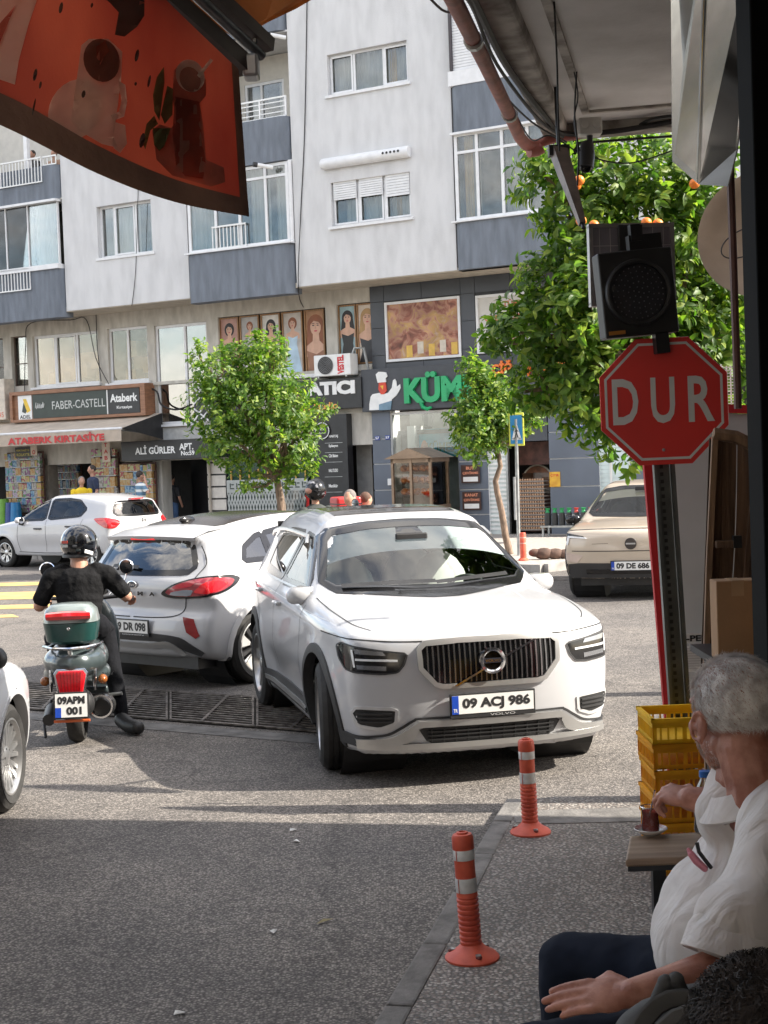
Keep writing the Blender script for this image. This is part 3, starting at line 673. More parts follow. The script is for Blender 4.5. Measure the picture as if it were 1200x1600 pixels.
#flexible bollards
BOLR=mat('bollard_red',(.62,.085,.045),.5,var=.18,scale=9,bump=.1,col2=(.72,.13,.07));BOLW=mat('bollard_reflective',(.62,.62,.60),.35,var=.25,scale=14,col2=(.78,.78,.76))
def bollard(base,lean,H,lab,z0):
 G=tr(base.x,base.y,z0)@rotx(RAD(lean[1]))@roty(RAD(lean[0]));s=H/.5
 t=thing('bollard',lab,'bollard',(base.x,base.y,z0),group='orange and white flexible bollards on the near pavement edge')
 G=G@Matrix.Diagonal((s,s,s,1))
 Gf=tr(base.x,base.y,z0)@Matrix.Diagonal((s,s,s,1))
 b=MB(Gf);b.lathe([(.105,0),(.106,.008),(.095,.02),(.062,.038),(.048,.052),(.04,.06),(0,.06)],36);b.build('base',BOLR,t,smooth=True)
 for a in(-1.3,.8,2.9):
  b=MB(Gf@rotz(a));b.lathe([(0,0),(.012,0),(.012,.006),(0,.008)],6,(.074,0,.03));b.build('anchor_bolt',STEEL,t)
  b=MB(Gf@rotz(a));b.ell((.076,0,.026),(.02,.014,.007),12,6);b.build('bolt_recess',mat('recess_dark_red',(.12,.02,.015),.8),t)
 prof=[(.038,.05)];z=.06
 for k in range(9):
  prof+=[(.0425,z),(.0425,z+.010),(.0375,z+.0145),(.0375,z+.0185)];z+=.0205
 prof+=[(.0425,z),(.0405,z+.008),(.0405,.31),(.0395,.31),(.0395,.42),(.0405,.425),(.0425,.43),(.042,.475),(.036,.486),(.022,.488),(.022,.494),(.014,.496),(.014,.486),(0,.486)]
 b=MB(G);b.lathe(prof,36);b.build('tube',BOLR,t,smooth=True)
 for z0_,z1_ in((.262,.318),(.388,.43)):
  b=MB(G);b.lathe([(.0412,z0_),(.0418,z0_+.002),(.0418,z1_-.002),(.0412,z1_)],36,caps=False);b.build('reflective_band',BOLW,t,smooth=True)
  b=MB(G);b.box(-.032,-.0295,-.032,-.026,z0_,z1_);b.build('band_seam',BOLR,t)
 return t
bollard(ground(738,1497,SW),(-2.6,-1),.505,'nearest orange and white flexible bollard, leaning slightly left',SW)
bollard(ground(829,1301,SW),(-1.0,0),.50,'farther orange and white flexible bollard in front of the white car',SW)
#crates
def crate(x,y,z,rz,m,w=.56,d=.36,h=.1215,label='',name='plastic_crate'):
 G=tr(x,y,z)@rotz(rz);t=thing(name,label,'crate',M=G,group='yellow and orange plastic crates stacked on the pavement')
 b=MB(G);b.box(0,w,0,d,0,.008);b.build('floor',m,t)
 for s in(0,1):
  b=MB(G);y0=0 if s==0 else d-.008
  b.box(0,w,y0,y0+.008,h*.62,h*.74);b.box(0,w,y0,y0+.008,0,.02);b.box(-.006,w+.006,y0-.008,y0+.012,h-.022,h-.004)
  n=16
  for k in range(n+1):x0=k*(w-.008)/n;b.box(x0,x0+(.008 if k%4 else .02),y0,y0+.008,0,h*.7)
  b.box(0,w,y0+.002,y0+.006,h*.7,h-.01);b.build('side',m,t)
  b=MB(G);x0=0 if s==0 else w-.008
  b.box(x0,x0+.008,0,d,h*.62,h*.74);b.box(x0,x0+.008,0,d,0,.02);b.box(x0-.006,x0+.012,-.008,d+.008,h-.022,h-.004)
  for k in range(11):y1=k*(d-.008)/10;b.box(x0,x0+.008,y1,y1+.008,0,h*.7)
  b.box(x0+.002,x0+.006,0,d,h*.7,h-.01);b.build('end',m,t)
 return t
YC=mat('crate_yellow',(.88,.56,.02),.45,var=.12,scale=5,trans=.25);OC=mat('crate_orange',(.88,.42,.015),.45,var=.15,scale=5,trans=.25)
cx0=at(1018,1290,7.0)
for k,(m,l)in enumerate(((OC,'bottom orange plastic crate of the stack beside the seated man'),(OC,'fourth crate down from the top yellow one, orange'),(OC,'orange crate second from the bottom of the stack'),(OC,'orange crate in the middle of the stack behind the tea table'),(OC,'orange crate right below the top yellow crate'),(YC,'topmost crate of the stack, yellow and empty'))):
 crate(cx0.x+(.004,-.006,.004,.0,-.004,-.01)[k],6.85+(.0,.01,0,.006,.012,-.01)[k],SW+.001+k*.1225,RAD((2,1,3,1,2,1)[k]),m,label=l)
#houses on the camera's own side of the street, seen only in reflections
for nm,lab,x0,x1,y0,y1,h_ in(('corner_house','plain beige house on the left corner of the side street, behind the camera',-22,-6.2,-26,4.5,13),('side_house','plain grey house closing the side street far behind the camera',-6,6,-40,-30,12)):
 t=thing(nm,lab,'building',(x0,y0,0));b=MB();b.box(x0,x1,y0,y1,0,h_);b.build('walls',WALLN,t)
 for j in range(3):
  for k in range(6):
   b=MB();z=4+3*j;xx=x0+1.2+k*(x1-x0-2)/6;b.box(xx,xx+1.3,y1-.02,y1+.04,z,z+1.5);b.build('window',mat('dark_pane',(.05,.06,.07)),t)
   b=MB();yy=y0+1.2+k*(y1-y0-2)/6;b.box(x1-.02,x1+.04,yy,yy+1.3,z,z+1.5);b.build('window',mat('dark_pane',(.05,.06,.07)),t)
#apartment building across the street (facade frame: u right, v inwards, z up)
def R(x0,yb,x1,yt,v=0.0):
 a=uz(x0,yb,v);c=uz(x1,yt,v);return a[0],c[0],a[1],c[1]
STW=mat('white_render',(.60,.595,.59),.9,var=.06,scale=1.2,bump=.55,bscale=30,bdist=.014,streak=(3,3,.9),col2=(.66,.655,.65),edge=(.3,.6),detail=9)
STB=mat('blue_grey_render',(.165,.185,.215),.9,var=.16,scale=2,bump=.6,bscale=20,bdist=.02,streak=(3,3,.6),detail=9)
STE=mat('beige_render',(.50,.47,.41),.9,var=.12,scale=2,bump=.5,bscale=16,streak=(3,3,1),col2=(.58,.55,.49))
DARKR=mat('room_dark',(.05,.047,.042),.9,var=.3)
PVC=mat('white_pvc',(.74,.74,.74),.4,var=.05)
GLS=glass('window_glass',(.85,.87,.86),1.45,.0)
CURT=mat('net_curtain',(.62,.61,.58),.9,var=.08,scale=5,streak=(5,5,.5),trans=.3)
CURG=mat('gold_curtain',(.52,.35,.16),.9,var=.2,scale=5,streak=(5,5,.5))
DGREY=mat('dark_cladding',(.060,.066,.078),.45,var=.12,scale=1.5)
BGREY=mat('blue_cladding',(.115,.135,.17),.5,var=.1,scale=1.5)
DG2=mat('sign_black',(.018,.018,.02),.35,var=.2)
ROOF=19.0
def holes_wall(b,u0,u1,z0,z1,v0,v1,holes):
 us=sorted({u0,u1,*[h[0]for h in holes],*[h[1]for h in holes]});zs=sorted({z0,z1,*[h[2]for h in holes],*[h[3]for h in holes]})
 us=[u for u in us if u0<=u<=u1];zs=[z for z in zs if z0<=z<=z1]
 for i in range(len(us)-1):
  j=0
  while j<len(zs)-1:
   def inside(k):return any(h[0]<(us[i]+us[i+1])/2<h[1]and h[2]<(zs[k]+zs[k+1])/2<h[3]for h in holes)
   if inside(j):j+=1;continue
   k=j
   while k+1<len(zs)-1 and not inside(k+1):k+=1
   b.box(us[i],us[i+1],v0,v1,zs[j],zs[k+1]);j=k+1
 return b
def folds(b,u0,u1,v,z0,z1,n=None,amp=.03):
 n=n or max(6,int((u1-u0)/.05));b.grid(lambda a,c:(u0+(u1-u0)*a,v+amp*math.sin(a*n*2.1)*(1-.3*c)+.01*math.sin(a*n*5),z0+(z1-z0)*c),n*3,2)
bld=thing('apartment_building','white rendered apartment building with blue grey balcony bands above the shops','building',M=FM)
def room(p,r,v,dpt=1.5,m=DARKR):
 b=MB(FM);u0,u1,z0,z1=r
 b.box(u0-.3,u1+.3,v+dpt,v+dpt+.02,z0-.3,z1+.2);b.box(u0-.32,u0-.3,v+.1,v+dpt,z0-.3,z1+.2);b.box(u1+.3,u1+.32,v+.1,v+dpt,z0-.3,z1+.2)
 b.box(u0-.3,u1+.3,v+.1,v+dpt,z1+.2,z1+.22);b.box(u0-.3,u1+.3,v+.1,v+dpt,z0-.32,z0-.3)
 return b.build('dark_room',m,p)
def window(r,v,mull=(.5,),trans=(),fw=.055,curt=(),sill=True,p=None,m=PVC,sash=(),rm=True,pane=GLS,gold=(),tint=None):
 """frame at depth v; mull = mullion positions, curt = (bay, from, to) curtains"""
 p=p or bld;u0,u1,z0,z1=r
 b=MB(FM)
 b.box(u0,u0+fw,v,v+.07,z0,z1);b.box(u1-fw,u1,v,v+.07,z0,z1);b.box(u0+fw,u1-fw,v,v+.07,z0,z0+fw);b.box(u0+fw,u1-fw,v,v+.07,z1-fw,z1)
 xs=[0]+list(mull)+[1];X=[u0+(u1-u0)*t for t in xs]
 for x in X[1:-1]:b.box(x-fw*.45,x+fw*.45,v-.003,v+.067,z0+fw,z1-fw)
 for t in trans:z=z0+(z1-z0)*t;b.box(u0+fw,u1-fw,v-.005,v+.065,z-fw*.4,z+fw*.4)
 o=b.build('window',m,p)
 for k in sash:
  b=MB(FM);a,c=X[k]+fw*.6,X[k+1]-fw*.6;s=.04
  b.box(a,a+s,v-.02,v-.004,z0+fw*.8,z1-fw*.8);b.box(c-s,c,v-.02,v-.004,z0+fw*.8,z1-fw*.8)
  b.box(a+s,c-s,v-.02,v-.004,z0+fw*.8,z0+fw*.8+s);b.box(a+s,c-s,v-.02,v-.004,z1-fw*.8-s,z1-fw*.8);b.build('sash',m,o)
 for k in range(len(X)-1):
  b=MB(FM);b.box(X[k]+fw*.45,X[k+1]-fw*.45,v+.03,v+.036,z0+fw,z1-fw);b.build('pane',pane,o)
 for k,a,c in curt:
  b=MB(FM);w_=X[k+1]-X[k];folds(b,X[k]+w_*a,X[k]+w_*c,v+.2,z0+.05,z1);b.build('curtain',CURT,o,smooth=True)
 for k,a,c in gold:
  b=MB(FM);w_=X[k+1]-X[k];folds(b,X[k]+w_*a,X[k]+w_*c,v+.17,z0+.05,z1);b.build('gold_curtain',CURG,o,smooth=True)
 if sill:b=MB(FM);b.box(u0-.07,u1+.07,v-.17,v+.02,z0-.06,z0-.001);b.build('sill',PVC,o)
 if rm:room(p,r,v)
 return o
uE=uz(104,480)[0];uA0,uA1=uE,uz(297,468)[0];uB1=uz(464,447)[0];uC1=uz(714,420)[0];uD1=uz(905,395)[0]
zA=uz(200,478)[1];zb_=uz(590,433)[1];ZB=(zA+zb_)/2
#white block left
wA=R(154,404,235,311)
b=MB(FM);holes_wall(b,uA0,uA1,ZB,ROOF,0,.3,[wA]);b.build('white_wall',STW,bld)
window(wA,.14,(.26,.66),curt=((0,.5,1),(2,.5,1),(1,0,1)),sash=(1,))
#white block middle
wC1=R(516,356,641,246);wC1=(wC1[0],wC1[1],wC1[2],uz(641,262)[1])
wC1=R(519,355,640,268);wC2=R(513,150,635,62)
wC3=(wC2[0],wC2[1],wC2[2]+3.05,wC2[3]+3.05)
b=MB(FM);holes_wall(b,uB1,uC1,ZB,ROOF,0,.3,[wC1,wC2,wC3]);b.build('white_wall',STW,bld)
window(wC1,.10,(.33,.66),curt=((0,.35,1),(1,.1,1),(2,.1,1)),sash=(0,1,2),gold=((2,.3,.5),))
window(wC2,.12,(.31,.68),curt=((0,0,1),(1,0,1),(2,0,1)),sash=(0,2),gold=((2,.1,.38),))
window(wC3,.12,(.31,.68),curt=((0,0,1),(1,0,1),(2,0,1)),sash=(0,2))
u0,u1,z0,z1=R(506,268,642,240)
b=MB(FM@tr(0,-.07,z0+.15));b.lathe([(.0,u0),(.115,u0),(.13,u0+.02),(.13,u1-.02),(.115,u1),(0,u1)],20,(0,0,0),'X');rb=b.build('shutter_box',PVC,bld,smooth=True)
for k in range(3):
 a=wC1[0]+(wC1[1]-wC1[0])*(k/3+.02);c=wC1[0]+(wC1[1]-wC1[0])*((k+1)/3-.02);n=5 if k else 8
 h_=.42 if k<2 else .50
 for j in range(8):
  zt=wC1[3]-j*h_/8;b=MB(FM);b.box(a,c,.045,.062,zt-h_/8+.008,zt);b.build('shutter_slat',PVC,rb)
b=MB(FM)
for k in range(5):b.lathe([(.022,-.004),(.03,-.004),(.03,0),(.022,0)],10,(u1-.62+k*.1,-.203,z0+.17),'Y')
b.build('box_mark',BLACKP,rb,kind='stuff')
#balcony columns
def parapet(u0,u1,z0,z1,v0=-.14,r=.22,m=STB,left=True,right=True):
 pts=[]
 if left:pts+=[(u0+r-r*math.cos(t),v0+r-r*math.sin(t))for t in[PI/2*k/6 for k in range(7)]]
 else:pts+=[(u0,v0)]
 if right:pts+=[(u1-r+r*math.sin(t),v0+r-r*math.cos(t))for t in[PI/2*k/6 for k in range(7)]]
 else:pts+=[(u1,v0)]
 pts+=[(u1,.28),(u0,.28)]
 b=MB(FM);b.prism(pts,z0,z1,'XY');return b.build('balcony_parapet',m,bld,smooth=True,sharp=30)
def railing(u0,u1,z0,z1,v,gap=.11,horiz=False,cat='railing'):
 b=MB(FM);b.box(u0,u1,v-.02,v+.02,z1-.04,z1);o=b.build('railing',WHITEP,bld);b=MB(FM);b.box(u0,u1,v-.015,v+.015,z0,z0+.03);b.build('bottom_rail',WHITEP,o)
 if horiz:
  for k in range(1,4):z=z0+(z1-z0)*k/4;b=MB(FM);b.box(u0,u1,v-.01,v+.01,z-.012,z+.012);b.build('rail_bar',WHITEP,o)
  n=4
  for k in range(n+1):x=u0+(u1-u0-.04)*k/n;b=MB(FM);b.box(x,x+.04,v-.019,v+.019,z0+.03,z1-.04);b.build('rail_post',WHITEP,o)
 else:
  n=max(3,int((u1-u0)/gap))
  for k in range(n+1):x=u0+(u1-u0-.02)*k/n;b=MB(FM);b.box(x,x+.022,v-.01,v+.01,z0+.03,z1-.04);b.build('baluster',WHITEP,o)
 return o
G2=.02
pB=uz(380,388,-.14)[1];pB2b,pB2t=uz(415,254,-.14)[1],uz(415,185,-.14)[1]
parapet(uA1+.01,uB1-.04,ZB-.15,pB)
parapet(uA1+.01,uB1-.04,pB2b,pB2t);parapet(uA1+.01,uB1-.04,pB2b+3.05,pB2t+3.05)
wB=(uA1+.08,uB1-.1,pB+.03,pB2b-.02)
window(wB,-.06,(.28,.52,.78),trans=(.84,),fw=.075,curt=((0,0,.9),(3,.3,1),(2,.3,1)),sill=False)
b=MB(FM);b.box(wB[0]-.06,wB[1]+.08,-.2,.1,pB+.0,pB+.035);b.build('balcony_cap',PVC,bld)
railing(wB[0]+.75,wB[0]+1.75,pB+.05,pB+.62,-.1)
for z_ in(pB2b-.02,pB2b+3.02):b=MB(FM);b.box(uA1,uB1,.0,1.6,z_,z_+.04);b.build('balcony_slab',STW,bld)
CREAMW=mat('cream_balcony_wall',(.62,.59,.53),.9,var=.05)
dr=R(384,190,443,122,1.5)
b=MB(FM);holes_wall(b,uA1-.1,uB1+.1,pB2b+.02,pB2b+3.0,1.5,1.6,[(dr[0],dr[1],pB2b+.05,dr[3])]);b.build('balcony_wall',CREAMW,bld)
window((dr[0],dr[1],pB2b+.05,dr[3]),1.52,(.42,),curt=((0,.0,.9),(1,.6,1)),sill=False,fw=.07)
b=MB(FM);b.box(uA1,uA1+.02,.3,1.5,pB2b,ROOF);b.box(uB1-.02,uB1,.3,1.5,pB2b,ROOF);b.build('balcony_side',CREAMW,bld)
railing(uA1+.06,uB1-.1,pB2t+.02,pB2t+.5,.0,horiz=True)
c=uz(392,84,.8);b=MB(FM);b.lathe([(0,0),(.12,0),(.13,.05),(.11,.09),(0,.09)],16,(c[0],.8,pB2b+2.91));b.build('ceiling_light',STEEL,bld)
for(x,y,v)in((432,60,.0),(412,262,-.2)):
 u,z=uz(x,y,v);cc=fthing('wall_camera','white bullet camera on the upper balcony corner' if y<100 else 'white bullet camera with black front on the glazed balcony frame','security camera',u,v,z)
 b=MB(FM);b.tube([(u-.02,v-.3,z+.03),(u+.26,v+.0,z-.03)],.05,12);b.build('camera_body',WHITEP,cc)
 b=MB(FM);b.tube([(u-.06,v-.35,z+.035),(u+.0,v-.275,z+.025)],.058,12);b.build('camera_front',BLACKP,cc)
b=MB(FM);b.tube([(uB1-.06,-.02,pB),(uB1-.06,-.02,pB2b)],.05,10);b.build('downpipe',PVC,bld)
pD=uz(780,340,-.14)[1];pDb,pDt=uz(745,201,-.14)[1],uz(745,128,-.14)[1]
parapet(uC1+.02,uD1,ZB-.02,pD,right=False);parapet(uC1+.02,uD1,pDb,pDt,right=False)
wD=(uC1+.06,uD1-.1,pD+.03,pDb-.02)
window(wD,-.06,(.2,.42,.64,.84),trans=(.78,),fw=.075,curt=((0,.4,1),(2,0,1),(3,0,1)),gold=((0,.3,.7),),sill=False)
b=MB(FM);b.box(wD[0]-.06,wD[1],-.2,.1,pD,pD+.035);b.box(wD[0]-.04,wD[1],-.17,.0,pDb-.06,pDb-.01);b.build('balcony_cap',PVC,bld)
b=MB(FM);b.box(uC1+.02,uD1,-.16,.2,pDt,pDt+.32);b.build('white_band',PVC,bld)
zt=pDt+.34
for k,(a,c)in enumerate(((.13,.95),(1.05,2.6),(2.72,3.6))):
 o=None
 b=MB(FM);b.box(uC1+a-.06,uC1+a,-.16,.02,zt,zt+2.3);b.box(uC1+c,uC1+c+.05,-.16,.02,zt,zt+2.3);o=b.build('shutter_frame',mat('dark_shutter_frame',(.05,.04,.045),.5),bld)
 for j in range(36):b=MB(FM);b.box(uC1+a,uC1+c,-.1,-.075,zt+j*.062,zt+j*.062+.054);b.build('shutter_slat',PVC,o)
b=MB(FM);b.box(uC1,uD1,.0,.1,zt,ROOF);b.build('white_wall',STW,bld)
pE=uz(50,424,-.14)[1];pE2b,pE2t=uz(50,315,-.14)[1],uz(50,262,-.14)[1];uE0=uE-4.5
parapet(uE0,uE-.02,ZB-.15,pE,left=False);parapet(uE0,uE-.02,pE2b,pE2t,left=False)
wE=(uE0,uE-.12,pE+.12,pE2b-.03)
window(wE,-.06,(.2,.4,.58,.76),fw=.03,curt=((4,.1,.75),(3,.5,1)),sill=False)
b=MB(FM);b.box(uE0,uE-.06,-.2,.1,pE,pE+.12);b.build('balcony_cap',PVC,bld)
b=MB(FM);b.box(uE0,uE-.06,-.2,.15,pE2b-.07,pE2b-.01);b.build('balcony_cap',PVC,bld)
railing(uE0,uE-1.05,pE-.48,pE+.1,-.18)
railing(uE0,uE-.5,pE2t-.42,pE2t+.24,-.17);railing(uE-.5,uE-.05,pE2t+.0,pE2t+.25,-.1,gap=.4)
b=MB(FM);b.box(uE0,uE,.0,1.5,pE2b-.02,pE2b+.02);b.box(uE0,uE,1.4,1.5,pE2b,pE2b+3);b.build('balcony_wall',CREAMW,bld)
window((uE-1.1,uE-.3,pE2t-.1,pE2t+1.5),1.38,(.5,),sill=False)
b=MB(FM);b.box(uE-1.25,uE-1.13,.0,.12,pE2t,pE2t+2.5);b.build('balcony_post',PVC,bld)
SKIN=mat('skin',(.46,.25,.17),.55,var=.12,scale=8,sss=.12);HAIRD=mat('dark_hair',(.03,.022,.018),.7,var=.4,scale=30)
def tiny_person(u,v,z,h,shirt,hair,label,pants=None,lean=0,parent=None,hold=None,turn=0.0,bald=False,stripes=None,M0=None):
 """small standing figure in the facade frame; feet at z; one continuous skin mesh with clothes on it"""
 M=(M0 if M0 is not None else FM)@tr(u,v,z)@rotz(turn)
 t=thing('person',label,'person',M=M)
 s=h/1.75;G=M@Matrix.Diagonal((s,s,s,1))
 L_=lambda p:(p[0]+lean*max(0,p[2]-.95),p[1]-abs(lean)*.3*max(0,p[2]-.95),p[2])
 def cap(b,a,c,ra,rc,n=10):b.tube([L_(a),L_(tuple((x+y)/2 for x,y in zip(a,c))),L_(c)],[ra,(ra+rc)/2,rc],n);b.ell(L_(a),(ra,ra,ra),10,6);b.ell(L_(c),(rc,rc,rc),10,6)
 b=MB(G);hd_=L_((0,0,1.62));b.ell(hd_,(.078,.095,.115),16,12);cap(b,(0,.01,1.38),(0,0,1.54),.055,.05)
 b.ell((hd_[0],hd_[1]-.095,hd_[2]-.012),(.014,.02,.022),8,6)
 for sx in(-1,1):b.ell((hd_[0]+sx*.08,hd_[1]+.01,hd_[2]-.005),(.012,.02,.03),8,6)
 arms=hold or(((-.2,0,1.36),(-.25,-.02,1.1),(-.22,-.14,.88)),((.2,0,1.36),(.25,-.02,1.1),(.22,-.14,.88)))
 for a in arms:cap(b,a[0],a[1],.045,.038);cap(b,a[1],a[2],.038,.028);b.ell(L_(a[2]),(.03,.03,.045),8,6)
 for sx in(-1,1):cap(b,(sx*.09,0,.9),(sx*.1,0,.5),.08,.055);cap(b,(sx*.1,0,.5),(sx*.1,0,.08),.052,.035)
 b.ell(L_((0,0,1.15)),(.15,.09,.28),12,8)
 me=b.build('body',SKIN,t,smooth=True);rm=me.modifiers.new('r','REMESH');rm.mode='VOXEL';rm.voxel_size=.014;rm.use_smooth_shade=True
 b=MB(G);b.lathe([(.15,.92),(.165,1.0),(.165,1.2),(.19,1.36),(.15,1.42),(.07,1.46)],20);
 for i in range(len(b.v)):p=b.v[i];b.v[i]=Vector(L_((p.x,p.y*.62,p.z)))
 for a in arms:
  mid=tuple(a[0][k]*.2+a[1][k]*.8 for k in range(3));b.tube([L_(a[0]),L_(mid)],[.075,.062],10);b.ell(L_(a[0]),(.08,.075,.075),10,8)
 b.build('shirt',shirt,t,smooth=True)
 b=MB(G);b.ell((0,0,.95),(.165,.115,.12),14,8)
 for sx in(-1,1):b.tube([(sx*.08,0,.95),(sx*.1,0,.5),(sx*.1,0,.06)],[.1,.075,.06],10)
 b.build('trousers',pants or mat('dark_trousers',(.03,.035,.05),.8),t,smooth=True)
 for sx in(-1,1):b=MB(G);b.ell((sx*.1,-.05,.04),(.05,.13,.045),10,6);b.build('shoe',BLACKP,t,smooth=True)
 if not bald:
  b=MB(G);b.ell((hd_[0],hd_[1]+.02,hd_[2]+.03),(.088,.095,.10),14,8);b.build('hair',hair,t,smooth=True)
 return t
NAVY=mat('navy_shirt',(.02,.03,.07),.8,var=.2);YEL=mat('yellow_shirt',(.75,.52,.02),.8,var=.1)
tiny_person(uz(50,236,.5)[0],.5,uz(50,236,.5)[1]-1.62,1.65,BLACKP,HAIRD,'person in black on the upper left balcony, leaning over the rail')
tiny_person(uz(84,236,.5)[0],.5,uz(84,236,.5)[1]-1.60,1.65,mat('tan_shirt',(.4,.25,.17),.8),HAIRD,'person with reddish face at the right end of the upper left balcony')
#soffit and the lower wall, set back
LV=1.2
b=MB(FM);b.box(uE0-3,uD1+6,.02,LV+.2,ZB-.02,ZB+.1);b.build('overhang_soffit',mat('warm_soffit',(.50,.45,.37),.9,var=.1),bld)
b=MB(FM);b.box(uE0-3,uE0,0,.3,ZB,ROOF);b.box(uE0-3,uD1+6,.32,12,ROOF,ROOF+.3);b.box(uD1+.001,uD1+6,0.1,.3,ZB,ROOF);b.build('white_wall',STW,bld)
MEZ=dict(s0=R(20,604,41,524,LV),w1=R(54,606,152,516,LV),w2=R(171,599,229,508,LV),w3=R(247,664,322,502,LV),p1=R(344,594,508,480,LV),p2=R(529,572,590,470,LV),s1=R(-14,612,4,528,LV))
uL1=uz(584,640,LV)[0];ZS=uz(300,700,LV)[1]
b=MB(FM);holes_wall(b,uE0-3,uL1,ZS-.1,ZB-.02,LV,LV+.3,list(MEZ.values()));b.build('mezzanine_wall',STE,bld)
b=MB(FM);b.box(uE0-3,uL1,LV-.05,LV,MEZ['w1'][2]-.16,MEZ['w1'][2]-.08);b.build('ledge',STE,bld)
for k in('s0','s1'):
 r=MEZ[k];window(r,LV+.12,(),trans=(.45,),fw=.03,sill=False,m=mat('brown_frame',(.12,.08,.06),.5))
TINTG=glass('mezz_glass',(.78,.74,.66),1.45,.02)
window(MEZ['w1'],LV+.08,(.32,.66),fw=.07,pane=TINTG,sash=(1,));window(MEZ['w2'],LV+.08,(.47,),fw=.07,pane=TINTG)
w3=window(MEZ['w3'],LV+.06,(.56,),trans=(.42,),fw=.07,pane=glass('grey_glass',(.5,.47,.42),1.5,.2),sill=True)
b=MB(FM);u0,u1,z0,z1=MEZ['w3'];b.box(u0+.08,u1-.08,LV+.25,LV+.27,z0+.05,z1);b.build('grey_blind',mat('blind_grey',(.36,.33,.29),.8),w3)
rb_=random.Random(11);CBX=mat('window_cardboard',(.50,.34,.18),.8,var=.2,scale=3)
for r,spots in((MEZ['w1'],((.05,.5,.55),(.12,.3,.95),(.40,.7,.75),(.70,.95,.62),(.72,.62,.98),(.46,.45,1.05))),(MEZ['w2'],((.15,.4,.5),(.22,.35,.92),(.6,.5,.8),(.62,.42,1.25),(.2,.2,1.25)))):
 wd=r[1]-r[0]
 for i,(fx,fw_,h_)in enumerate(spots):
  u=r[0]+fx*wd;z=r[2]-.1+(h_-.45);w_=.25*wd if wd>1.2 else .35*wd
  bx=fthing('cardboard_box',('lowest left','middle left','topmost middle','lower right','upper right','topmost centre')[i]+' brown cardboard box behind the '+('three pane' if r is MEZ['w1']else 'two pane')+' mezzanine window','cardboard box',u,LV+.6,z,group='cardboard boxes behind the mezzanine windows')
  b=MB(FM);b.box(u,u+w_,LV+.45+.25*(i%2),LV+.85+.25*(i%2),z,z+.42);b.build('body',CBX,bx)
#beauty posters
rp=random.Random(4)
FRW=mat('poster_wood_frame',(.28,.15,.06),.5,var=.25,scale=5,streak=(8,8,1))
PSK=mat('poster_skin',(.62,.38,.27),.6,var=.1);
def pmat(n,c):return mat(n,c,.5,var=.15,scale=4)
def poster(r,bgc,hairc,dress,face=1.0,label='',kind=0,v=LV+.1):
 u0,u1,z0,z1=r;w_=u1-u0;h_=z1-z0;t=fthing('fashion_poster',label,'poster',u0,v,z0,group='fashion posters in the mezzanine windows')
 b=MB(FM);f=.035
 b.box(u0,u0+f,v-.03,v+.02,z0,z1);b.box(u1-f,u1,v-.03,v+.02,z0,z1);b.box(u0+f,u1-f,v-.03,v+.02,z1-f,z1);b.box(u0+f,u1-f,v-.03,v+.02,z0,z0+f);b.build('frame',FRW,t)
 b=MB(FM);b.box(u0+f,u1-f,v,v+.01,z0+f,z1-f);b.build('print',bgc,t)
 def fl(name,pts,m,lv):
  pts=[(max(u0+f,min(u1-f,a)),max(z0+f,min(z1-f,c)))for a,c in pts]
  b=MB(FM);b.add([(a,v-.002*lv,c)for a,c in pts],[tuple(range(len(pts)))]);b.build(name,m,t,fixn=False)
 cx=(u0+u1)/2+(.0 if kind!=3 else w_*.05);k=face*w_*.15;cz=z1-f-h_*.08-k*1.5
 def oval(x,z,a,c,n=18):return[(x+a*math.cos(2*PI*i/n),z+c*math.sin(2*PI*i/n))for i in range(n)]
 fl('printed_hair',oval(cx,cz,k*1.5,k*1.75),hairc,1)
 if kind in(0,2,3):fl('printed_hair',[(cx-k*1.45,cz),(cx+k*1.45,cz),(cx+k*1.9,cz-k*3.2),(cx+k*.8,cz-k*3.6),(cx-k*.9,cz-k*3.6),(cx-k*1.9,cz-k*3)],hairc,1.5)
 fl('printed_neck',[(cx-k*.45,cz),(cx+k*.45,cz),(cx+k*.6,cz-k*2.2),(cx+k*2.2,cz-k*2.9),(cx+k*2.4,cz-k*4.5),(cx-k*2.4,cz-k*4.5),(cx-k*2.2,cz-k*2.9),(cx-k*.6,cz-k*2.2)],PSK,2)
 fl('printed_dress',[(cx-k*1.7,cz-k*3.6),(cx,cz-k*4.2),(cx+k*1.7,cz-k*3.6),(cx+k*1.3,cz-k*6),(cx+k*2.9,z0),(cx-k*2.9,z0),(cx-k*1.3,cz-k*6)],dress,3)
 fl('printed_face',oval(cx,cz-k*.1,k*.95,k*1.3),PSK,4)
 fl('printed_fringe',[(cx-k*1.15,cz-k*.2),(cx-k*.85,cz+k*.3),(cx-k*.3,cz+k*.8),(cx+k*.6,cz+k*.55),(cx+k*1.1,cz-k*.2),(cx+k*1.25,cz+k*.8),(cx,cz+k*1.7),(cx-k*1.3,cz+k*.8)],hairc,5)
 for s in(-1,1):
  fl('printed_eye',oval(cx+s*k*.4,cz+k*.1,k*.2,k*.09,8),pmat('poster_eye',(.05,.03,.03)),5)
  fl('printed_brow',oval(cx+s*k*.4,cz+k*.38,k*.26,k*.05,8),pmat('poster_eye',(.05,.03,.03)),5)
 fl('printed_lips',oval(cx,cz-k*.72,k*.3,k*.13,10),pmat('poster_lips',(.5,.08,.1)),5)
 fl('printed_nose',[(cx-k*.12,cz-k*.4),(cx+k*.14,cz-k*.4),(cx,cz+k*.1)],pmat('poster_nose',(.5,.28,.2)),5)
HB,HR,HW=pmat('hair_black',(.02,.015,.015)),pmat('hair_red',(.25,.08,.03)),pmat('hair_blond',(.42,.25,.10))
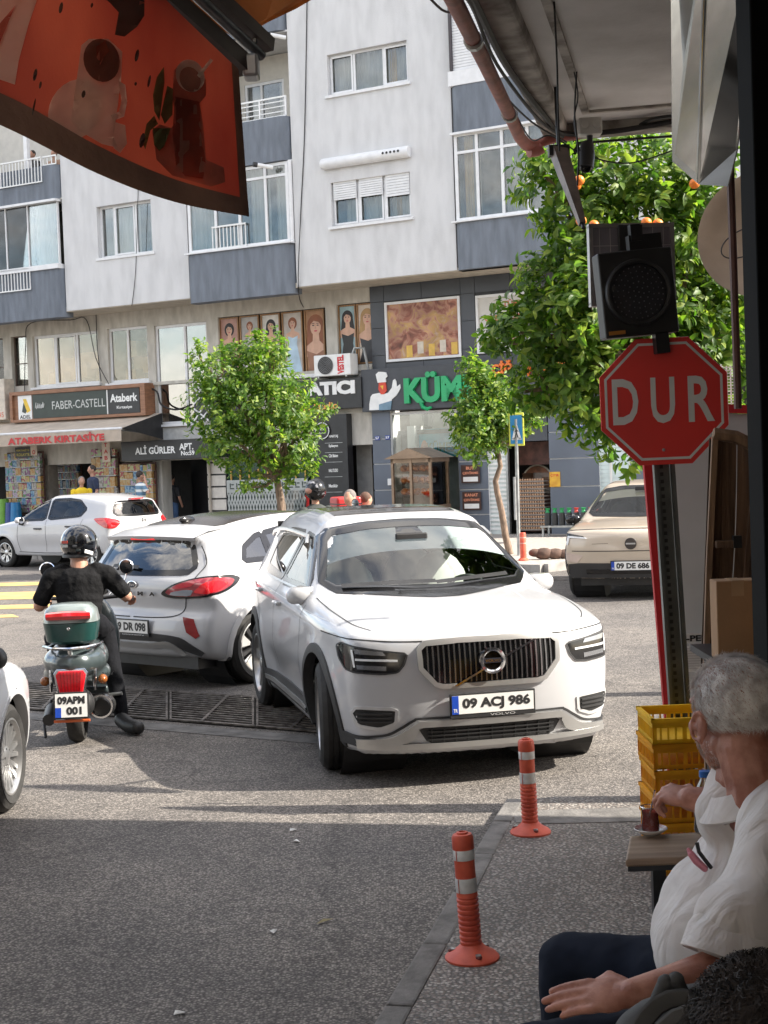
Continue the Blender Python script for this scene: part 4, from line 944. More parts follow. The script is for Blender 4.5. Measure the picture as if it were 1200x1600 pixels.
sp=[(344,374,pmat('ps1',(.45,.25,.20)),HB,pmat('dr1',(.05,.04,.04)),1.1,'leftmost fashion poster, woman with dark updo and black dress',1),(376,406,pmat('ps2',(.42,.40,.38)),HR,pmat('dr2',(.55,.52,.48)),.75,'second fashion poster, small figure in pale lace dress',1),(409,439,pmat('ps3',(.66,.63,.58)),HB,pmat('dr3',(.06,.05,.05)),1.1,'third fashion poster, dark haired woman on white ground',2),(442,474,pmat('ps4',(.50,.45,.40)),HR,pmat('dr4',(.45,.60,.72)),.95,'fourth fashion poster, woman in pale blue dress seen from the side',1),(477,508,pmat('ps5',(.38,.20,.10)),HR,pmat('dr5',(.30,.14,.08)),1.9,'fifth fashion poster, large close up of a face with red lips',3)]
zp0,zp1=MEZ['p1'][2]+.02,MEZ['p1'][3]-.02
for x0,x1,bg_,h_,d_,f_,l_,k_ in sp:poster((uz(x0,530,LV+.1)[0],uz(x1,530,LV+.1)[0],zp0,zp1),bg_,h_,d_,f_,l_,k_)
zp0,zp1=MEZ['p2'][2]+.02,MEZ['p2'][3]-.02
poster((uz(530,520,LV+.1)[0],uz(557.5,520,LV+.1)[0],zp0,zp1),pmat('ps6',(.30,.42,.44)),HB,pmat('dr6',(.02,.02,.02)),1.4,'fashion poster of a black haired woman in black, above the air conditioner',2)
poster((uz(559,520,LV+.1)[0],uz(588,520,LV+.1)[0],zp0,zp1),pmat('ps7',(.62,.52,.42)),HW,pmat('dr7',(.03,.03,.035)),1.7,'fashion poster of a blonde woman beside the grey cladding',3)
b=MB(FM);u0,u1,z0,z1=MEZ['p1'];b.box(u0,u1,LV+.14,LV+.3,z0,z1);u0,u1,z0,z1=MEZ['p2'];b.box(u0,u1,LV+.14,LV+.3,z0,z1);b.build('window_backing',BLACKP,bld)
b=MB(FM);u0,u1,z0,z1=MEZ['p1'];b.box(u0+.2,u1+.4,LV-.14,LV,z0-.1,z0-.01);b.build('sill',PVC,bld)
#air conditioner
u0,u1,z0,z1=R(491,589,541,552,.75);ac=fthing('air_conditioner','white air conditioner outdoor unit with round fan under the fashion posters','air conditioner',(u0+u1)/2,.95,z0)
b=MB(FM);b.box(u0,u1+.1,.75,1.12,z0,z1);b.build('casing',WHITEP,ac,bevel=.02)
fc=(u0+(u1-u0)*.36,.74,(z0+z1)/2);r_=(z1-z0)*.42
b=MB(FM);b.lathe([(0,-.004),(r_,-.004),(r_,.004),(0,.004)],28,fc,'Y');b.build('fan_opening',BLACKP,ac)
b=MB(FM)
for k in range(1,7):b.lathe([(r_*k/6.2,-.014),(r_*k/6.2+.006,-.014),(r_*k/6.2+.006,-.006),(r_*k/6.2,-.006)],24,fc,'Y',close=True)
b.build('fan_grille',mat('grille_grey',(.25,.25,.25),.5),ac,kind='stuff')
text('BRAND'.replace('BRAND','VESTEL'),mat('ac_red',(.6,.03,.04),.5),FM@tr(u0+(u1-u0)*.82,.744,(z0+z1)/2)@roty(-PI/2),'lettering',ac,w=(z1-z0)*.88,h=(u1-u0)*.2,extrude=.001,bold=.05)
b=MB(FM);b.tube([(u1+.02,.95,z1-.1),(u1+.12,.95,z1+.12),(u1+.35,1.0,z1+.12),(u1+.42,1.05,z0+.1)],.035,8);b.build('hose',STEEL,ac,smooth=True)
for s in(0,1):b=MB(FM);x=u0+.1+s*(u1-u0-.15);b.box(x,x+.04,.75,LV,z0-.04,z0);b.build('bracket',STEEL,ac)
#grey clad shop front: mezzanine cladding, poster windows
uK0=uL1+.003;uK1=uz(990,640,LV)[0]
zK=uz(640,574,LV)[1];zT=ZB-.02
mp_,tp_=R(604,566,718,462,LV),R(746,553,852,452,LV)
b=MB(FM);holes_wall(b,uK0,uK1+2,zK,zT,LV+.03,LV+.25,[mp_,tp_]);b.build('clad_backing',BLACKP,bld)
us=[uK0]+[uz(x,500,LV)[0]for x in(600,665,722,742,800,856,905,955)]+[uK1]
zs_=[zK,zK+(zT-zK)*.3,zK+(zT-zK)*.57,zK+(zT-zK)*.8,zT]
us=[uK0,mp_[0]-.02,(mp_[0]+mp_[1])/2,mp_[1]+.02,tp_[0]-.02,(tp_[0]+tp_[1])/2,tp_[1]+.02,tp_[1]+1.2,uK1]
zs_=[zK,mp_[2]+(mp_[3]-mp_[2])*.12,mp_[2]+(mp_[3]-mp_[2])*.58,mp_[3]+.03,zT]
def inh(u,z):return any(h[0]-.01<u<h[1]+.01 and h[2]-.01<z<h[3]+.01 for h in(mp_,tp_))
for i in range(len(us)-1):
 for j in range(len(zs_)-1):
  z0,z1=zs_[j],zs_[j+1];u0,u1=us[i],us[i+1]
  if i in(1,2,4,5)and j<3:
   if j==0:z1=min(z1,(mp_ if i<3 else tp_)[2]-.03)
   else:continue
  if z1-z0>.03:b=MB(FM);b.box(u0+.006,u1-.006,LV,LV+.028,z0+.006,z1-.006);b.build('cladding_panel',DGREY,bld)
def m_meat():
 m,n,L,b,out=_nodes('grilled_meat_print');t=n.new('ShaderNodeTexCoord')
 v=n.new('ShaderNodeTexVoronoi');v.inputs['Scale'].default_value=3.2;z=n.new('ShaderNodeTexNoise');z.inputs['Scale'].default_value=3.5;z.inputs['Detail'].default_value=7;z.inputs['Distortion'].default_value=1.2
 L.new(t.outputs['Object'],z.inputs['Vector']);a=n.new('ShaderNodeMixRGB');a.inputs[0].default_value=.35;L.new(t.outputs['Object'],a.inputs[1]);L.new(z.outputs['Color'],a.inputs[2]);L.new(a.outputs[0],v.inputs['Vector'])
 r=n.new('ShaderNodeValToRGB');e=r.color_ramp.elements;e[0].color=(.14,.05,.03,1);e[0].position=.28;e[1].color=(.62,.48,.40,1);e[1].position=.75
 for p,c in((.42,(.36,.14,.09)),(.5,(.50,.28,.20)),(.6,(.55,.36,.12))):q=e.new(p);q.color=(*c,1)
 L.new(z.outputs[0],r.inputs[0]);mx_=n.new('ShaderNodeMixRGB');mx_.blend_type='MULTIPLY';mx_.inputs[0].default_value=.6
 r2=n.new('ShaderNodeValToRGB');r2.color_ramp.elements[0].color=(1.2,1.1,1,1);r2.color_ramp.elements[1].color=(.45,.3,.25,1);r2.color_ramp.elements[1].position=.7;L.new(v.outputs['Distance'],r2.inputs[0])
 L.new(r.outputs[0],mx_.inputs[1]);L.new(r2.outputs[0],mx_.inputs[2]);L.new(mx_.outputs[0],b.inputs['Base Color']);b.inputs['Roughness'].default_value=.5;return m
mtp=fthing('meat_poster','large framed poster of grilled meat on the grey cladding','poster',mp_[0],LV,mp_[2])
def framed(t,r,m,fm,fw=.06,v=LV):
 u0,u1,z0,z1=r
 b=MB(FM);b.box(u0,u0+fw,v-.02,v+.06,z0,z1);b.box(u1-fw,u1,v-.02,v+.06,z0,z1);b.box(u0+fw,u1-fw,v-.02,v+.06,z0,z0+fw);b.box(u0+fw,u1-fw,v-.02,v+.06,z1-fw,z1);b.build('frame',fm,t)
 b=MB(FM);b.box(u0+fw,u1-fw,v+.02,v+.03,z0+fw,z1-fw);b.build('print',m,t)
framed(mtp,mp_,m_meat(),PVC)
u0,u1,z0,z1=mp_
for i in range(5):
 c=(u0+.55+i*.3,z0+.2+.07*(i%2));b=MB(FM);b.box(c[0],c[0]+.16,LV+.015,LV+.0195,c[1]-.12,c[1]+.16);b.build('printed_cube',mat('print_yellow_'+'ab'[i%2],((.66,.42,.08),(.62,.55,.45))[i%2],.5),mtp)
ttp=fthing('catering_poster','pale framed poster with red lettering, partly behind the big tree','poster',tp_[0],LV,tp_[2])
framed(ttp,tp_,mat('poster_pale',(.60,.58,.54),.6,var=.04),PVC)
ORL=mat('letter_red_orange',(.62,.14,.08),.6,var=.05)
zc=tp_[3]
for i,(tx,w_,dz)in enumerate((('TÜM',.40,.23),('CEMİYETLERİNİZE',1.34,.52),('YEMEKLİK',.72,.80),('TAVUK',.5,1.06))):
 text(tx,ORL,FM@tr((tp_[0]+tp_[1])/2,LV+.019,zc-dz),'lettering',ttp,w=w_,h=.17,extrude=.001,bold=.03)
#KUMES sign band
kb_=R(566,644,1000,578,.95);zB0=uz(566,644,.95)[1];zB1=uz(566,578,.95)[1]
ks_=fthing('shop_sign','dark grey shop sign with big green KÜMES letters and white hen logo','shop sign',kb_[0],.95,zB0)
b=MB(FM);b.box(kb_[0],kb_[1],.95,LV+.2,zB0,zB1);b.build('sign_box',mat('sign_box_grey',(.050,.054,.064),.45,var=.1),ks_,bevel=.01)
GRN=mat('green_letters',(.015,.36,.13),.3,var=.08,scale=3);GRD=mat('green_letter_sides',(.008,.17,.06),.4)
u0,u1,z0,z1=R(633,637,766,580,.9);z1=uz(690,577,.9)[1]
text('KÜMES',GRN,FM@tr((u0+u1)/2,.95,(z0+z1)/2+.03),'green_letters',ks_,w=(u1-u0),h=(z1-z0)*.86,extrude=.09,bold=.045)
u0_,z0_=uz(634,600,.9)
for x in(664,738):
 c=uz(x,634,.9);b=MB(FM);b.tube([(c[0]-.12,.905,c[1]+.12),(c[0]-.06,.905,c[1]-.03),(c[0]+.06,.905,c[1]-.08),(c[0]+.17,.905,c[1]-.04)],[.05,.05,.048,.03],8);b.build('letter_swash',GRN,ks_,smooth=True)
ORR=mat('orange_letters',(.75,.17,.02),.35,var=.08)
for tx,xa,xb,y in(('ÇİĞ',768,806,578),('VE',818,840,577),('KÖFTE',846,930,575),('TAVUK',846,930,610)):
 a=uz(xa,y,.9);c=uz(xb,y,.9);text(tx,ORR,FM@tr((a[0]+c[0])/2,.95,a[1]+.02),'orange_letters',ks_,w=c[0]-a[0],h=.36 if tx!='TAVUK' else .26,extrude=.06,bold=.04)
def kpoly(name,pts,m,v=.93,th=.03):
 P_=[uz(x,y,v)for x,y in pts];b=MB(FM);b.prism(P_,v,v+th,'XZ');b.build(name,m,ks_)
kpoly('hen_body',[(577,641),(577,632),(579,620),(582,616),(592,614),(598,616),(606,614),(612,606),(614,594),(617,592),(619,596),(620,604),(625,600),(626,606),(623,612),(619,618),(612,624),(611,634),(608,640)],WHITEP)
kpoly('hen_head',[(592,597),(602,597),(604,610),(600,616),(595,616),(591,608)],mat('hen_red',(.6,.06,.03),.5),.92)
kpoly('hen_beak',[(594,603),(599,602),(598,609)],mat('hen_beak',(.75,.45,.05),.5),.915)
kpoly('cook_hat',[(590,598),(588,590),(587,585),(591,581),(597,581),(603,582),(605,588),(602,591),(603,597)],WHITEP,.915)
kpoly('hen_apron',[(592,632),(612,626),(610,640),(592,641)],mat('apron_blue_grey',(.15,.25,.33),.5),.92)
#ATICI sign
r=R(436,644,564,592,.9);at_=fthing('shop_sign','black shop sign with blocky white letters and orange Studio line','shop sign',r[0],.9,r[2])
b=MB(FM);b.box(r[0],r[1],.9,LV+.1,r[2],r[3]+.05);b.build('sign_box',DG2,at_,bevel=.01)
a,c=uz(480,608,.9),uz(555,605,.9);text('ATICI',WHITEP,FM@tr((a[0]+c[0])/2,.9,(a[1]+c[1])/2),'white_letters',at_,w=c[0]-a[0],h=.33,extrude=.03,bold=.06)
a,c=uz(470,636,.9),uz(528,633,.9);text('LC Studio',mat('orange_sign_letters',(.75,.36,.06),.4),FM@tr((a[0]+c[0])/2,.9,(a[1]+c[1])/2),'orange_letters',at_,w=c[0]-a[0],h=.17,extrude=.008,bold=.02)
#stationery shop sign
V1=.85;r=R(19,657,228,600,V1);st_=fthing('shop_sign','wood framed green and black stationery shop sign above the beige awning','shop sign',r[0],V1,r[2])
WDB=mat('sign_wood',(.27,.13,.07),.5,var=.2,scale=4,streak=(1,1,6));f=.12
zt1,zb1=uz(120,606,V1)[1],uz(120,655,V1)[1]
b=MB(FM);b.box(r[0],r[1],V1,LV,zb1,zt1);b.build('backing',WDB,st_)
for a in((r[0],r[1],zt1-f*.8,zt1),(r[0],r[1],zb1,zb1+f*.6),(r[0],r[0]+f*.8,zb1+f*.6,zt1-f*.8),(r[1]-f*1.3,r[1],zb1+f*.6,zt1-f*.8)):
 b=MB(FM);b.box(a[0],a[1],V1-.07,V1-.002,a[2],a[3]);b.build('frame_board',WDB,st_)
def upx(x,v=V1):return uz(x,630,v)[0]
zi0,zi1=zb1+f*.7,zt1-f*.9
SGN=mat('sign_green_black',(.022,.035,.028),.35,var=.15);
b=MB(FM);b.box(upx(29),upx(50),V1-.02,V1-.003,zi0-.04,zi1);b.build('white_panel',WHITEP,st_)
b=MB(FM);b.box(upx(51.5),upx(168),V1-.02,V1-.003,zi0,zi1);b.build('green_panel',SGN,st_)
b=MB(FM);b.box(upx(169.5),upx(219),V1-.02,V1-.003,zi0,zi1);b.build('black_panel',DG2,st_)
b=MB(FM);b.box(upx(168),upx(169.5),V1-.03,V1-.003,zi0,zi1);b.build('divider',WHITEP,st_)
SLV=mat('silver_letters',(.55,.56,.54),.4)
zm=(zi0+zi1)/2
text('FABER-CASTELL',SLV,FM@tr((upx(82)+upx(165))/2,V1-.021,zm-.0),'lettering',st_,w=upx(165)-upx(82),h=.22,extrude=.001)
text('Ataberk',WHITEP,FM@tr((upx(173)+upx(216))/2,V1-.021,zm+.09),'lettering',st_,w=upx(216)-upx(173),h=.22,extrude=.001,bold=.03)
text('Kırtasiye',WHITEP,FM@tr((upx(183)+upx(207))/2,V1-.021,zm-.17),'lettering',st_,w=upx(207)-upx(183),h=.10,extrude=.001,bold=.02)
text('ADEL',DG2,FM@tr((upx(31)+upx(48))/2,V1-.021,zi0+.06),'lettering',st_,w=upx(48)-upx(31),h=.10,extrude=.001,bold=.03)
b=MB(FM);u=upx(41);b.add([(u-.1,V1-.022,zi0+.55),(u+.02,V1-.022,zi0+.55),(u+.17,V1-.022,zi0+.22),(u+.03,V1-.022,zi0+.16)],[(0,1,2,3)]);b.build('logo_yellow',mat('logo_yellow',(.75,.5,.05),.5),st_)
b=MB(FM);b.add([(u-.08,V1-.0225,zi0+.46),(u+.03,V1-.0225,zi0+.22),(u-.02,V1-.0225,zi0+.15),(u-.15,V1-.0225,zi0+.2)],[(0,1,2,3)]);b.build('logo_dark',mat('logo_dark',(.05,.06,.05),.5),st_)
b=MB(FM);rg=random.Random(2)
for k in range(9):
 x=upx(56)+k*.036;b.tube([(x,V1-.022,zm-.07+.03*rg.random()),(x+.03,V1-.022,zm+.02+.09*rg.random())],.014,4)
b.build('logo_riders',SLV,st_,kind='stuff')
r=R(-60,662,6,596,.8);ns=fthing('shop_sign','cream and red shop sign cut by the left edge of the picture','shop sign',r[0],.8,r[2]);zz=uz(0,592,.8)[1]
b=MB(FM);b.box(r[0],r[1],.8,LV,uz(3,656,.8)[1],zz);b.build('panel',mat('cream_panel',(.62,.55,.46),.6),ns,bevel=.02)
text('45',ORL,FM@tr(r[1]-.16,.798,uz(3,648,.8)[1]),'lettering',ns,h=.14,w=.2,extrude=.001)
#awning of the stationery shop
AWB=mat('awning_beige',(.64,.55,.45),.85,var=.1,scale=3,trans=.15,bump=.1)
va,vf=LV-.05,-.5
uR,zR=uz(238,646,va);uF,zF=uz(190,669,vf);uL=uE0-2
aw2=fthing('shop_awning','beige awning with red ATABERK KIRTASİYE lettering over the stationery shop','awning',uF,0,zF)
zv=uz(190,689,vf)[1]
b=MB(FM);n=16
for i in range(n):
 a0_,a1_=uL+(uF-uL)*i/n,uL+(uF-uL)*(i+1)/n
 b.grid(lambda u,v:(a0_+(a1_-a0_)*u+(uR-uF if 0 else 0)*0,vf+(va-vf)*v,zF+(zR-zF)*v-.05*math.sin(PI*v)),1,8)
b.build('cloth',AWB,aw2,merge=True)
b=MB(FM);b.tube([(uL,vf,zF),(uF,vf,zF)],.035,8);b.build('front_bar',PVC,aw2)
b=MB(FM);b.grid(lambda u,v:(uL+(uF-uL)*u,vf-.02+.012*math.sin(u*60),zv+(zF-.02-zv)*v),90,2);b.build('valance',mat('valance_cream',(.56,.47,.38),.85,var=.08,trans=.2),aw2,smooth=True)
a,c=uz(12,687,vf-.04),uz(163,678,vf-.04);text('ATABERK KIRTASİYE',mat('valance_red',(.52,.04,.04),.6),FM@tr((a[0]+c[0])/2,vf-.045,(zv+zF)/2-.01),'lettering',aw2,w=c[0]-a[0],h=.24,extrude=.001,bold=.045)
for x in(uF-.1,uF-3.2):b=MB(FM);b.tube([(x,vf+.05,zF-.03),(x+.05,.3,zF-.1),(x+.02,va,zR-.45)],.025,6);b.build('arm',STEEL,aw2)
b=MB(FM);b.add([(uF,vf,zF),(uF+.01,va,zR),(uF+.01,va,zF-.3)],[(0,1,2)]);b.build('side_flap',BLACKP,aw2)
#ALI GURLER APT sign and entrance
V2=.6;r=R(190,720,338,684,V2);zt2,zb2=uz(265,687,V2)[1],uz(265,718,V2)[1]
ag=fthing('entrance_sign','black canopy sign reading ALİ GÜRLER APT. No:59 over the dark entrance','sign',r[0],V2,zb2)
b=MB(FM);b.box(r[0],r[1],V2,LV+.3,zb2,zt2);b.build('canopy_box',DG2,ag,bevel=.01)
for tx,xa,xb,y,h_ in(('ALİ GÜRLER',211,274,703,.24),('APT.',280,302,698,.17),('No:59',283,304,708,.12)):
 a,c=uz(xa,y,V2),uz(xb,y-(xb-xa)*.03,V2);text(tx,WHITEP,FM@tr((a[0]+c[0])/2,V2-.002,(a[1]+c[1])/2),'lettering',ag,w=c[0]-a[0],h=h_,extrude=.001,bold=.03)
#ground floor structure: piers and dark openings
GZ=.12
def pier(x0,x1,m=STE,v0=LV,v1=LV+.4,z1=None,y=760):b=MB(FM);b.box(uz(x0,y,LV)[0],uz(x1,y,LV)[0],v0,v1,GZ,z1 or ZS);return b.build('pier',m,bld)
pier(-140,-60);pier(60,76,mat('grey_brown_pier',(.30,.27,.23),.8));pier(176,184,mat('grey_brown_pier',(.3,.3,.3)));pier(240,254)
b=MB(FM);b.box(uE0-3,uz(357,700,LV)[0],LV,LV+.3,ZS-.3,ZS-.1);b.build('lintel',STE,bld)
b=MB(FM);b.box(uE0-3,uK1+2,LV+2.4,LV+2.5,0,ZB);b.build('shop_back_wall',mat('shop_dark',(.035,.032,.03),.9),bld)
b=MB(FM);b.box(uE0-3,uK1+2,LV+.3,LV+2.4,ZS+.1,ZS+.2);b.build('shop_ceiling',mat('shop_dark',(.05,.05,.05)),bld)
wp=uz(324,760,LV)[0],uz(354,760,LV)[0]
zz0,zz1=GZ,uz(340,705,LV)[1]
b=MB(FM);b.box(wp[0],wp[1],LV+.02,LV+.4,GZ,ZS+.2);b.build('pier',DG2,bld)
TLW=mat('cream_tile',(.60,.56,.50),.5,var=.08)
nr_=7
for k in range(nr_):a=zz0+(zz1-zz0)*k/nr_;b=MB(FM);b.box(wp[0]+.02,wp[1]-.02,LV-.01,LV+.018,a+.045,a+(zz1-zz0)/nr_);b.build('cream_tile',TLW,bld)
b=MB(FM);b.tube([(wp[0]+.12,LV-.06,GZ),(wp[0]+.12,LV-.06,ZS)],.035,8);b.build('downpipe',mat('beige_pipe',(.4,.35,.28),.6),bld)
b=MB(FM);b.box(uz(247,670,LV)[0],uz(360,670,LV)[0],LV-.02,LV-.001,uz(300,692,LV)[1],uz(300,667,LV)[1]);b.build('pale_panel',mat('pale_panel',(.5,.5,.48),.7),bld)
b=MB(FM);b.box(uz(256,760,LV)[0],uz(322,760,LV)[0],LV+1.2,LV+1.22,GZ,ZS-.2);b.build('entrance_door',mat('door_black',(.012,.012,.014),.3),bld)
r=R(304,658,326,600,.9);lx=fthing('lattice_sign','black panel with crossing white lines beside the left tree','sign',r[0],.9,r[2])
zz=uz(310,658,.9)[1],uz(310,600,.9)[1];x1_=r[1]+.9
b=MB(FM);b.box(r[0],x1_,.9,.96,zz[0],zz[1]);b.build('panel',DG2,lx)
b=MB(FM)
for(a,c)in(((0,0),(.5,.5)),((0,.35),(.55,.0)),((0,.95),(.5,.45)),((0,.6),(.5,1)),((.5,.5),(1,.9)),((.5,.45),(1,.1)),((0,.45),(.35,.7)),((.2,0),(.6,.3)),((.1,1),(.6,.6))):
 A=(r[0]+(x1_-r[0])*a[0]*.6,.885,zz[0]+(zz[1]-zz[0])*a[1]);C_=(r[0]+(x1_-r[0])*c[0]*.6,.885,zz[0]+(zz[1]-zz[0])*c[1]);b.tube([A,C_],.022,4)
b.build('white_lines',WHITEP,lx)
#green beauty shop front
sgf=R(358,800,480,690,LV);GG=mat('green_tinted_shop_glass',(.012,.05,.035),.12,var=.3,scale=2)
gs=fthing('green_shopfront','dark green glazed shopfront with gold posts and grey fretwork base','shopfront',sgf[0],LV,GZ)
b=MB(FM);b.box(sgf[0],sgf[1],LV+.02,LV+.06,GZ,ZS);b.build('glazing',GG,gs)
GLD=mat('gold_strip',(.50,.30,.08),.35,.6)
for k in range(9):x=sgf[0]+.1+(sgf[1]-sgf[0]-.2)*k/8;b=MB(FM);b.box(x,x+.035,LV-.02,LV+.019,GZ+1.0,ZS-.6);b.build('gold_bar',GLD,gs)
zf=uz(420,766,LV)[1];FG=mat('fret_grey',(.42,.44,.42),.6,var=.08)
b=MB(FM);b.box(sgf[0],sgf[1],LV-.03,LV+.01,GZ,zf);b.build('base_backing',mat('fret_dark',(.04,.06,.05),.6),gs)
b=MB(FM);b.box(sgf[0],sgf[1],LV-.06,LV-.031,zf-.04,zf+.28);b.box(sgf[0],sgf[1],LV-.06,LV-.031,GZ,GZ+.1)
n=26;w_=(sgf[1]-sgf[0])/n
for k in range(n):
 for j in range(4):
  x,z=sgf[0]+k*w_,GZ+.1+j*(zf-GZ-.14)/4;hh=(zf-GZ-.14)/4
  b.add([(x,LV-.045,z),(x+.03,LV-.045,z),(x+w_,LV-.045,z+hh-.03),(x+w_,LV-.045,z+hh),(x+w_-.03,LV-.045,z+hh),(x,LV-.045,z+.03)],[(0,1,2,3,4,5)])
  b.add([(x+w_,LV-.048,z),(x+w_,LV-.048,z+.03),(x+.03,LV-.048,z+hh),(x,LV-.048,z+hh),(x,LV-.048,z+hh-.03),(x+w_-.03,LV-.048,z)],[(0,1,2,3,4,5)])
b.build('fretwork',FG,gs,kind='stuff')
b=MB(FM)
for k in range(14):x=sgf[0]+.1+k*.2;b.box(x,x+.13,LV-.066,LV-.061,zf+.05,zf+.08);b.box(x,x+.03,LV-.066,LV-.061,zf+.09,zf+.2);b.box(x+.05,x+.13,LV-.066,LV-.061,zf+.15,zf+.18)
b.build('greek_key',mat('fret_dark',(.05,.05,.05)),gs,kind='stuff')
bp_=R(493,800,541,652,.95);sv=fthing('service_panel','tall black panel with white service names beside the beauty shop door','sign',bp_[0],.95,GZ)
b=MB(FM);b.box(bp_[0],bp_[1]-.0,.95,LV,GZ,uz(510,648,.95)[1]);b.build('panel',DG2,sv)
for tx,y in(('MAKYAJ',682),('Epilasyon',697),('Cilt Bakım',712),('NAIL STUDIO',735),('Manikür',759)):
 a=uz(521,y,.95);text(tx,WHITEP,FM@tr(a[0],.947,a[1]),'lettering',sv,w=.26,h=.08,extrude=.001,bold=.03)
 b=MB(FM);b.box(a[0]-.25,a[0]+.25,.944,.949,a[1]-.16,a[1]-.15);b.build('divider',STEEL,sv)
c=uz(504,673,.93);b=MB(FM);b.lathe([(0,-.02),(.21,-.02),(.21,.0)],32,(c[0],.93,c[1]),'Y');b.build('crest',DG2,sv)
b=MB(FM);b.lathe([(.185,-.024),(.205,-.024),(.205,-.019),(.185,-.019)],32,(c[0],.93,c[1]),'Y',close=True);b.build('crest_ring',WHITEP,sv)
text('A',WHITEP,FM@tr(c[0],.905,c[1]+.07),'lettering',sv,w=.11,h=.12,extrude=.001)
text('Aynur',WHITEP,FM@tr(c[0],.905,c[1]-.06),'lettering',sv,w=.22,h=.06,extrude=.001)
dw=R(541,840,583,650,LV)
b=MB(FM);b.box(dw[0]+.05,dw[1],LV+.25,LV+.28,uz(560,680,LV)[1],uz(560,645,LV)[1]);b.build('over_door_panel',mat('over_door_pale',(.42,.38,.33),.6),bld)
a=uz(578,657,LV+.24);b=MB(FM);b.ell((a[0],LV+.245,a[1]),(.14,.004,.22));b.build('printed_face',PSK,bld)
b=MB(FM);b.box(dw[0]+.08,dw[0]+.52,LV+.5,LV+.52,GZ,uz(560,684,LV)[1]);b.build('pale_door_leaf',mat('pale_leaf',(.36,.35,.33),.5),bld)
b=MB(FM);b.box(dw[0]+.52,dw[1]+.3,LV+1.3,LV+1.32,GZ,3);b.build('inner_wall',mat('inner_brown',(.22,.16,.13),.7),bld)
a=uz(570,712,LV+.6);b=MB(FM);b.lathe([(0,-.01),(.24,-.01),(.24,.01)],28,(a[0]+.02,LV+.6,a[1]),'Y');b.build('round_logo',DG2,bld)
b=MB(FM);b.lathe([(.19,-.014),(.21,-.014),(.21,-.009),(.19,-.009)],28,(a[0]+.02,LV+.6,a[1]),'Y',close=True);b.build('round_logo_ring',GLD,bld)
a=uz(578,684,LV);b=MB(FM);b.box(a[0]-.3,a[0]+.15,LV+.1,LV+.12,a[1]-.05,a[1]+.09);b.build('red_led_sign',mat('red_led',(.6,.08,.04),.5,emit=.6),bld)
#clad piers of the rotisserie shop, with pale joints
def clad(x0,x1,ybot,joints,v=LV-.1,m=BGREY,ztop=None,jm=PVC):
 u0,u1=uz(x0,740,v)[0],uz(x1,740,v)[0];zs=[GZ]+[uz((x0+x1)/2,y,v)[1]for y in joints]+[ztop or zB0]
 b=MB(FM);b.box(u0+.005,u1-.005,v+.03,LV+.4,GZ,zs[-1]);b.build('pier',PVC,bld)
 for k in range(len(zs)-1):b=MB(FM);b.box(u0,u1,v,v+.028,zs[k]+(.012 if k else 0),zs[k+1]-.012);b.build('cladding_panel',m,bld)
clad(584,612,0,(842,766,725,686));clad(717,762,0,(804,765,721,680));clad(859,936,0,(846,804,760,716,674))
clad(985,1040,0,(800,750,700))
a=uz(611,753,LV-.1);b=MB(FM);b.box(a[0]-.07,a[0]+.07,LV-.15,LV-.1,a[1]-.08,a[1]+.08);b.build('switch_box',PVC,bld,bevel=.01)
def small_sign(name,label,x0,y0,x1,y1,v,m,lines,col,th=.02,extra=None):
 u0,u1,z0,z1=R(x0,y0,x1,y1,v);zc=(z0+z1)/2;t=fthing(name,label,'sign',u0,v,z0)
 b=MB(FM);b.box(u0,u1,v,v+th,z0,z1);b.build('board',m,t,bevel=.004)
 for tx,fy,w_,h_ in lines:text(tx,col,FM@tr((u0+u1)/2,v-.001,z0+(z1-z0)*fy),'lettering',t,w=(u1-u0)*w_,h=(z1-z0)*h_,extrude=.0008,bold=.03)
 if extra:b=MB(FM);b.box(u0+.05,u1-.05,v-.004,v-.0005,z0+(z1-z0)*extra[0],z0+(z1-z0)*extra[1]);b.build('white_strip',WHITEP,t)
 return t
PLQ=mat('plaque_brown',(.05,.02,.015),.5);PLT=mat('plaque_orange',(.75,.28,.16),.5)
small_sign('menu_board','upper dark menu board reading BUT ÇEVİRME on the grey pier',721,755,749,726,LV-.16,PLQ,(('BUT',.82,.45,.17),('ÇEVİRME',.56,.85,.2)),PLT,extra=(.08,.34))
small_sign('menu_board','lower dark menu board reading KANAT ÇEVİRME on the grey pier',723,797,751,768,LV-.16,PLQ,(('KANAT',.82,.7,.17),('ÇEVİRME',.56,.85,.2)),PLT,extra=(.08,.34))
YR=small_sign('bright_poster','small orange and yellow poster stuck on the blue clad wall',859,761,875,737,LV-.115,mat('poster_orange',(.75,.30,.02),.5,var=.3,scale=4,col2=(.8,.5,.05)),(('ÇITIR',.75,.8,.2),),mat('poster_red_ink',(.6,.03,.02),.5),th=.004)
small_sign('house_number','small blue house number plate on the clad wall under the tree',896,669,911,658,LV-.115,mat('enamel_blue',(.02,.05,.28),.3),(('No 61',.5,.8,.5),),WHITEP,th=.006)
small_sign('house_number','small blue number plate left on the first grey pier',586,688,593,681,LV-.115,mat('enamel_blue',(.02,.05,.28),.3),(('57',.5,.8,.6),),WHITEP,th=.006)
small_sign('house_number','small blue number plate right on the first grey pier',602,687,609,680,LV-.115,mat('enamel_blue',(.02,.05,.28),.3),(('57',.5,.8,.6),),WHITEP,th=.006)
sw=R(614,800,716,648,LV)
b=MB(FM);b.box(sw[0],sw[1],LV+1.0,LV+1.02,GZ,zB0);b.build('shop_inner_wall',mat('inner_pale',(.50,.50,.48),.7),bld)
b=MB(FM);b.box(sw[0],sw[1],LV+.02,LV+.04,GZ,zB0-.05);b.build('shop_window_pane',glass('shop_glass',(.8,.83,.82),1.45,.05),bld)
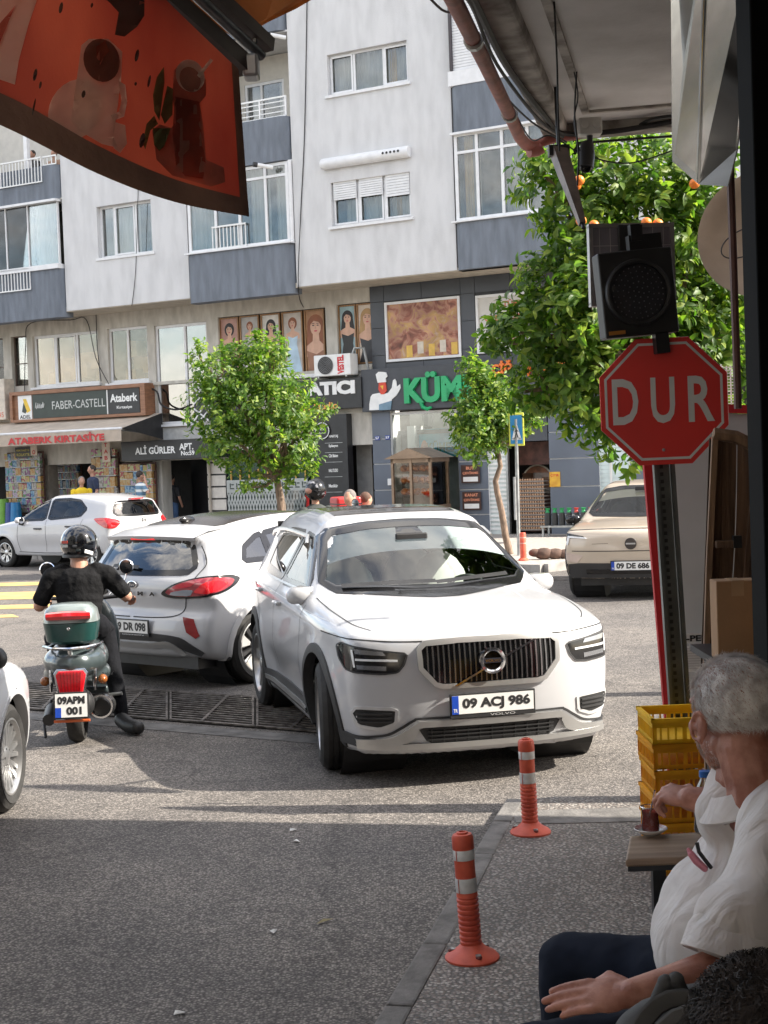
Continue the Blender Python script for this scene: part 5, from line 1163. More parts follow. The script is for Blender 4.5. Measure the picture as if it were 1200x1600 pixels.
b=MB(FM);b.box(sw[0],sw[1],LV-.03,LV+.06,zB0-.1,zB0-.04);b.build('window_head',PVC,bld)
kp_=small_sign('banner','blue banner reading KÜMES inside the rotisserie shop window',655,715,722,668,LV+.35,mat('banner_blue',(.02,.32,.50),.5,var=.3,scale=2,col2=(.03,.48,.58)),(('KÜMES',.38,.62,.42),),GRD,th=.01)
a=uz(663,703,LV+.33);b=MB(FM);b.ell((a[0],LV+.34,a[1]),(.10,.006,.23));b.build('printed_chicken',mat('chicken_print',(.55,.22,.08),.5,var=.3),kp_)
a=uz(645,693,LV+.3);b=MB(FM);b.box(a[0]-.09,a[0]+.12,LV+.2,LV+.6,a[1]-.45,a[1]+.42);b.build('white_fridge',WHITEP,bld)
a=uz(663,662,LV+.3);b=MB(FM);b.tube([(a[0],LV+.5,a[1]+.2),(a[0]+.05,LV+.4,a[1]-.1)],[.16,.1],10);b.build('extractor_hood',BLACKP,bld)
#rotisserie cart
CM=mat('stainless_warm',(.27,.19,.13),.4,.5,var=.15,scale=5)
v0=.1;r=R(613,800,700,715,v0);u0,u1=r[0],r[1];zt=uz(650,716,v0)[1];um=u0+(u1-u0)*.70;zl=uz(650,797,v0)[1]
ct=fthing('rotisserie_cart','glass sided rotisserie cart with roasting chickens and a pitched metal roof','food cart',u0,v0,GZ)
b=MB(FM);b.prism([(u0-.12,zt),(um+.1,zt),(u0+(um-u0)*.5,zt+.24)],v0-.12,v0+1.0,'XZ');b.build('roof',CM,ct)
b=MB(FM);b.box(u0,u0+.06,v0,v0+.06,zl,zt);b.box(um-.06,um,v0,v0+.06,zl,zt);b.box(u0,um,v0,v0+.06,zt-.1,zt);b.box(u0,um,v0,v0+.06,zl,zl+.12);b.box((u0+um)/2-.03,(u0+um)/2+.03,v0-.01,v0+.05,zl,zt)
b.box(um-.06,um,v0+.84,v0+.9,zl,zt);b.box(um+.0,um+.02,v0,v0+.9,zl,zl+.1);b.box(um,um+.02,v0,v0+.9,zt-.1,zt);b.build('frame',CM,ct)
b=MB(FM);b.box(u0+.06,um-.06,v0+.02,v0+.03,zl+.12,zt-.1);b.box(um-.03,um-.02,v0+.06,v0+.84,zl+.1,zt-.1);b.build('pane',glass('cart_glass',(.95,.9,.82),1.35,.0),ct)
b=MB(FM);b.box(u0,um,v0+.85,v0+.9,zl,zt);b.build('back',mat('cart_back',(.10,.07,.05),.5),ct)
CHK=mat('roast_chicken',(.36,.12,.035),.35,var=.35,scale=14,col2=(.5,.22,.07))
for j in range(3):
 for k in range(5):
  c=(u0+.2+k*(um-u0-.4)/4,v0+.3,zl+.42+j*.27);b=MB(FM);b.ell(c,(.1,.12,.085),12,8);b.ell((c[0]+.05,c[1]-.08,c[2]-.03),(.05,.05,.035),8,6);b.build('roasting_chicken',CHK,ct,smooth=True)
 b=MB(FM);b.tube([(u0+.05,v0+.3,zl+.42+j*.27),(um-.05,v0+.3,zl+.42+j*.27)],.012,6);b.build('spit',STEEL,ct)
for x in(u0+.05,um-.08):b=MB(FM);b.box(x,x+.05,v0+.05,v0+.1,GZ,zl);b.box(x,x+.05,v0+.8,v0+.85,GZ,zl);b.build('leg',CM,ct)
b=MB(FM);b.box(u0,um,v0+.02,v0+.88,zl-.05,zl);b.build('tray',mat('tray_red',(.35,.06,.03),.5),ct)
#white slatted side panel, egg shelf door, charcoal bench
r=R(763,840,795,690,LV);u0,u1=r[0],uz(794,760,LV)[0]
rs=fthing('slatted_shutter','white slatted shutter leaf beside the slim tree trunk','shutter',u0,LV,GZ)
b=MB(FM);b.box(u0,u1,LV-.02,LV+.0,GZ,zB0-.3);b.build('leaf',mat('shutter_leaf',(.55,.60,.58),.4),rs)
for k in range(26):z=GZ+.1+k*.1;b=MB(FM);b.box(u0+.08,u1-.03,LV-.035,LV-.021,z,z+.05);b.build('slat',WHITEP,rs)
b=MB(FM);b.box(u0-.02,u0+.03,LV-.05,LV+.05,GZ,zB0-.3);b.box(u1-.02,u1+.03,LV-.05,LV+.05,GZ,zB0-.3);b.build('frame',STEEL,rs)
r=R(797,842,856,688,LV);u0,u1,zt=r[0],r[1],r[3]
b=MB(FM);b.box(u0,u1,LV-.02,LV+.1,zt,zB0);b.build('door_head',DGREY,bld)
BRL=mat('brown_menu',(.10,.04,.03),.6,var=.4,scale=6)
b=MB(FM);b.box(u0,u1,LV+.6,LV+.62,zt-.55,zt-.02);b.build('menu_strip',BRL,bld)
for k in range(2):c=(u0+.35+k*.8,LV+.9,zt-.95);b=MB(FM);b.lathe([(0,-.02),(.36,-.02),(.38,0)],28,c,'Y');b.build('round_food_picture',mat('food_picture',(.30,.12,.06),.5,var=.5,scale=5),bld)
for k in range(2):c=(u0+.35+k*.8,LV+.88,zt-.95);b=MB(FM);b.lathe([(.37,-.02),(.40,-.02),(.40,.01),(.37,.01)],28,c,'Y',close=True);b.build('picture_rim',mat('rim_cream',(.6,.55,.45)),bld)
sf=fthing('display_counter','glass topped display counter inside the rotisserie shop doorway','counter',u0+.3,LV+.8,GZ)
b=MB(FM);b.box(u0+.05,u1-.1,LV+.7,LV+1.3,GZ,1.0);b.build('body',mat('counter_brown',(.09,.04,.03),.5),sf)
b=MB(FM);b.box(u0+.05,u1-.1,LV+.7,LV+1.3,1.0,1.5);b.build('glass_case',glass('case_glass',(.75,.8,.78),1.4,.06),sf)
b=MB(FM);b.box(u0+.1,u1-.15,LV+.8,LV+1.2,1.02,1.12);b.build('tray',mat('tray_pale',(.5,.42,.36),.5,var=.4,scale=8),sf)
eg=fthing('egg_rack','stack of brown egg trays beside the shop doorway','egg rack',u1-.9,LV-.1,GZ)
EG=mat('egg_brown',(.50,.30,.18),.6,var=.2,scale=30);TR_=mat('egg_tray',(.26,.22,.19),.8)
for j in range(14):
 z=GZ+.08+j*.085;b=MB(FM);b.box(u1-.82,u1-.12,LV-.02,LV+.3,z,z+.03);b.build('tray',TR_,eg)
 b=MB(FM)
 for k in range(11):b.ell((u1-.78+k*.062,LV-.0,z+.05),(.026,.026,.03),8,6)
 b.build('eggs',EG,eg,kind='stuff',smooth=True)
bn=R(848,856,900,826,.2);be=fthing('bench','low grey metal bench with bagged goods by the blue clad wall','bench',bn[0],.2,GZ)
zbn=uz(870,848,.2)[1];zbn=max(zbn,GZ+.2)
b=MB(FM);b.box(bn[0],bn[1]+.6,.1,.5,zbn,zbn+.04);b.build('top',STEEL,be)
for x in(bn[0]+.03,bn[1]+.5):b=MB(FM);b.box(x,x+.04,.12,.16,GZ,zbn);b.box(x,x+.04,.44,.48,GZ,zbn);b.build('leg',STEEL,be)
BG1,BG2,BG3=mat('bag_black',(.03,.03,.03),.5),mat('bag_green',(.02,.26,.08),.45),mat('bag_red',(.45,.04,.03),.45)
for k in range(8):
 u=bn[0]+.02+k*.17;t=fthing('charcoal_bag',('first','second','third','fourth','fifth','sixth','seventh','last')[k]+' bag from the left on the low bench, dark with '+('green','red')[k in(4,6,7)]+' top','bag',u+.08,.3,zbn+.04,group='green topped and red topped bags on the low bench')
 b=MB(FM);b.tube([(u+.08,.3,zbn+.042),(u+.08,.3,zbn+.2),(u+.08,.3,zbn+.32)],[.075,.08,.06],8);b.build('sack',BG1,t,smooth=True)
 b=MB(FM);b.tube([(u+.08,.3,zbn+.30),(u+.08,.3,zbn+.37),(u+.085,.3,zbn+.42)],[.062,.035,.06],8);b.build('tied_top',(BG2,BG3)[k in(4,6,7)],t)
#right: shutters towards the corner
r=R(940,820,983,690,LV-.02);u0,u1=r[0],r[1]
for k in range(2):
 a,c=(u0,u0+(u1-u0)*.35)if k==0 else(u0+(u1-u0)*.42,u1);t=fthing('slatted_shutter',('narrow pale shutter beside the clad wall above the beige car','wide pale rolling shutter behind the beige car')[k],'shutter',a,LV,GZ)
 for j in range(30):z=GZ+j*.095;b=MB(FM);b.box(a,c,LV-.03+.004*(j%2),LV,z,z+.09);b.build('slat',mat('mint_slat',(.58,.68,.68),.5,var=.08),t)
 b=MB(FM);b.box(a-.03,a,LV-.06,LV,GZ,3.0);b.box(c,c+.03,LV-.06,LV,GZ,3.0);b.build('frame',WHITEP,t)
b=MB(FM);b.box(u0-.3,u1+.3,LV+.01,LV+.2,GZ,zB0);b.build('pale_wall',mat('mint_wall',(.5,.56,.57),.7),bld)
#stationery goods: racks of bright packages
PKC=[(.6,.05,.06),(.75,.35,.05),(.75,.6,.1),(.1,.35,.1),(.05,.25,.55),(.6,.15,.35),(.7,.65,.6),(.35,.1,.3),(.1,.5,.55)]
PKM=[mat('package_'+n_,tuple(q*.55+.03 for q in c),.4,scale=16,col2=tuple((.45-.5*q)*.8+.08 for q in c[::-1]),edge=(.47,.53),detail=8)for n_,c in zip(('red','orange','yellow','green','blue','pink','white','purple','teal'),PKC)]
rq=random.Random(21)
def rack(x0,x1,y0,y1,v,label,cw=.16,ch=.2,cat='display rack',pal=None,shelves=True):
 u0,u1,z0,z1=R(x0,y0,x1,y1,v);z0=max(z0,GZ+.02);t=fthing('display_rack',label,cat,u0,v,GZ)
 b=MB(FM);b.box(u0-.02,u1+.02,v+.1,v+.14,GZ,z1);b.build('back_board',mat('rack_dark',(.10,.05,.04),.7),t)
 z=z0
 while z<z1-.05:
  h_=ch*rq.uniform(.8,1.2);u=u0
  if shelves:b=MB(FM);b.box(u0,u1,v-.02,v+.1,z-.02,z-.004);b.build('shelf',STEEL,t)
  while u<u1-.03:
   w_=cw*rq.uniform(.5,1.3);m=(pal or PKM)[rq.randrange(len(pal or PKM))]
   b=MB(FM);b.box(u,min(u+w_,u1),v-.01-.02*rq.random(),v+.09,z,z+h_*rq.uniform(.75,.95));b.build('package',m,t);u+=w_+.008
  z+=h_
 return t
rack(12,62,800,705,.9,'rack of toys and bright bags at the left of the stationery shop',.15,.22)
rack(82,122,790,712,2.6,'red shelves full of packaged goods inside the stationery shop',.09,.24)
rack(146,180,775,706,.9,'pink and orange poster rack right of the stationery door',.2,.26,pal=[PKM[0],PKM[5],PKM[1],PKM[6]])
rack(190,238,790,722,.95,'rack of bright hanging bags beside the apartment entrance',.15,.2,pal=[PKM[2],PKM[1],PKM[0],PKM[3],PKM[4]])
b=MB(FM);u0,u1=uz(82,750,2.5)[0],uz(124,750,2.5)[0];zz=uz(100,716,2.5)[1];b.box(u0,u1,2.4,2.5,zz-.02,zz+.45);b.build('red_shelf_header',mat('header_red',(.45,.02,.02),.5),bld)
small_sign('hanging_sign','dark sign reading KOLAYTE above the toys at far left',24,716,48,698,.85,DG2,(('KIRTASİYE',.72,.8,.22),('KOLAYTE',.3,.8,.26)),mat('dim_yellow',(.45,.38,.08),.6))
b_=small_sign('vertical_sign','upright cream sign with red letters T A B right of the stationery door',160,722,171,690,.84,mat('cream_sign',(.62,.52,.42),.6),(('T',.84,.4,.2),('A',.52,.5,.2),('B',.2,.4,.2)),mat('valance_red',(.5,.04,.04)))
b_=small_sign('vertical_sign','upright cream sign with a red letter left of the stationery door',48,712,57,694,.84,mat('cream_sign',(.62,.52,.42),.6),(('O',.3,.5,.4),),mat('valance_red',(.5,.04,.04)))
for i,(x,col,h_)in enumerate(((6,mat('lime_plastic',(.12,.30,.03),.4),.6),(24,mat('bright_blue_plastic',(.01,.16,.36),.4),.5),(16,mat('navy_plastic',(.02,.05,.2),.4),.5))):
 u=uz(x,780,.6)[0];z=uz(x,780,.6)[1];t=fthing('float_toy',('lime green inflatable hanging at the far left shop front','bright blue tall plastic tub at the far left shop front','dark blue plastic roll at the far left shop front')[i],'toy',u,.6,GZ)
 b=MB(FM);b.tube([(u,.6,GZ),(u,.6,GZ+.4),(u,.6,GZ+.5+h_)],[.16,.18,.13],12);b.build('body',col,t,smooth=True)
STR=mat('striped_polo',(.58,.62,.68),.8,var=.05)
def m_stripe():
 m,n,L,b,out=_nodes('striped_shirt');t=n.new('ShaderNodeTexCoord');s=n.new('ShaderNodeSeparateXYZ');L.new(t.outputs['Object'],s.inputs[0])
 a=n.new('ShaderNodeMath');a.operation='MULTIPLY';a.inputs[1].default_value=42;L.new(s.outputs[2],a.inputs[0]);c=n.new('ShaderNodeMath');c.operation='SINE';L.new(a.outputs[0],c.inputs[0])
 r=n.new('ShaderNodeValToRGB');r.color_ramp.elements[0].position=.0;r.color_ramp.elements[1].position=.55;r.color_ramp.elements[0].color=(.12,.22,.32,1);r.color_ramp.elements[1].color=(.7,.72,.7,1)
 L.new(c.outputs[0],r.inputs[0]);L.new(r.outputs[0],b.inputs['Base Color']);b.inputs['Roughness'].default_value=.8;return m
def pfoot(x,ytop,v,h):
 u,z=uz(x,ytop,v);return u,z-h
u,z=pfoot(125,744,-2.2,1.66);tiny_person(u,-2.2,z,1.66,YEL,mat('grey_short_hair',(.2,.18,.17),.8),'grey haired man in a yellow polo shirt behind the white hatchback',turn=.9,lean=.05)
u,z=pfoot(146,726,-1.6,1.78);tiny_person(u,-1.6,z,1.78,NAVY,HAIRD,'dark haired man in a navy polo looking down behind the hatchback',turn=-.5,lean=-.12)
u,z=pfoot(219,735,-1.8,1.72);tiny_person(u,-1.8,z,1.72,m_stripe(),HAIRD,'man in a white and blue striped polo holding a phone to his ear',turn=2.6,hold=(((-.2,0,1.36),(-.34,-.05,1.2),(-.13,-.06,1.58)),((.2,0,1.36),(.26,-.02,1.1),(.22,-.14,.9))))
u,z=pfoot(268,741,1.7,1.72);tiny_person(u,1.7,z,1.72,mat('black_top',(.015,.015,.018),.8),HAIRD,'person in black with jeans standing in the dark apartment entrance',pants=mat('jeans',(.05,.10,.2),.8,var=.2),turn=3.0)
def fcable(pts,r,label):
 P_=[Vector((*(lambda q:(q[0],v,q[1]))(uz(x,y,v)),))for x,y,v in pts];S=[]
 for i in range(len(P_)-1):
  p0,p1,p2,p3=P_[max(i-1,0)],P_[i],P_[i+1],P_[min(i+2,len(P_)-1)]
  for k in range(5):t=k/5;S.append(.5*((2*p1)+(p2-p0)*t+(2*p0-5*p1+4*p2-p3)*t*t+(3*p1-p0-3*p2+p3)*t**3))
 S.append(P_[-1]);b=MB(FM);b.tube(S,r,5);b.build('wall_cable',CAB,label=label,cat='cable',base=FM@P_[0])
fcable([(38,640,1.15),(40,540,1.15),(48,505,1.15),(110,500,1.15),(135,500,1.15),(150,560,1.1),(170,600,1.1)],.012,'thin black cable looping over the three pane mezzanine window')
fcable([(150,488,1.15),(152,540,1.15),(158,596,1.1)],.012,'black cable dropping from the overhang between two mezzanine windows')
fcable([(228,604,1.1),(245,612,1.1),(252,632,1.1),(275,640,1.1),(300,632,1.1)],.025,'thick sagging cable running to the black lattice panel')
fcable([(480,-20,-.02),(476,200,-.02),(470,330,-.02),(466,448,-.02),(474,480,1.15)],.012,'long thin black cable hanging down the white wall')
fcable([(216,290,-.02),(212,420,-.02),(206,478,-.02)],.008,'faint thin cable down the left white wall')
fcable([(702,0,-.02),(708,200,-.02),(716,418,-.02)],.02,'black joint cable at the right edge of the middle white wall')
#pale buildings farther right, behind the big tree
def far_block(label,x,Y,w_,h_,m,rz,nf,nw):
 p=at(x,700,Y);M=tr(p.x,Y,0)@rotz(rz);t=thing('apartment_building',label,'building',M=M)
 b=MB(M);b.box(0,w_,0,10,0,h_);b.build('walls',m,t)
 for j in range(nf):
  b=MB(M);b.box(-.1,w_+.1,-.9,0,3.2+j*3-.15,3.2+j*3+.9);b.build('balcony',m,t)
  for k in range(nw):a=(k+.5)*w_/nw-.6;b=MB(M);b.box(a,a+1.2,-.05,0,4.3+j*3,5.6+j*3);b.build('window',mat('far_pane',(.10,.12,.14),.15,var=.2),t)
 return t
far_block('pale cream apartment block seen through the leaves of the big tree',925,46,16,16,mat('far_cream',(.58,.53,.47),.9,var=.08),RAD(-35),4,5)
#vehicles
def cr_spline(P,n=6,closed=True):
 out=[];N=len(P)
 for i in range(N if closed else N-1):
  g=lambda k:np.array(P[k%N]if closed else P[min(max(k,0),N-1)],float)
  p0,p1,p2,p3=g(i-1),g(i),g(i+1),g(i+2)
  for k in range(n):
   t=k/n;out.append(.5*((2*p1)+(p2-p0)*t+(2*p0-5*p1+4*p2-p3)*t*t+(3*p1-p0-3*p2+p3)*t**3))
 return np.array(out)
def soft(poly,it=2,q=.18):
 P=[tuple(p)for p in poly]
 for _ in range(it):
  o=[]
  for i in range(len(P)):
   a,c=P[i],P[(i+1)%len(P)];o+=[(a[0]+(c[0]-a[0])*q,a[1]+(c[1]-a[1])*q),(a[0]+(c[0]-a[0])*(1-q),a[1]+(c[1]-a[1])*(1-q))]
  P=o
 return P
def sdf_poly(P,X,Z):
 d=np.full(X.shape,1e9);s=np.zeros(X.shape,bool);n=len(P)
 for i in range(n):
  ax,az=P[i];bx,bz=P[(i+1)%n];ex_,ez=bx-ax,bz-az;wx,wz=X-ax,Z-az
  t=np.clip((wx*ex_+wz*ez)/(ex_*ex_+ez*ez+1e-12),0,1)
  dx,dz=wx-ex_*t,wz-ez*t;d=np.minimum(d,dx*dx+dz*dz)
  c=((az<=Z)!=(bz<=Z));xi=ax+(Z-az)*ex_/(ez if abs(ez)>1e-12 else 1e-12);s^=(c&(X<xi))
 return np.where(s,-np.sqrt(d),np.sqrt(d))
def sst(a,b,x):t=np.clip((x-a)/(b-a),0,1);return t*t*(3-2*t)
class Car:
 def __init__(s,name,label,M,P):
  s.P=P;s.M=M;s.root=thing(name,label,'car' if 'suv' not in name else 'car',M=M)
  pf=[]
  for i,a in enumerate(P['prof']):
   c=P['prof'][(i+1)%len(P['prof'])];l=math.dist(a,c);pf.append(a)
   if l>.55:pf+=[(a[0]+(c[0]-a[0])*t,a[1]+(c[1]-a[1])*t)for t in(.1/l,1-.1/l)]
  prof=cr_spline(pf,5)if P.get('spl',1)else np.array(P['prof'])
  L0,L1=prof[:,0].min(),prof[:,0].max();W2=P['W']/2
  xm=(L0+L1)/2;Lh=(L1-L0)/2;wb=P['wb']/2
  def f(X,Yy,Z):
   y=np.abs(Yy);r=np.clip(y/W2,0,1.2);xe=np.where(X>xm,X+P['bowf']*r**P.get('bp',2.2),X-P['bowr']*r**2.4)
   ze=Z+P.get('crown',.05)*r**2*sst(.7,1.1,Z)
   d1=sdf_poly(prof,xe,ze)
   zb=P['belt'][0]+(P['belt'][1]-P['belt'][0])*(L1-X)/(2*Lh)
   yl=W2*(1-.07*((Z-.68)/.45)**2*(Z<.68))-.03*sst(zb-.06,zb+.02,Z)
   yl=yl-P['tum']*np.maximum(0,Z-zb)-.06*np.maximum(0,Z-.68)
   u=np.abs(X-xm)/Lh;yl=yl-P.get('taper',.09)*u**5
   yl=yl-P.get('door',.022)*np.exp(-((Z-.45)/.12)**2)*(1-sst(.55,.85,np.abs(X)))
   for sx in(-1,1):
    rr_=np.sqrt((X-sx*wb)**2+(Z-P['R'])**2);yl=yl+P.get('flare',.02)*np.exp(-((rr_-P['R']-.06)/.09)**2)
   if 'extra' in P:yl=yl+P['extra'](X,Z)
   d2=y-yl;k=P.get('k',.07)+.05*sst(1.1,1.45,Z)
   h=np.clip(.5+.5*(d1-d2)/k,0,1);return d2*(1-h)+d1*h+k*h*(1-h)
  s.f=f;zs=.62;a0,a1=L0+.72,L1-.72;nx,nt_,nc=96,190,40
  O,D=[],[]
  th=np.linspace(0,2*PI,nt_,endpoint=False)+.5*PI
  rows=[(a1,(PI/2)*(1-i/nc))for i in range(nc)]+[(a1+(a0-a1)*i/nx,0.0)for i in range(nx+1)]+[(a0,-(PI/2)*(i+1)/nc)for i in range(nc)]
  for x,ph in rows:
   O.append(np.stack([np.full(nt_,x),np.zeros(nt_),np.full(nt_,zs)],1));D.append(np.stack([np.full(nt_,math.sin(ph)),math.cos(ph)*np.cos(th),math.cos(ph)*np.sin(th)],1))
  O=np.concatenate(O);D=np.concatenate(D);lo=np.zeros(len(O));hi=np.full(len(O),1.9)
  for _ in range(17):
   mid=(lo+hi)/2;Pt=O+D*mid[:,None];v=f(Pt[:,0],Pt[:,1],Pt[:,2]);ins=v<0;lo=np.where(ins,mid,lo);hi=np.where(ins,hi,mid)
  V=O+D*lo[:,None];nr=len(rows);V[:,2]=np.maximum(V[:,2],P.get('zmin',.25))
  F=[(j*nt_+k,j*nt_+(k+1)%nt_,(j+1)*nt_+(k+1)%nt_,(j+1)*nt_+k)for j in range(nr-1)for k in range(nt_)]
  s.V,s.F=V,F;s.bvh=BVHTree.FromPolygons([Vector(p)for p in V],F)
  s.C=V[np.array(F)].mean(1);s.keep=np.ones(len(F),bool)
 def pr(s,pj):
  """projection: F front, B back, S+ / S- sides, T top or an azimuth in degrees (0 = seen from the front, 90 = from the left)"""
  if pj=='T':return(lambda a,c:Vector((a,c,3))),Vector((0,0,-1)),(lambda V:(V[:,0],V[:,1])),lambda V:V[:,2]>.8
  if pj in('S+','S-'):
   g=1 if pj=='S+' else-1;return(lambda a,c:Vector((a,3*g,c))),Vector((0,-g,0)),(lambda V:(V[:,0],V[:,2])),lambda V:V[:,1]*g>.25
  ph={'F':0,'B':180}.get(pj,pj);sh_=0;sg0=1 if ph>0 else-1;ph=RAD(ph);d=Vector((math.cos(ph),math.sin(ph),0));e=Vector((-math.sin(ph),math.cos(ph),0))
  if isinstance(pj,(int,float))and abs(pj)<90:x0=s.V[:,0].max()-.22;sh_=-math.sin(ph)*x0+.75*sg0*(math.cos(ph)-1)
  return(lambda a,c:d*4+e*(a+sh_)+Vector((0,0,c))),-d,(lambda V:(V[:,0]*e.x+V[:,1]*e.y,V[:,2])),lambda V:V[:,0]*d.x+V[:,1]*d.y>.5
 def hit(s,pj,a,c,off=0.0):
  zc=s.P.get('zc',.36)
  if c<zc and pj not in('T','S+','S-'):h=s.hit(pj,a,zc,off-(zc-c)*.18);h.z+=c-zc;return h
  o,d,_,_=s.pr(pj);o=o(a,c);h=s.bvh.ray_cast(o,d)
  if h[0]is None:
   h=s.bvh.find_nearest(o+d*2.0);n=h[1];n=n if n.dot(d)<0 else-n;return h[0]+n*off
  n=h[1]if h[1].dot(d)<0 else-h[1];return h[0]+n*off
 def cut(s,poly,pj,extra=None):
  _,_,pc,side=s.pr(pj);a,c=pc(s.C);ins=sdf_poly([tuple(p)for p in poly],a,c)<0
  m=ins&side(s.C)
  if extra is not None:m&=extra(s.C)
  s.keep&=~m
 def patch(s,name,poly,pj,m,off=.004,step=.05,parent=None,label=None,skirt=.012,mir=False):
  P2=[]
  for i in range(len(poly)):
   a,c=poly[i],poly[(i+1)%len(poly)];n=max(1,int(math.dist(a,c)/step))
   P2+=[Vector((a[0]+(c[0]-a[0])*k/n,a[1]+(c[1]-a[1])*k/n))for k in range(n)]
  xs=[p.x for p in P2];ys=[p.y for p in P2];ga,gc=np.meshgrid(np.arange(min(xs)+step/2,max(xs),step),np.arange(min(ys)+step/2,max(ys),step))
  ga,gc=ga.ravel(),gc.ravel();ins=sdf_poly([tuple(p)for p in P2],ga,gc)<-step*.3 if len(ga)else[]
  n=len(P2);I=[Vector((x,y))for x,y,q in zip(ga,gc,ins)if q]
  r=delaunay_2d_cdt(P2+I,[(i,(i+1)%n)for i in range(n)],[list(range(n))],1,1e-5)
  vs=[s.hit(pj,p.x,p.y,off)for p in r[0]];fs=[tuple(f)for f in r[2]]
  if skirt:
   bd=[k for k in range(len(vs))];ec={}
   for f in fs:
    for i in range(len(f)):e=(f[i],f[(i+1)%len(f)]);ec.setdefault((min(e),max(e)),[]).append(e)
   be=[e[0]for e in ec.values()if len(e)==1];mp_={}
   for a,c in be:
    for q in(a,c):
     if q not in mp_:mp_[q]=len(vs);o,d,_,_=s.pr(pj);vs.append(vs[q]+d*skirt)
   fs+=[(c,a,mp_[a],mp_[c])for a,c in be]
  b=MB(s.M);b.add(vs,fs);return b.build(name,m,parent or s.root,smooth=True,label=label,sharp=50)
 def band(s,name,inner,outer,pj,m,off=.005,parent=None,closed=True,label=None,skirt=.01,sm=True):
  """strip between two outlines of equal length"""
  n=len(inner);vs=[]
  for i in range(n):
   a,c=inner[i],outer[i]
   for t in(0,.33,.67,1):vs.append(s.hit(pj,a[0]+(c[0]-a[0])*t,a[1]+(c[1]-a[1])*t,off))
  o,d,_,_=s.pr(pj);fs=[]
  N=n if closed else n-1
  for i in range(N):
   j=(i+1)%n
   for q in range(3):fs.append((i*4+q,j*4+q,j*4+q+1,i*4+q+1))
  if skirt:
   b0=len(vs)
   for i in range(n):vs+=[vs[i*4]+d*skirt,vs[i*4+3]+d*skirt]
   for i in range(N):j=(i+1)%n;fs+=[(i*4,b0+i*2,b0+j*2,j*4),(i*4+3,j*4+3,b0+j*2+1,b0+i*2+1)]
  b=MB(s.M);b.add(vs,fs);return b.build(name,m,parent or s.root,smooth=sm,label=label,sharp=50)
 def outline(s,poly,d,step=.04):
  P2=[]
  for i in range(len(poly)):
   a,c=poly[i],poly[(i+1)%len(poly)];n=max(1,int(math.dist(a,c)/step))
   P2+=[(a[0]+(c[0]-a[0])*k/n,a[1]+(c[1]-a[1])*k/n)for k in range(n)]
  A=np.array(P2);T=np.roll(A,-1,0)-np.roll(A,1,0);T/=np.linalg.norm(T,axis=1)[:,None]+1e-9;N=np.stack([T[:,1],-T[:,0]],1)
  ar=((A[:,0]*np.roll(A[:,1],-1))-(np.roll(A[:,0],-1)*A[:,1])).sum();N=N if ar>0 else-N
  return[tuple(p)for p in A],[tuple(p)for p in A+N*d]
 def frame(s,name,poly,pj,w0,w1,m,off=.006,**k):
  a,o=s.outline(poly,w1);_,i=s.outline(poly,-w0);return s.band(name,i,o,pj,m,off,**k)
 def line(s,name,pts,pj,m,w=.006,off=.0025,parent=None,spl=True):
  A=cr_spline(pts,8,False)if spl and len(pts)>2 else np.array([np.array(pts[0])+(np.array(pts[-1])-np.array(pts[0]))*t for t in np.linspace(0,1,14)])
  T=np.gradient(A,axis=0);T/=np.linalg.norm(T,axis=1)[:,None]+1e-9;N=np.stack([-T[:,1],T[:,0]],1)*w/2
  return s.band(name,[tuple(p)for p in A-N],[tuple(p)for p in A+N],pj,m,off,parent,closed=False,skirt=0)
 def arches(s,m,wd=.055,gap=.035,lo=.30,sides=(1,-1),zlow=None,name='arch_trim',off=.012):
  R_=s.P['R']+gap;wb=s.P['wb']/2
  for g in sides:
   for sx in(1,-1):
    cx=sx*wb;circ=[(cx+R_*math.cos(t),s.P['R']+.01+R_*math.sin(t))for t in np.linspace(0,2*PI,40,endpoint=False)]
    s.cut([(cx+(R_+.02)*math.cos(t),s.P['R']+.01+(R_+.02)*math.sin(t))for t in np.linspace(0,2*PI,40,endpoint=False)],'S+' if g>0 else 'S-',lambda C:np.abs(C[:,1])>.35)
    s.cut([(cx-R_,0),(cx+R_,0),(cx+R_,.3),(cx-R_,.3)],'S+' if g>0 else 'S-')
    ts=np.linspace(-.32,PI+.32,34);i=[(cx+R_*math.cos(t),s.P['R']+.01+R_*math.sin(t))for t in ts];o=[(cx+(R_+wd)*math.cos(t),s.P['R']+.01+(R_+wd)*math.sin(t))for t in ts]
    s.band(name,i,o,'S+' if g>0 else 'S-',m,off,closed=False,skirt=.07)
    b=MB(s.M);b.lathe([(R_+.03,.9*s.P['W']/2*g),(R_+.03,.42*g),(.05,.42*g)],28,(cx,0,s.P['R']+.01),'Y',caps=False);b.build('wheel_well',BLACKP,s.root,fixn=False)
 def body(s,m,name='body'):
  F=[f for f,k in zip(s.F,s.keep)if k];used=sorted({i for f in F for i in f});mp_={u:i for i,u in enumerate(used)}
  me=bpy.data.meshes.new(name);me.from_pydata([Vector(s.V[u])for u in used],[],[tuple(mp_[i]for i in f)for f in F]);me.update()
  bm=bmesh.new();bm.from_mesh(me)
  bm.faces.ensure_lookup_table();f0=bm.faces[len(bm.faces)//2];c=f0.calc_center_median()
  if f0.normal.dot(c-Vector((c.x*.8,0,.62)))<0:bmesh.ops.reverse_faces(bm,faces=bm.faces)
  bm.to_mesh(me);bm.free();me.shade_smooth();me.materials.append(m)
  o=bpy.data.objects.new(name,me);COL.objects.link(o);o.parent=s.root;WM[o.name]=WM[s.root.name].copy();return o
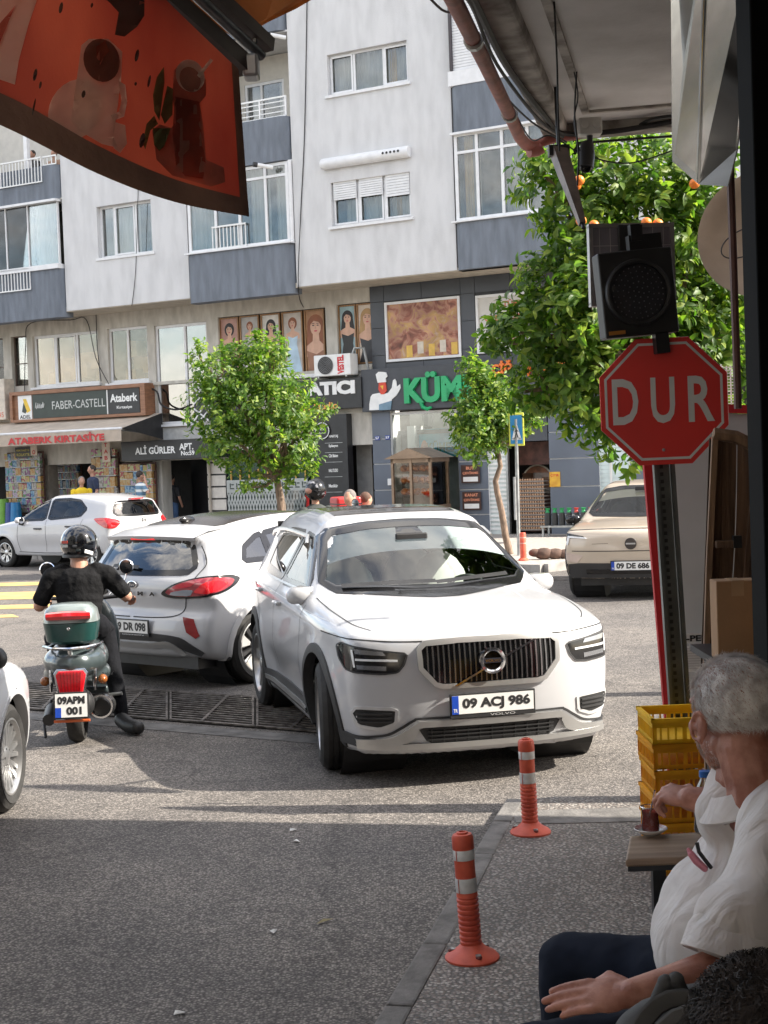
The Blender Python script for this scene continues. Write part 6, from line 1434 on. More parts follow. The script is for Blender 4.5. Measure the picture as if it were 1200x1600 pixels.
 def wheel(s,x,y,steer=0.0,kind='spoke',n=5,m=None,tread=False,label=None,rim_r=None):
  R_=s.P['R'];w_=s.P.get('tw',.235);g=1 if y>0 else-1;rr_=rim_r or R_*.68
  m=m or mat('alloy_silver',(.48,.48,.48),.3,.85,var=.1)
  T=s.M@tr(x,y,R_)@rotz(steer)@(Matrix.Identity(4)if g>0 else rotz(PI));wh=bpy.data.objects.new('wheel',None);COL.objects.link(wh);wh.parent=s.root;wh.matrix_local=s.M.inverted()@T;WM[wh.name]=T
  h=w_/2;prof=[(rr_,h-.012),(rr_+.012,h-.002),(rr_+.05,h+.006),(R_-.05,h+.003),(R_-.018,h-.015),(R_-.003,h-.04)]
  tp=[];gr_=4;x0=h-.045;sp_=2*x0/gr_
  for k in range(gr_):a=x0-k*sp_;tp+=[(R_,a),(R_,a-sp_+.011),(R_-.009,a-sp_+.010),(R_-.009,a-sp_+.002)]
  prof+=tp+[(R_-.003,-h+.04),(R_-.018,-h+.015),(R_-.05,-h-.003),(rr_+.05,-h-.006),(rr_,-h+.012)]
  b=MB(T);b.lathe(prof,56,axis='Y',close=True);b.build('tyre',RUBBER,wh,smooth=True,sharp=28,label=label)
  b=MB(T);b.lathe([(rr_+.004,h-.004),(rr_-.008,h-.002),(rr_-.02,h-.03),(rr_-.035,0),(rr_-.03,-h+.02),(rr_,-h+.01)],48,axis='Y',caps=False);b.build('rim',m,wh,smooth=True,sharp=60)
  b=MB(T);b.lathe([(0,-.03),(rr_-.03,-.03)],32,axis='Y');b.build('brake_disc',mat('dark_wheel_inside',(.03,.03,.032),.5,.4),wh)
  yo=h-.03
  def spoke(b,a,w0,w1,r0=.05,r1=None,dy=.022,y0=None,tw=0):
   r1=r1 or rr_-.012;y0=yo if y0 is None else y0;c,s_=math.cos(a),math.sin(a);c2,s2=math.cos(a+tw),math.sin(a+tw)
   vs=[]
   for r,w,yy,cc,ss in((r0,w0,y0-.006,c,s_),(r1,w1,y0+.006,c2,s2)):
    for dw,dd in((-w,-dy),(w,-dy),(w*.75,0),(-w*.75,0)):vs.append((r*cc-dw*ss,yy+dd,r*ss+dw*cc))
   b.add(vs,[(0,1,2,3),(7,6,5,4),(0,4,5,1),(1,5,6,2),(2,6,7,3),(3,7,4,0)])
  if kind=='spoke':
   for k in range(n):b=MB(T);spoke(b,2*PI*k/n+.3,.028,.042);b.build('spoke',m,wh)
  elif kind=='twin':
   for k in range(n):
    b=MB(T);a=2*PI*k/n+.3;spoke(b,a-.10,.014,.017,tw=-.06);spoke(b,a+.10,.014,.017,tw=.06);b.build('spoke',m,wh)
  elif kind=='turbine':
   for k in range(n):
    b=MB(T);a=2*PI*k/n+.3;spoke(b,a,.02,.085,r0=.1);b.build('spoke',m,wh)
    b=MB(T);spoke(b,a+PI/n,.012,.03,y0=yo-.012);b.build('dark_spoke',BLACKM,wh)
  elif kind=='cap':
   for k in range(n):
    b=MB(T);a=2*PI*k/n+.3;spoke(b,a-.16,.016,.022,tw=-.02);spoke(b,a+.16,.016,.022,tw=.02);spoke(b,a,.02,.05,r0=rr_*.7);b.build('spoke',m,wh)
  b=MB(T);b.lathe([(.0,yo+.008),(.04,yo+.006),(.062,yo-.004),(.066,yo-.03)],20,axis='Y');b.build('hub',m,wh,smooth=True)
  b=MB(T)
  for k in range(5):t=2*PI*k/5;b.lathe([(0,yo-.0),(.008,yo-.002),(.008,yo-.01)],8,(.048*math.cos(t),.004,.048*math.sin(t)),'Y')
  b.build('wheel_bolts',BLACKM,wh,kind='stuff')
  return wh
def plate(G,parent,txt,w=.52,h=.112,frame=True,small=None,label=None,two=None):
 """number plate facing -Y of frame G"""
 fr=None;d=.012
 b=MB(G);b.box(-w/2-d,w/2+d,.0,.012,-h/2-(d if not small else .028),h/2+d);p=b.build('number_plate',BLACKP,parent,bevel=.003,label=label)
 b=MB(G);b.box(-w/2,w/2,-.003,.0,-h/2,h/2);b.build('plate_face',mat('plate_white',(.74,.74,.72),.35,var=.03),p)
 bl=mat('plate_blue',(.01,.06,.42),.4)
 if two:
  b=MB(G);b.box(-w/2,-w/2+.042,-.0036,-.003,-h/2,-h/2+.07);b.build('blue_corner',bl,p)
  text(two[0],BLACKP,G@tr(.0,-.0042,h*.22),'characters',p,w=w*.86,h=h*.34,extrude=.0004,bold=.05)
  text(two[1],BLACKP,G@tr(.02,-.0042,-h*.23),'characters',p,w=w*.48,h=h*.34,extrude=.0004,bold=.05);return p
 b=MB(G);b.box(-w/2,-w/2+.042,-.0036,-.003,-h/2,h/2);b.build('blue_band',bl,p)
 text('TR',WHITEP,G@tr(-w/2+.021,-.0042,-h*.3),'country_code',p,w=.026,h=.022,extrude=.0003,bold=.02)
 text(txt,BLACKP,G@tr(.022,-.0042,0),'characters',p,w=w*.83,h=h*.70,extrude=.0004,bold=.045)
 if small:text(small,mat('frame_letters',(.5,.5,.5),.5),G@tr(.06,-.001,-h/2-.015),'frame_lettering',p,w=.16 if len(small)<7 else .3,h=.014,extrude=.0004)
 return p
PAINT_W=mat('white_car_paint',(.48,.485,.50),.30,var=.015,coat=.8,backdark=True)
PAINT_B=mat('beige_car_paint',(.50,.42,.33),.32,.15,var=.02,coat=1.0,backdark=True)
CHROME=mat('chrome',(.75,.75,.76),.12,1.0,var=.04);SATIN=mat('satin_silver',(.52,.52,.51),.3,.75,var=.05)
GBLK=mat('gloss_black',(.010,.010,.011),.12,var=.2);CLAD=mat('cladding_black',(.028,.028,.029),.55,var=.15)
SEAM=mat('panel_gap',(.02,.02,.02),.8);LENSR=mat('red_lens',(.50,.008,.012),.1,var=.15,coat=1.0,scale=12);LENSD=mat('dark_red_lens',(.22,.01,.012),.15,var=.15)
CARG=glass('car_glass',(.84,.92,.90),1.45,.0);CARGD=glass('privacy_glass',(.16,.18,.18),1.52,.06);SEATW=mat('pale_leather',(.62,.60,.55),.5,var=.06,bump=.1);SEATD=mat('dark_fabric_seat',(.03,.03,.033),.8)
LAMPC=glass('lamp_glass',(.8,.82,.84),1.5,.06)
def interior(c,seat,zf=.45,xw=.95,steer=1,dash=BLACKP):
 M,r=c.M,c.root;W=c.P['W']
 b=MB(M);b.box(-1.3,.9,-W*.42,W*.42,.3,zf-.1);b.build('cabin_floor',BLACKP,r)
 b=MB(M);b.grid(lambda u,v:(xw-.42+.44*v,-W*.40+W*.80*u,1.0+.035*math.sin(PI*u)-.10*(1-v)**3),12,6);b.build('dashboard',dash,r,smooth=True)
 for g in(-1,1):
  for x,h_ in((-.05,1),(-.95,.93)):
   b=MB(M);y=g*.37
   b.ell((x,y,zf+.12),(.27,.25,.10));b.ell((x-.24,y,zf+.42),(.10,.25,.36));b.build('seat',seat,r,smooth=True)
   b=MB(M);b.ell((x-.29,y,zf+.83*h_+.03),(.05,.135,.095));b.tube([(x-.27,y-.05,zf+.6),(x-.29,y-.05,zf+.8)],.008,6);b.tube([(x-.27,y+.05,zf+.6),(x-.29,y+.05,zf+.8)],.008,6);b.build('headrest',seat,r,smooth=True)
 G=M@tr(.42,.37*steer,.98)@roty(RAD(-68));b=MB(G);b.lathe([(.17+.016*math.cos(t),.016*math.sin(t))for t in np.linspace(0,2*PI,8,endpoint=False)],28,close=True);b.tube([(-.17,0,0),(.17,0,0)],.02,6);b.build('steering_wheel',BLACKP,r,smooth=True)
 b=MB(M);b.box(.34,.37,-.12,.12,1.40,1.46);b.build('rear_view_mirror',BLACKP,r,bevel=.01)
def mirror(c,g,x,z,m,off=0.06,s=.78):
 W2=c.P['W']/2;y=W2+off-.02;b=MB(c.M@tr(x,g*y,z));k=s
 b.ell((0,g*.03,0),(.085*k,.145*k,.095*k),18,12)
 for i in range(len(b.v)):
  p=b.v[i];px=max(-.055,min(.09,p.x*1.15));b.v[i]=Vector((px,p.y,max(-.07*k,min(.075*k,p.z*1.15))))
 o=b.build('door_mirror',m,c.root,smooth=True)
 b=MB(c.M@tr(x,g*y,z));b.tube([(-.0,-g*.16,-.07),(0,-g*.06,-.085),(0,g*.03,-.07)],[.03,.028,.03],10);b.build('mirror_stalk',CLAD,o,smooth=True)
 b=MB(c.M@tr(x-.056,g*y,z));b.lathe([(0,0),(.062,0),(.066,.002)],20,(0,g*.03,0),'X');b.build('mirror_glass',CHROME,o)
def handle(c,g,x,z,m):
 W='S+' if g>0 else 'S-';p=c.hit(W,x,z,.022);q=c.hit(W,x+.19,z+.004,.022)
 b=MB(c.M);b.tube([p-Vector((0,g*.03,0)),p,(p+q)/2+Vector((0,g*.006,0)),q,q-Vector((0,g*.03,0))],[.012,.016,.017,.016,.012],8);b.build('door_handle',m,c.root,smooth=True)
def heading(f,r=None):
 a=math.atan2((f-r).y,(f-r).x);c=(f+r)/2;return tr(c.x,c.y,0)@rotz(a)
#1. the white SUV facing the camera
P1=dict(prof=[(2.10,.17),(2.17,.26),(2.205,.46),(2.215,.70),(2.20,.86),(2.15,.945),(2.02,.985),(1.6,1.045),(1.15,1.085),(1.0,1.10),(.92,1.125),(.52,1.34),(.15,1.525),(-.02,1.58),(-.35,1.622),(-.9,1.632),(-1.4,1.615),(-1.85,1.575),(-1.98,1.54),(-2.04,1.40),(-2.12,1.16),(-2.19,1.03),(-2.205,.75),(-2.19,.45),(-2.10,.25),(-1.9,.20),(0,.19)],W=1.863,wb=2.702,R=.355,belt=(.96,1.10),tum=.50,bowf=.28,bp=2.9,bowr=.14,taper=.16,zmin=.20,flare=.018,k=.055,door=.03,tw=.24,crown=.045)
XM=tr(.12,11.0,0)
_f=Vector((.42,9.98,0));_a=RAD(-90+13.2)
_d=Vector((math.cos(_a),math.sin(_a),0));XM=tr(*(_f-_d*1.351))@rotz(_a)
x1=Car('white_suv','white SUV facing the camera in the middle of the road, front wheels turned',XM,P1)
ws=soft([(-.745,1.125),(0,1.10),(.745,1.125),(.60,1.475),(.3,1.515),(0,1.525),(-.3,1.515),(-.60,1.475)],1,.12)
x1.cut(ws,'F',lambda C:C[:,0]>-.1)
x1.patch('windscreen',ws,'F',CARG,.002,.07,skirt=0);x1.frame('windscreen_trim',ws,'F',.022,.03,GBLK,.004)
x1.line('wiper',[(-.62,1.125),(-.3,1.135),(.05,1.132)],'F',BLACKP,.022,.022);x1.line('wiper',[(.02,1.125),(.3,1.14),(.60,1.15)],'F',BLACKP,.022,.022)
sw1=[(.62,1.11),(.16,1.37),(-.03,1.43),(-.30,1.45),(-.34,1.11)];sw2=[(-.42,1.12),(-.40,1.455),(-.9,1.455),(-1.22,1.43),(-1.30,1.30),(-1.22,1.16)]
for g in('S+','S-'):
 for q in(sw1,sw2):
  q=soft(q,1,.08);x1.cut(q,g);x1.patch('side_window',q,g,CARG if q[0][0]>0 else CARGD,.001,.08,skirt=0);x1.frame('window_trim',q,g,.028,.03,GBLK,.004)
 x1.line('chrome_strip',[(.70,1.095),(-.3,1.10),(-1.25,1.115)],g,SATIN,.014,.008)
 for pl in([(.78,1.02),(.72,.7),(.70,.42)],[(-.38,1.10),(-.40,.7),(-.38,.42)],[(-1.0,.62),(-1.1,.8),(-1.28,.95),(-1.32,1.10)],[(.70,.36),(-.9,.36)]):x1.line('door_seam',pl,g,SEAM,.007)
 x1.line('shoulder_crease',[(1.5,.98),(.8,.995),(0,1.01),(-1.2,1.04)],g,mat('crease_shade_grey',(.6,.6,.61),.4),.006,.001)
 gi=1 if g=='S+' else-1
 handle(x1,gi,-.25,.955,PAINT_W);handle(x1,gi,-1.17,.985,PAINT_W);mirror(x1,gi,.62,1.075,PAINT_W,-.07)
 x1.band('sill_cladding',[(x,.40-.02*abs(x))for x in np.linspace(-.96,.96,20)],[(x,.27)for x in np.linspace(-.96,.96,20)],g,CLAD,.014,closed=False)
 x1.band('sill_trim',[(x,.335)for x in np.linspace(-.9,.9,20)],[(x,.30)for x in np.linspace(-.9,.9,20)],g,SATIN,.026,closed=False)
x1.arches(CLAD,.06,.045)
def F2(P,s=1):return[(p[0]*s,p[1])for p in P]
GR=[(-.40,.875),(-.20,.885),(.20,.885),(.40,.875),(.435,.845),(.43,.735),(.345,.635),(.30,.622),(-.30,.622),(-.345,.635),(-.43,.735),(-.435,.845)]
x1.patch('grille_back',GR,'F',GBLK,.004,.04)
x1.frame('grille_frame',GR,'F',.012,.018,SATIN,.018,skirt=.02)
for k in range(-13,14):
 y=k*.0325;zt=.872 if abs(y)<.40 else .84;zb_=.64 if abs(y)<.32 else .64+(abs(y)-.32)*.9
 if abs(y)<.41:x1.band('grille_bar',[(y-.0045,zb_),(y-.0045,(zt+zb_)/2),(y-.0045,zt)],[(y+.0045,zb_),(y+.0045,(zt+zb_)/2),(y+.0045,zt)],'F',mat('dark_chrome',(.36,.36,.37),.22,.95),.016,closed=False,skirt=.03)
for z in(.69,.83):pass
x1.band('grille_slash',[(-.24,.622),(0,.745),(.27,.865)],[(-.215,.622),(.022,.745),(.30,.865)],'F',CHROME,.034,closed=False,skirt=.02)
cen=x1.hit('F',0,.762,.04);G=x1.M@tr(*cen)@rotz(PI/2)
b=MB(G);b.lathe([(.082,.0),(.080,-.012),(.066,-.016),(.058,-.008),(.058,.03),(.082,.03)],36,axis='Y',close=True);b.build('emblem_ring',CHROME,x1.root,smooth=True)
b=MB(G@tr(.066,0,.066)@roty(RAD(-45)));b.add([(-.022,-.006,-.0),(.022,-.006,0),(0,-.006,.05),(-.022,.01,0),(.022,.01,0),(0,.01,.05)],[(0,1,2),(3,5,4),(0,3,4,1),(1,4,5,2),(2,5,3,0)]);
b=MB(G);b.box(-.062,.062,-.012,.0,-.014,.014);b.build('emblem_bar',mat('emblem_dark',(.03,.03,.04),.3),x1.root)
b=MB(G);b.lathe([(0,-.002),(.06,-.002)],28,axis='Y');b.build('emblem_centre',GBLK,x1.root)
text('VOLVO',CHROME,G@tr(0,-.013,0),'emblem_lettering',x1.root,w=.10,h=.017,extrude=.0005,bold=.02)
HL=[(.47,.825),(.62,.842),(.78,.865),(.885,.885),(.925,.86),(.91,.79),(.86,.73),(.80,.715),(.62,.705),(.53,.715),(.49,.76)]
for g in(1,-1):
 H=[(y*g,z)for y,z in soft(HL,1,.12)];lp=x1.patch('headlamp',H,18*g,GBLK,.004,.04)
 if True:
  sh=lambda P_:[(y*g,z)for y,z in P_]
  x1.patch('daytime_light',sh([(.53,.778),(.79,.786),(.79,.798),(.53,.790)]),18*g,mat('lamp_white',(.75,.77,.78),.2),.009,.03,parent=lp)
  x1.patch('daytime_light',sh([(.79,.745),(.802,.745),(.818,.85),(.805,.85)]),18*g,mat('lamp_white',(.75,.77,.78),.2),.009,.03,parent=lp)
  x1.patch('lamp_chrome',sh([(.60,.725),(.78,.735),(.785,.76),(.60,.752)]),18*g,mat('lamp_grey',(.30,.31,.33),.15,.8),.007,.03,parent=lp)
  x1.patch('lamp_chrome',sh([(.60,.815),(.79,.825),(.80,.855),(.62,.838)]),18*g,mat('lamp_grey',(.3,.3,.3)),.007,.03,parent=lp)
  x1.frame('lamp_edge',H,18*g,.004,.006,CLAD,.007,parent=lp,skirt=0)
 FS=[(y*g,z)for y,z in soft([(.55,.49),(.80,.50),(.83,.46),(.79,.385),(.66,.365),(.56,.40)],1,.12)]
 fo=x1.patch('bumper_scoop',FS,14*g,BLACKP,.004,.04)
 x1.frame('scoop_edge',FS,14*g,.01,.01,mat('edge_grey',(.5,.5,.5),.4),.008,parent=fo)
 for z in(.41,.435,.46):x1.band('scoop_slat',[(y*g,z-.004)for y in np.linspace(.58,.79,8)],[(y*g,z+.006)for y in np.linspace(.58,.79,8)],14*g,CLAD,.014,closed=False,parent=fo)
LG=[(-.45,.355),(-.42,.37),(.42,.37),(.45,.355),(.41,.285),(.37,.265),(-.37,.265),(-.41,.285)]
x1.patch('lower_grille',LG,'F',BLACKP,.006,.04)
for z in(.295,.32,.345):x1.band('lower_grille_slat',[(y,z-.004)for y in np.linspace(-.40,.40,16)],[(y,z+.004)for y in np.linspace(-.40,.40,16)],'F',CLAD,.020,closed=False)
for k in range(-5,6):x1.band('lower_grille_bar',[(k*.075-.004,.275),(k*.075-.004,.36)],[(k*.075+.004,.275),(k*.075+.004,.36)],'F',CLAD,.016,closed=False)
so_=[(-.80,.30),(-.62,.315),(-.53,.36),(-.46,.405),(-.40,.415),(0,.415),(.40,.415),(.46,.405),(.53,.36),(.62,.315),(.80,.30)]
si_=[(-.80,.262),(-.62,.262),(-.50,.29),(-.455,.35),(-.42,.375),(0,.375),(.42,.375),(.455,.35),(.50,.29),(.62,.262),(.80,.262)]
A_=cr_spline(so_,6,False);B_=cr_spline(si_,6,False)
x1.band('skid_plate',[tuple(p)for p in B_],[tuple(p)for p in A_],'F',SATIN,.026,closed=False,skirt=.03)
x1.band('skid_lower',[(y,.238+.0*abs(y))for y in np.linspace(-.80,.80,30)],[(y,.272)for y in np.linspace(-.80,.80,30)],'F',SATIN,.028,closed=False,skirt=.03)
x1.band('bumper_groove',[(p[0]*1.04,p[1]+.004)for p in A_],[(p[0]*1.06,p[1]+.018)for p in A_],'F',CLAD,.006,closed=False,skirt=0)
for g in(1,-1):x1.band('corner_cladding',[(y*g,.245)for y in np.linspace(.62,.99,12)],[(y*g,.30+.09*(y-.62))for y in np.linspace(.62,.99,12)],35*g,CLAD,.012,closed=False)
for pts in([(-.90,.915),(-.78,.91),(-.50,.895),(0,.90),(.50,.895),(.78,.91),(.90,.915)],):x1.line('bonnet_seam',pts,'F',SEAM,.007)
for g in(1,-1):
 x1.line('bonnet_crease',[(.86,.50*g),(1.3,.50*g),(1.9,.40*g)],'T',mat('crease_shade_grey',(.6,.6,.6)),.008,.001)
 x1.line('bonnet_side_seam',[(.80,.80*g),(1.3,.80*g),(1.75,.76*g),(1.98,.68*g)],'T',SEAM,.006)
 pt=[x1.hit('T',x,.655*g+.0,.03)for x in np.linspace(-1.65,-.10,12)];b=MB(x1.M);b.tube([pt[0]-Vector((.06,0,.03))]+pt+[pt[-1]+Vector((.1,g*.03,-.055))],.016,8);b.build('roof_rail',SATIN,x1.root,smooth=True)
pp=x1.hit('F',0,.50,.012);plate(x1.M@tr(pp.x+.012,0,.502)@rotz(PI/2),x1.root,'09 ACJ 986',small='VOLVO')
rf=soft([(-.18,-.44),(-.10,-.46),(-.10,.46),(-.18,.44),(-1.15,.44),(-1.15,-.44)],1,.1);x1.patch('roof_glass',[(-.14,-.47),(-1.2,-.47),(-1.2,.47),(-.14,.47)],'T',mat('roof_glass',(.03,.025,.022),.08,var=.1),.004,.08)
p=x1.hit('T',-1.55,0,0);b=MB(x1.M);b.ell((p.x,0,p.z+.03),(.1,.025,.04));b.build('roof_antenna',GBLK,x1.root,smooth=True)
x1.patch('radar_strip',[(-.1,1.455),(.1,1.455),(.08,1.50),(-.08,1.50)],'F',GBLK,.004,.05)
x1.body(PAINT_W)
interior(x1,SEATW,.50,.98)
b=MB(x1.M);b.box(-1.9,-1.85,-.62,.62,.9,1.5);b.build('tailgate_inside',BLACKP,x1.root)
x1.wheel(1.351,.80,RAD(-8),'spoke',5,tread=True);x1.wheel(1.351,-.80,RAD(-8),'spoke',5);x1.wheel(-1.351,.80,0,'spoke',5);x1.wheel(-1.351,-.80,0,'spoke',5)
b=MB(x1.M);b.box(-2.0,1.95,-.72,.72,.19,.30);b.build('underbody',BLACKP,x1.root)
#2. white crossover seen from behind
P2_=dict(prof=[(1.95,.26),(2.06,.40),(2.10,.62),(2.05,.82),(1.85,.93),(1.3,1.02),(1.0,1.06),(.93,1.09),(.5,1.32),(.15,1.45),(-.2,1.515),(-.6,1.535),(-1.1,1.505),(-1.5,1.44),(-1.80,1.385),(-1.83,1.355),(-1.79,1.32),(-1.88,1.15),(-1.965,1.03),(-2.01,.97),(-2.02,.86),(-2.00,.72),(-2.05,.64),(-2.07,.50),(-2.04,.38),(-1.98,.30),(-1.8,.25),(0,.22)],W=1.805,wb=2.588,R=.34,belt=(.93,1.06),tum=.52,bowf=.25,bowr=.15,taper=.02,flare=.045,k=.06,tw=.225,crown=.05,extra=lambda X,Z:.03*np.exp(-((X+1.3)/.5)**2)*np.exp(-((Z-.85)/.16)**2))
_r=Vector((-1.85,14.25,0));_a=RAD(90-40);_d=Vector((math.cos(_a),math.sin(_a),0))
x2=Car('white_crossover','white crossover seen from behind with red tail lamps, next to the scooter rider',tr(*(_r+_d*1.294))@rotz(_a),P2_)
rw=soft([(-.60,1.055),(0,1.045),(.60,1.055),(.64,1.10),(.53,1.285),(.40,1.315),(-.40,1.315),(-.53,1.285),(-.64,1.10)],1,.1)
x2.cut(rw,'B',lambda C:(C[:,0]<-1.6)&(C[:,2]>1.03));x2.patch('rear_window',rw,'B',CARGD,.003,.06,skirt=0);x2.frame('rear_window_trim',rw,'B',.02,.03,GBLK,.005)
x2.line('rear_wiper',[(.02,1.075),(-.2,1.09),(-.38,1.08)],'B',BLACKP,.03,.03)
sp_=[(-1.46,-.56),(-1.46,.56),(-1.80,.54),(-1.84,.30),(-1.84,-.30),(-1.80,-.54)]
b=MB(x2.M)
P_t=[(x2.hit('T',-1.42-.0*0,y*.58,.004),y)for y in np.linspace(-1,1,21)]
vs=[];
for p,y in P_t:
 e=Vector((-1.90+.10*y*y,y*.60,1.375-.02*y*y));m_=(p+e)/2+Vector((0,0,.018));vs+=[p,m_,e,e+Vector((.015,0,-.03)),Vector((-1.74,y*.56,1.318))]
b.add(vs,[(i*5+k,(i+1)*5+k,(i+1)*5+k+1,i*5+k+1)for i in range(20)for k in range(4)]);b.build('roof_spoiler',PAINT_W,x2.root,smooth=True)
b=MB(x2.M);b.box(-1.885,-1.86,-.16,.16,1.338,1.356);b.build('third_brake_light',mat('brake_light_red',(.6,.02,.02),.2,emit=.5),x2.root,bevel=.004)
for g in(1,-1):
 TL=[(y,z)for y,z in soft([(.30,.87),(.42,.95),(.60,.995),(.80,1.02),(.95,1.015),(1.02,.985),(.99,.93),(.90,.875),(.72,.835),(.50,.825),(.36,.835)],2,.2)]
 az=180+40*g;T_=[((y-.55)*-g+.0,z)for y,z in TL]
 e_=Vector((-math.sin(RAD(az)),math.cos(RAD(az)),0));cc=Vector((-1.93,-.70*-g*-1,0))
 c0=Vector((-1.90,.72*-g*-1 if g<0 else .72,0));c0=Vector((-1.90,.74*(1 if g<0 else-1)*-1,0));a_c=c0.dot(e_)
 sg_=1 if g>0 else-1
 az=180-40*sg_;e_=Vector((-math.sin(RAD(az)),math.cos(RAD(az)),0));c0=Vector((-1.88,.72*sg_,0));a_c=c0.dot(e_)
 dirn=1 if e_.dot(Vector((1,0,0)))>0 else-1
 T_=[(a_c+(y-.66)*dirn,z)for y,z in TL]
 lp=x2.patch('tail_lamp',T_,az,GBLK,.010,.035)
 inn=[(a_c+((y-.66)*.86+.0)*dirn,(z-.925)*.80+.925)for y,z in TL];x2.patch('lamp_lens',inn,az,mat('smoke_red_lens',(.30,.03,.04),.08,var=.2,coat=1.0,scale=20),.017,.03,parent=lp)
 q=[(.62,.88),(.72,.955),(.86,.975),(.92,.95),(.84,.89),(.74,.865)];x2.patch('lamp_red',[(a_c+(y-.66)*dirn,z)for y,z in soft(q,1)],az,mat('bright_red_lens',(.72,.01,.02),.1,coat=1.0),.022,.03,parent=lp)
 q=[(.40,.855),(.60,.850),(.63,.90),(.56,.905),(.42,.885)];x2.patch('lamp_clear',[(a_c+(y-.66)*dirn,z)for y,z in soft(q,1)],az,mat('clear_lens',(.32,.34,.38),.1,.3),.021,.03,parent=lp)
 q=[(.42,.905),(.60,.925),(.66,.965),(.55,.965),(.44,.93)];x2.patch('lamp_red',[(a_c+(y-.66)*dirn,z)for y,z in soft(q,1)],az,mat('mid_red_lens',(.5,.015,.03),.1,coat=1.0),.021,.03,parent=lp)
 az2=180-30*sg_;e2=Vector((-math.sin(RAD(az2)),math.cos(RAD(az2)),0));a2=Vector((-1.98,.66*sg_,0)).dot(e2);d2=1 if e2.x>0 else-1
 x2.patch('reflector',[(a2+(y-.66)*d2,z)for y,z in((.62,.66),(.73,.645),(.79,.50),(.75,.475),(.66,.53))],az2,LENSD,.008,.03)
 g2='S+' if sg_>0 else 'S-'
 w_a,w_b=soft([(-1.38,1.12),(-1.30,1.24),(-1.10,1.33),(-1.02,1.345),(-1.04,1.12)],1,.06),soft([(-.98,1.12),(-.98,1.35),(-.6,1.395),(-.28,1.40),(-.26,1.09)],1,.06)
 w_c=soft([(-.20,1.09),(-.21,1.40),(.1,1.38),(.62,1.12)],1,.06)
 for q in(w_a,w_b,w_c):x2.cut(q,g2);x2.patch('side_window',q,g2,CARGD,.002,.07,skirt=0);x2.frame('window_trim',q,g2,.022,.024,GBLK,.005)
 x2.line('door_seam',[(-1.03,1.10),(-1.00,.9),(-.86,.72),(-.80,.42)],g2,SEAM,.007);x2.line('door_seam',[(-.22,1.08),(-.24,.4)],g2,SEAM,.007)
 x2.line('fuel_flap_seam',[(-1.45,.92),(-1.33,.92),(-1.32,.80),(-1.44,.80)],g2,SEAM,.005);handle(x2,sg_,-.92,.93,PAINT_W);mirror(x2,sg_,.52,1.05,PAINT_W,.04)
 x2.line('tailgate_seam',[(.63*sg_,1.28),(.735*sg_,1.13),(.70*sg_,1.02),(.64*sg_,.84),(.60*sg_,.72),(.52*sg_,.668),(.3*sg_,.652),(0,.65)],'B',SEAM,.008,.004)
x2.arches(PAINT_W,.05,.045,name='arch_lip',off=.014)
x2.band('lower_insert',[tuple(p)for p in cr_spline([(-.80,.30),(-.62,.36),(-.50,.42),(-.3,.44),(0,.44),(.3,.44),(.50,.42),(.62,.36),(.80,.30)],5,False)],[tuple(p)for p in cr_spline([(-.82,.33),(-.70,.42),(-.58,.485),(-.3,.51),(0,.51),(.3,.51),(.58,.485),(.70,.42),(.82,.33)],5,False)],'B',CLAD,.008,closed=False)
x2.band('diffuser',[tuple(p)for p in cr_spline([(-.62,.30),(-.45,.385),(-.25,.375),(0,.375),(.25,.375),(.45,.385),(.62,.30)],5,False)],[tuple(p)for p in cr_spline([(-.66,.31),(-.48,.44),(-.25,.425),(0,.425),(.25,.425),(.48,.44),(.66,.31)],5,False)],'B',SATIN,.014,closed=False)
for k in range(-2,2):text('PUMA'[k+2],GBLK,x2.M@tr(*x2.hit('B',-.18+(k+2)*.15,.865,.02))@rotz(-PI/2),'badge_letter',x2.root,w=.075,h=.036,extrude=.001,bold=.06)
p=x2.hit('B',0,.94,.008);G=x2.M@tr(*p)@rotz(-PI/2);b=MB(G@Matrix.Diagonal((1.9,1,1,1)));b.lathe([(0,-.004),(.028,-.003),(.033,0)],28,axis='Y');b.build('oval_badge',mat('badge_dark',(.03,.04,.06),.2),x2.root)
b=MB(G@Matrix.Diagonal((1.9,1,1,1)));b.lathe([(.029,-.007),(.034,-.006),(.034,0),(.029,0)],28,axis='Y',close=True);b.build('badge_rim',CHROME,x2.root)
text('Ford',CHROME,G@tr(0,-.005,0),'badge_lettering',x2.root,w=.075,h=.028,extrude=.0004,shear=.3)
pp=x2.hit('B',0,.56,.01);plate(x2.M@tr(pp.x-.014,.0,.565)@rotz(-PI/2),x2.root,'09 DR 098',small='otomotiv')
for g,yy in((1,.55),):pass
rf=[(.10,-.48),(-1.42,-.52),(-1.42,.52),(.10,.48)];x2.patch('black_roof',soft(rf,1,.06),'T',mat('black_roof',(.035,.03,.028),.16,var=.2,scale=2),.006,.08)
p=x2.hit('T',-1.32,0,0);b=MB(x2.M);b.ell((p.x,0,p.z+.02),(.10,.025,.035));b.build('roof_antenna',GBLK,x2.root,smooth=True)
x2.body(PAINT_W);interior(x2,SEATD,.46,.95)
for g in(1,-1):x2.wheel(-1.294,.775*g,0,'turbine',5,m=mat('machined_alloy',(.62,.62,.62),.25,.7),rim_r=.245);x2.wheel(1.294,.775*g,0,'turbine',5,m=mat('machined_alloy',(.6,.6,.6)),rim_r=.245)
b=MB(x2.M);b.box(-1.9,1.85,-.70,.70,.19,.30);b.build('underbody',BLACKP,x2.root)
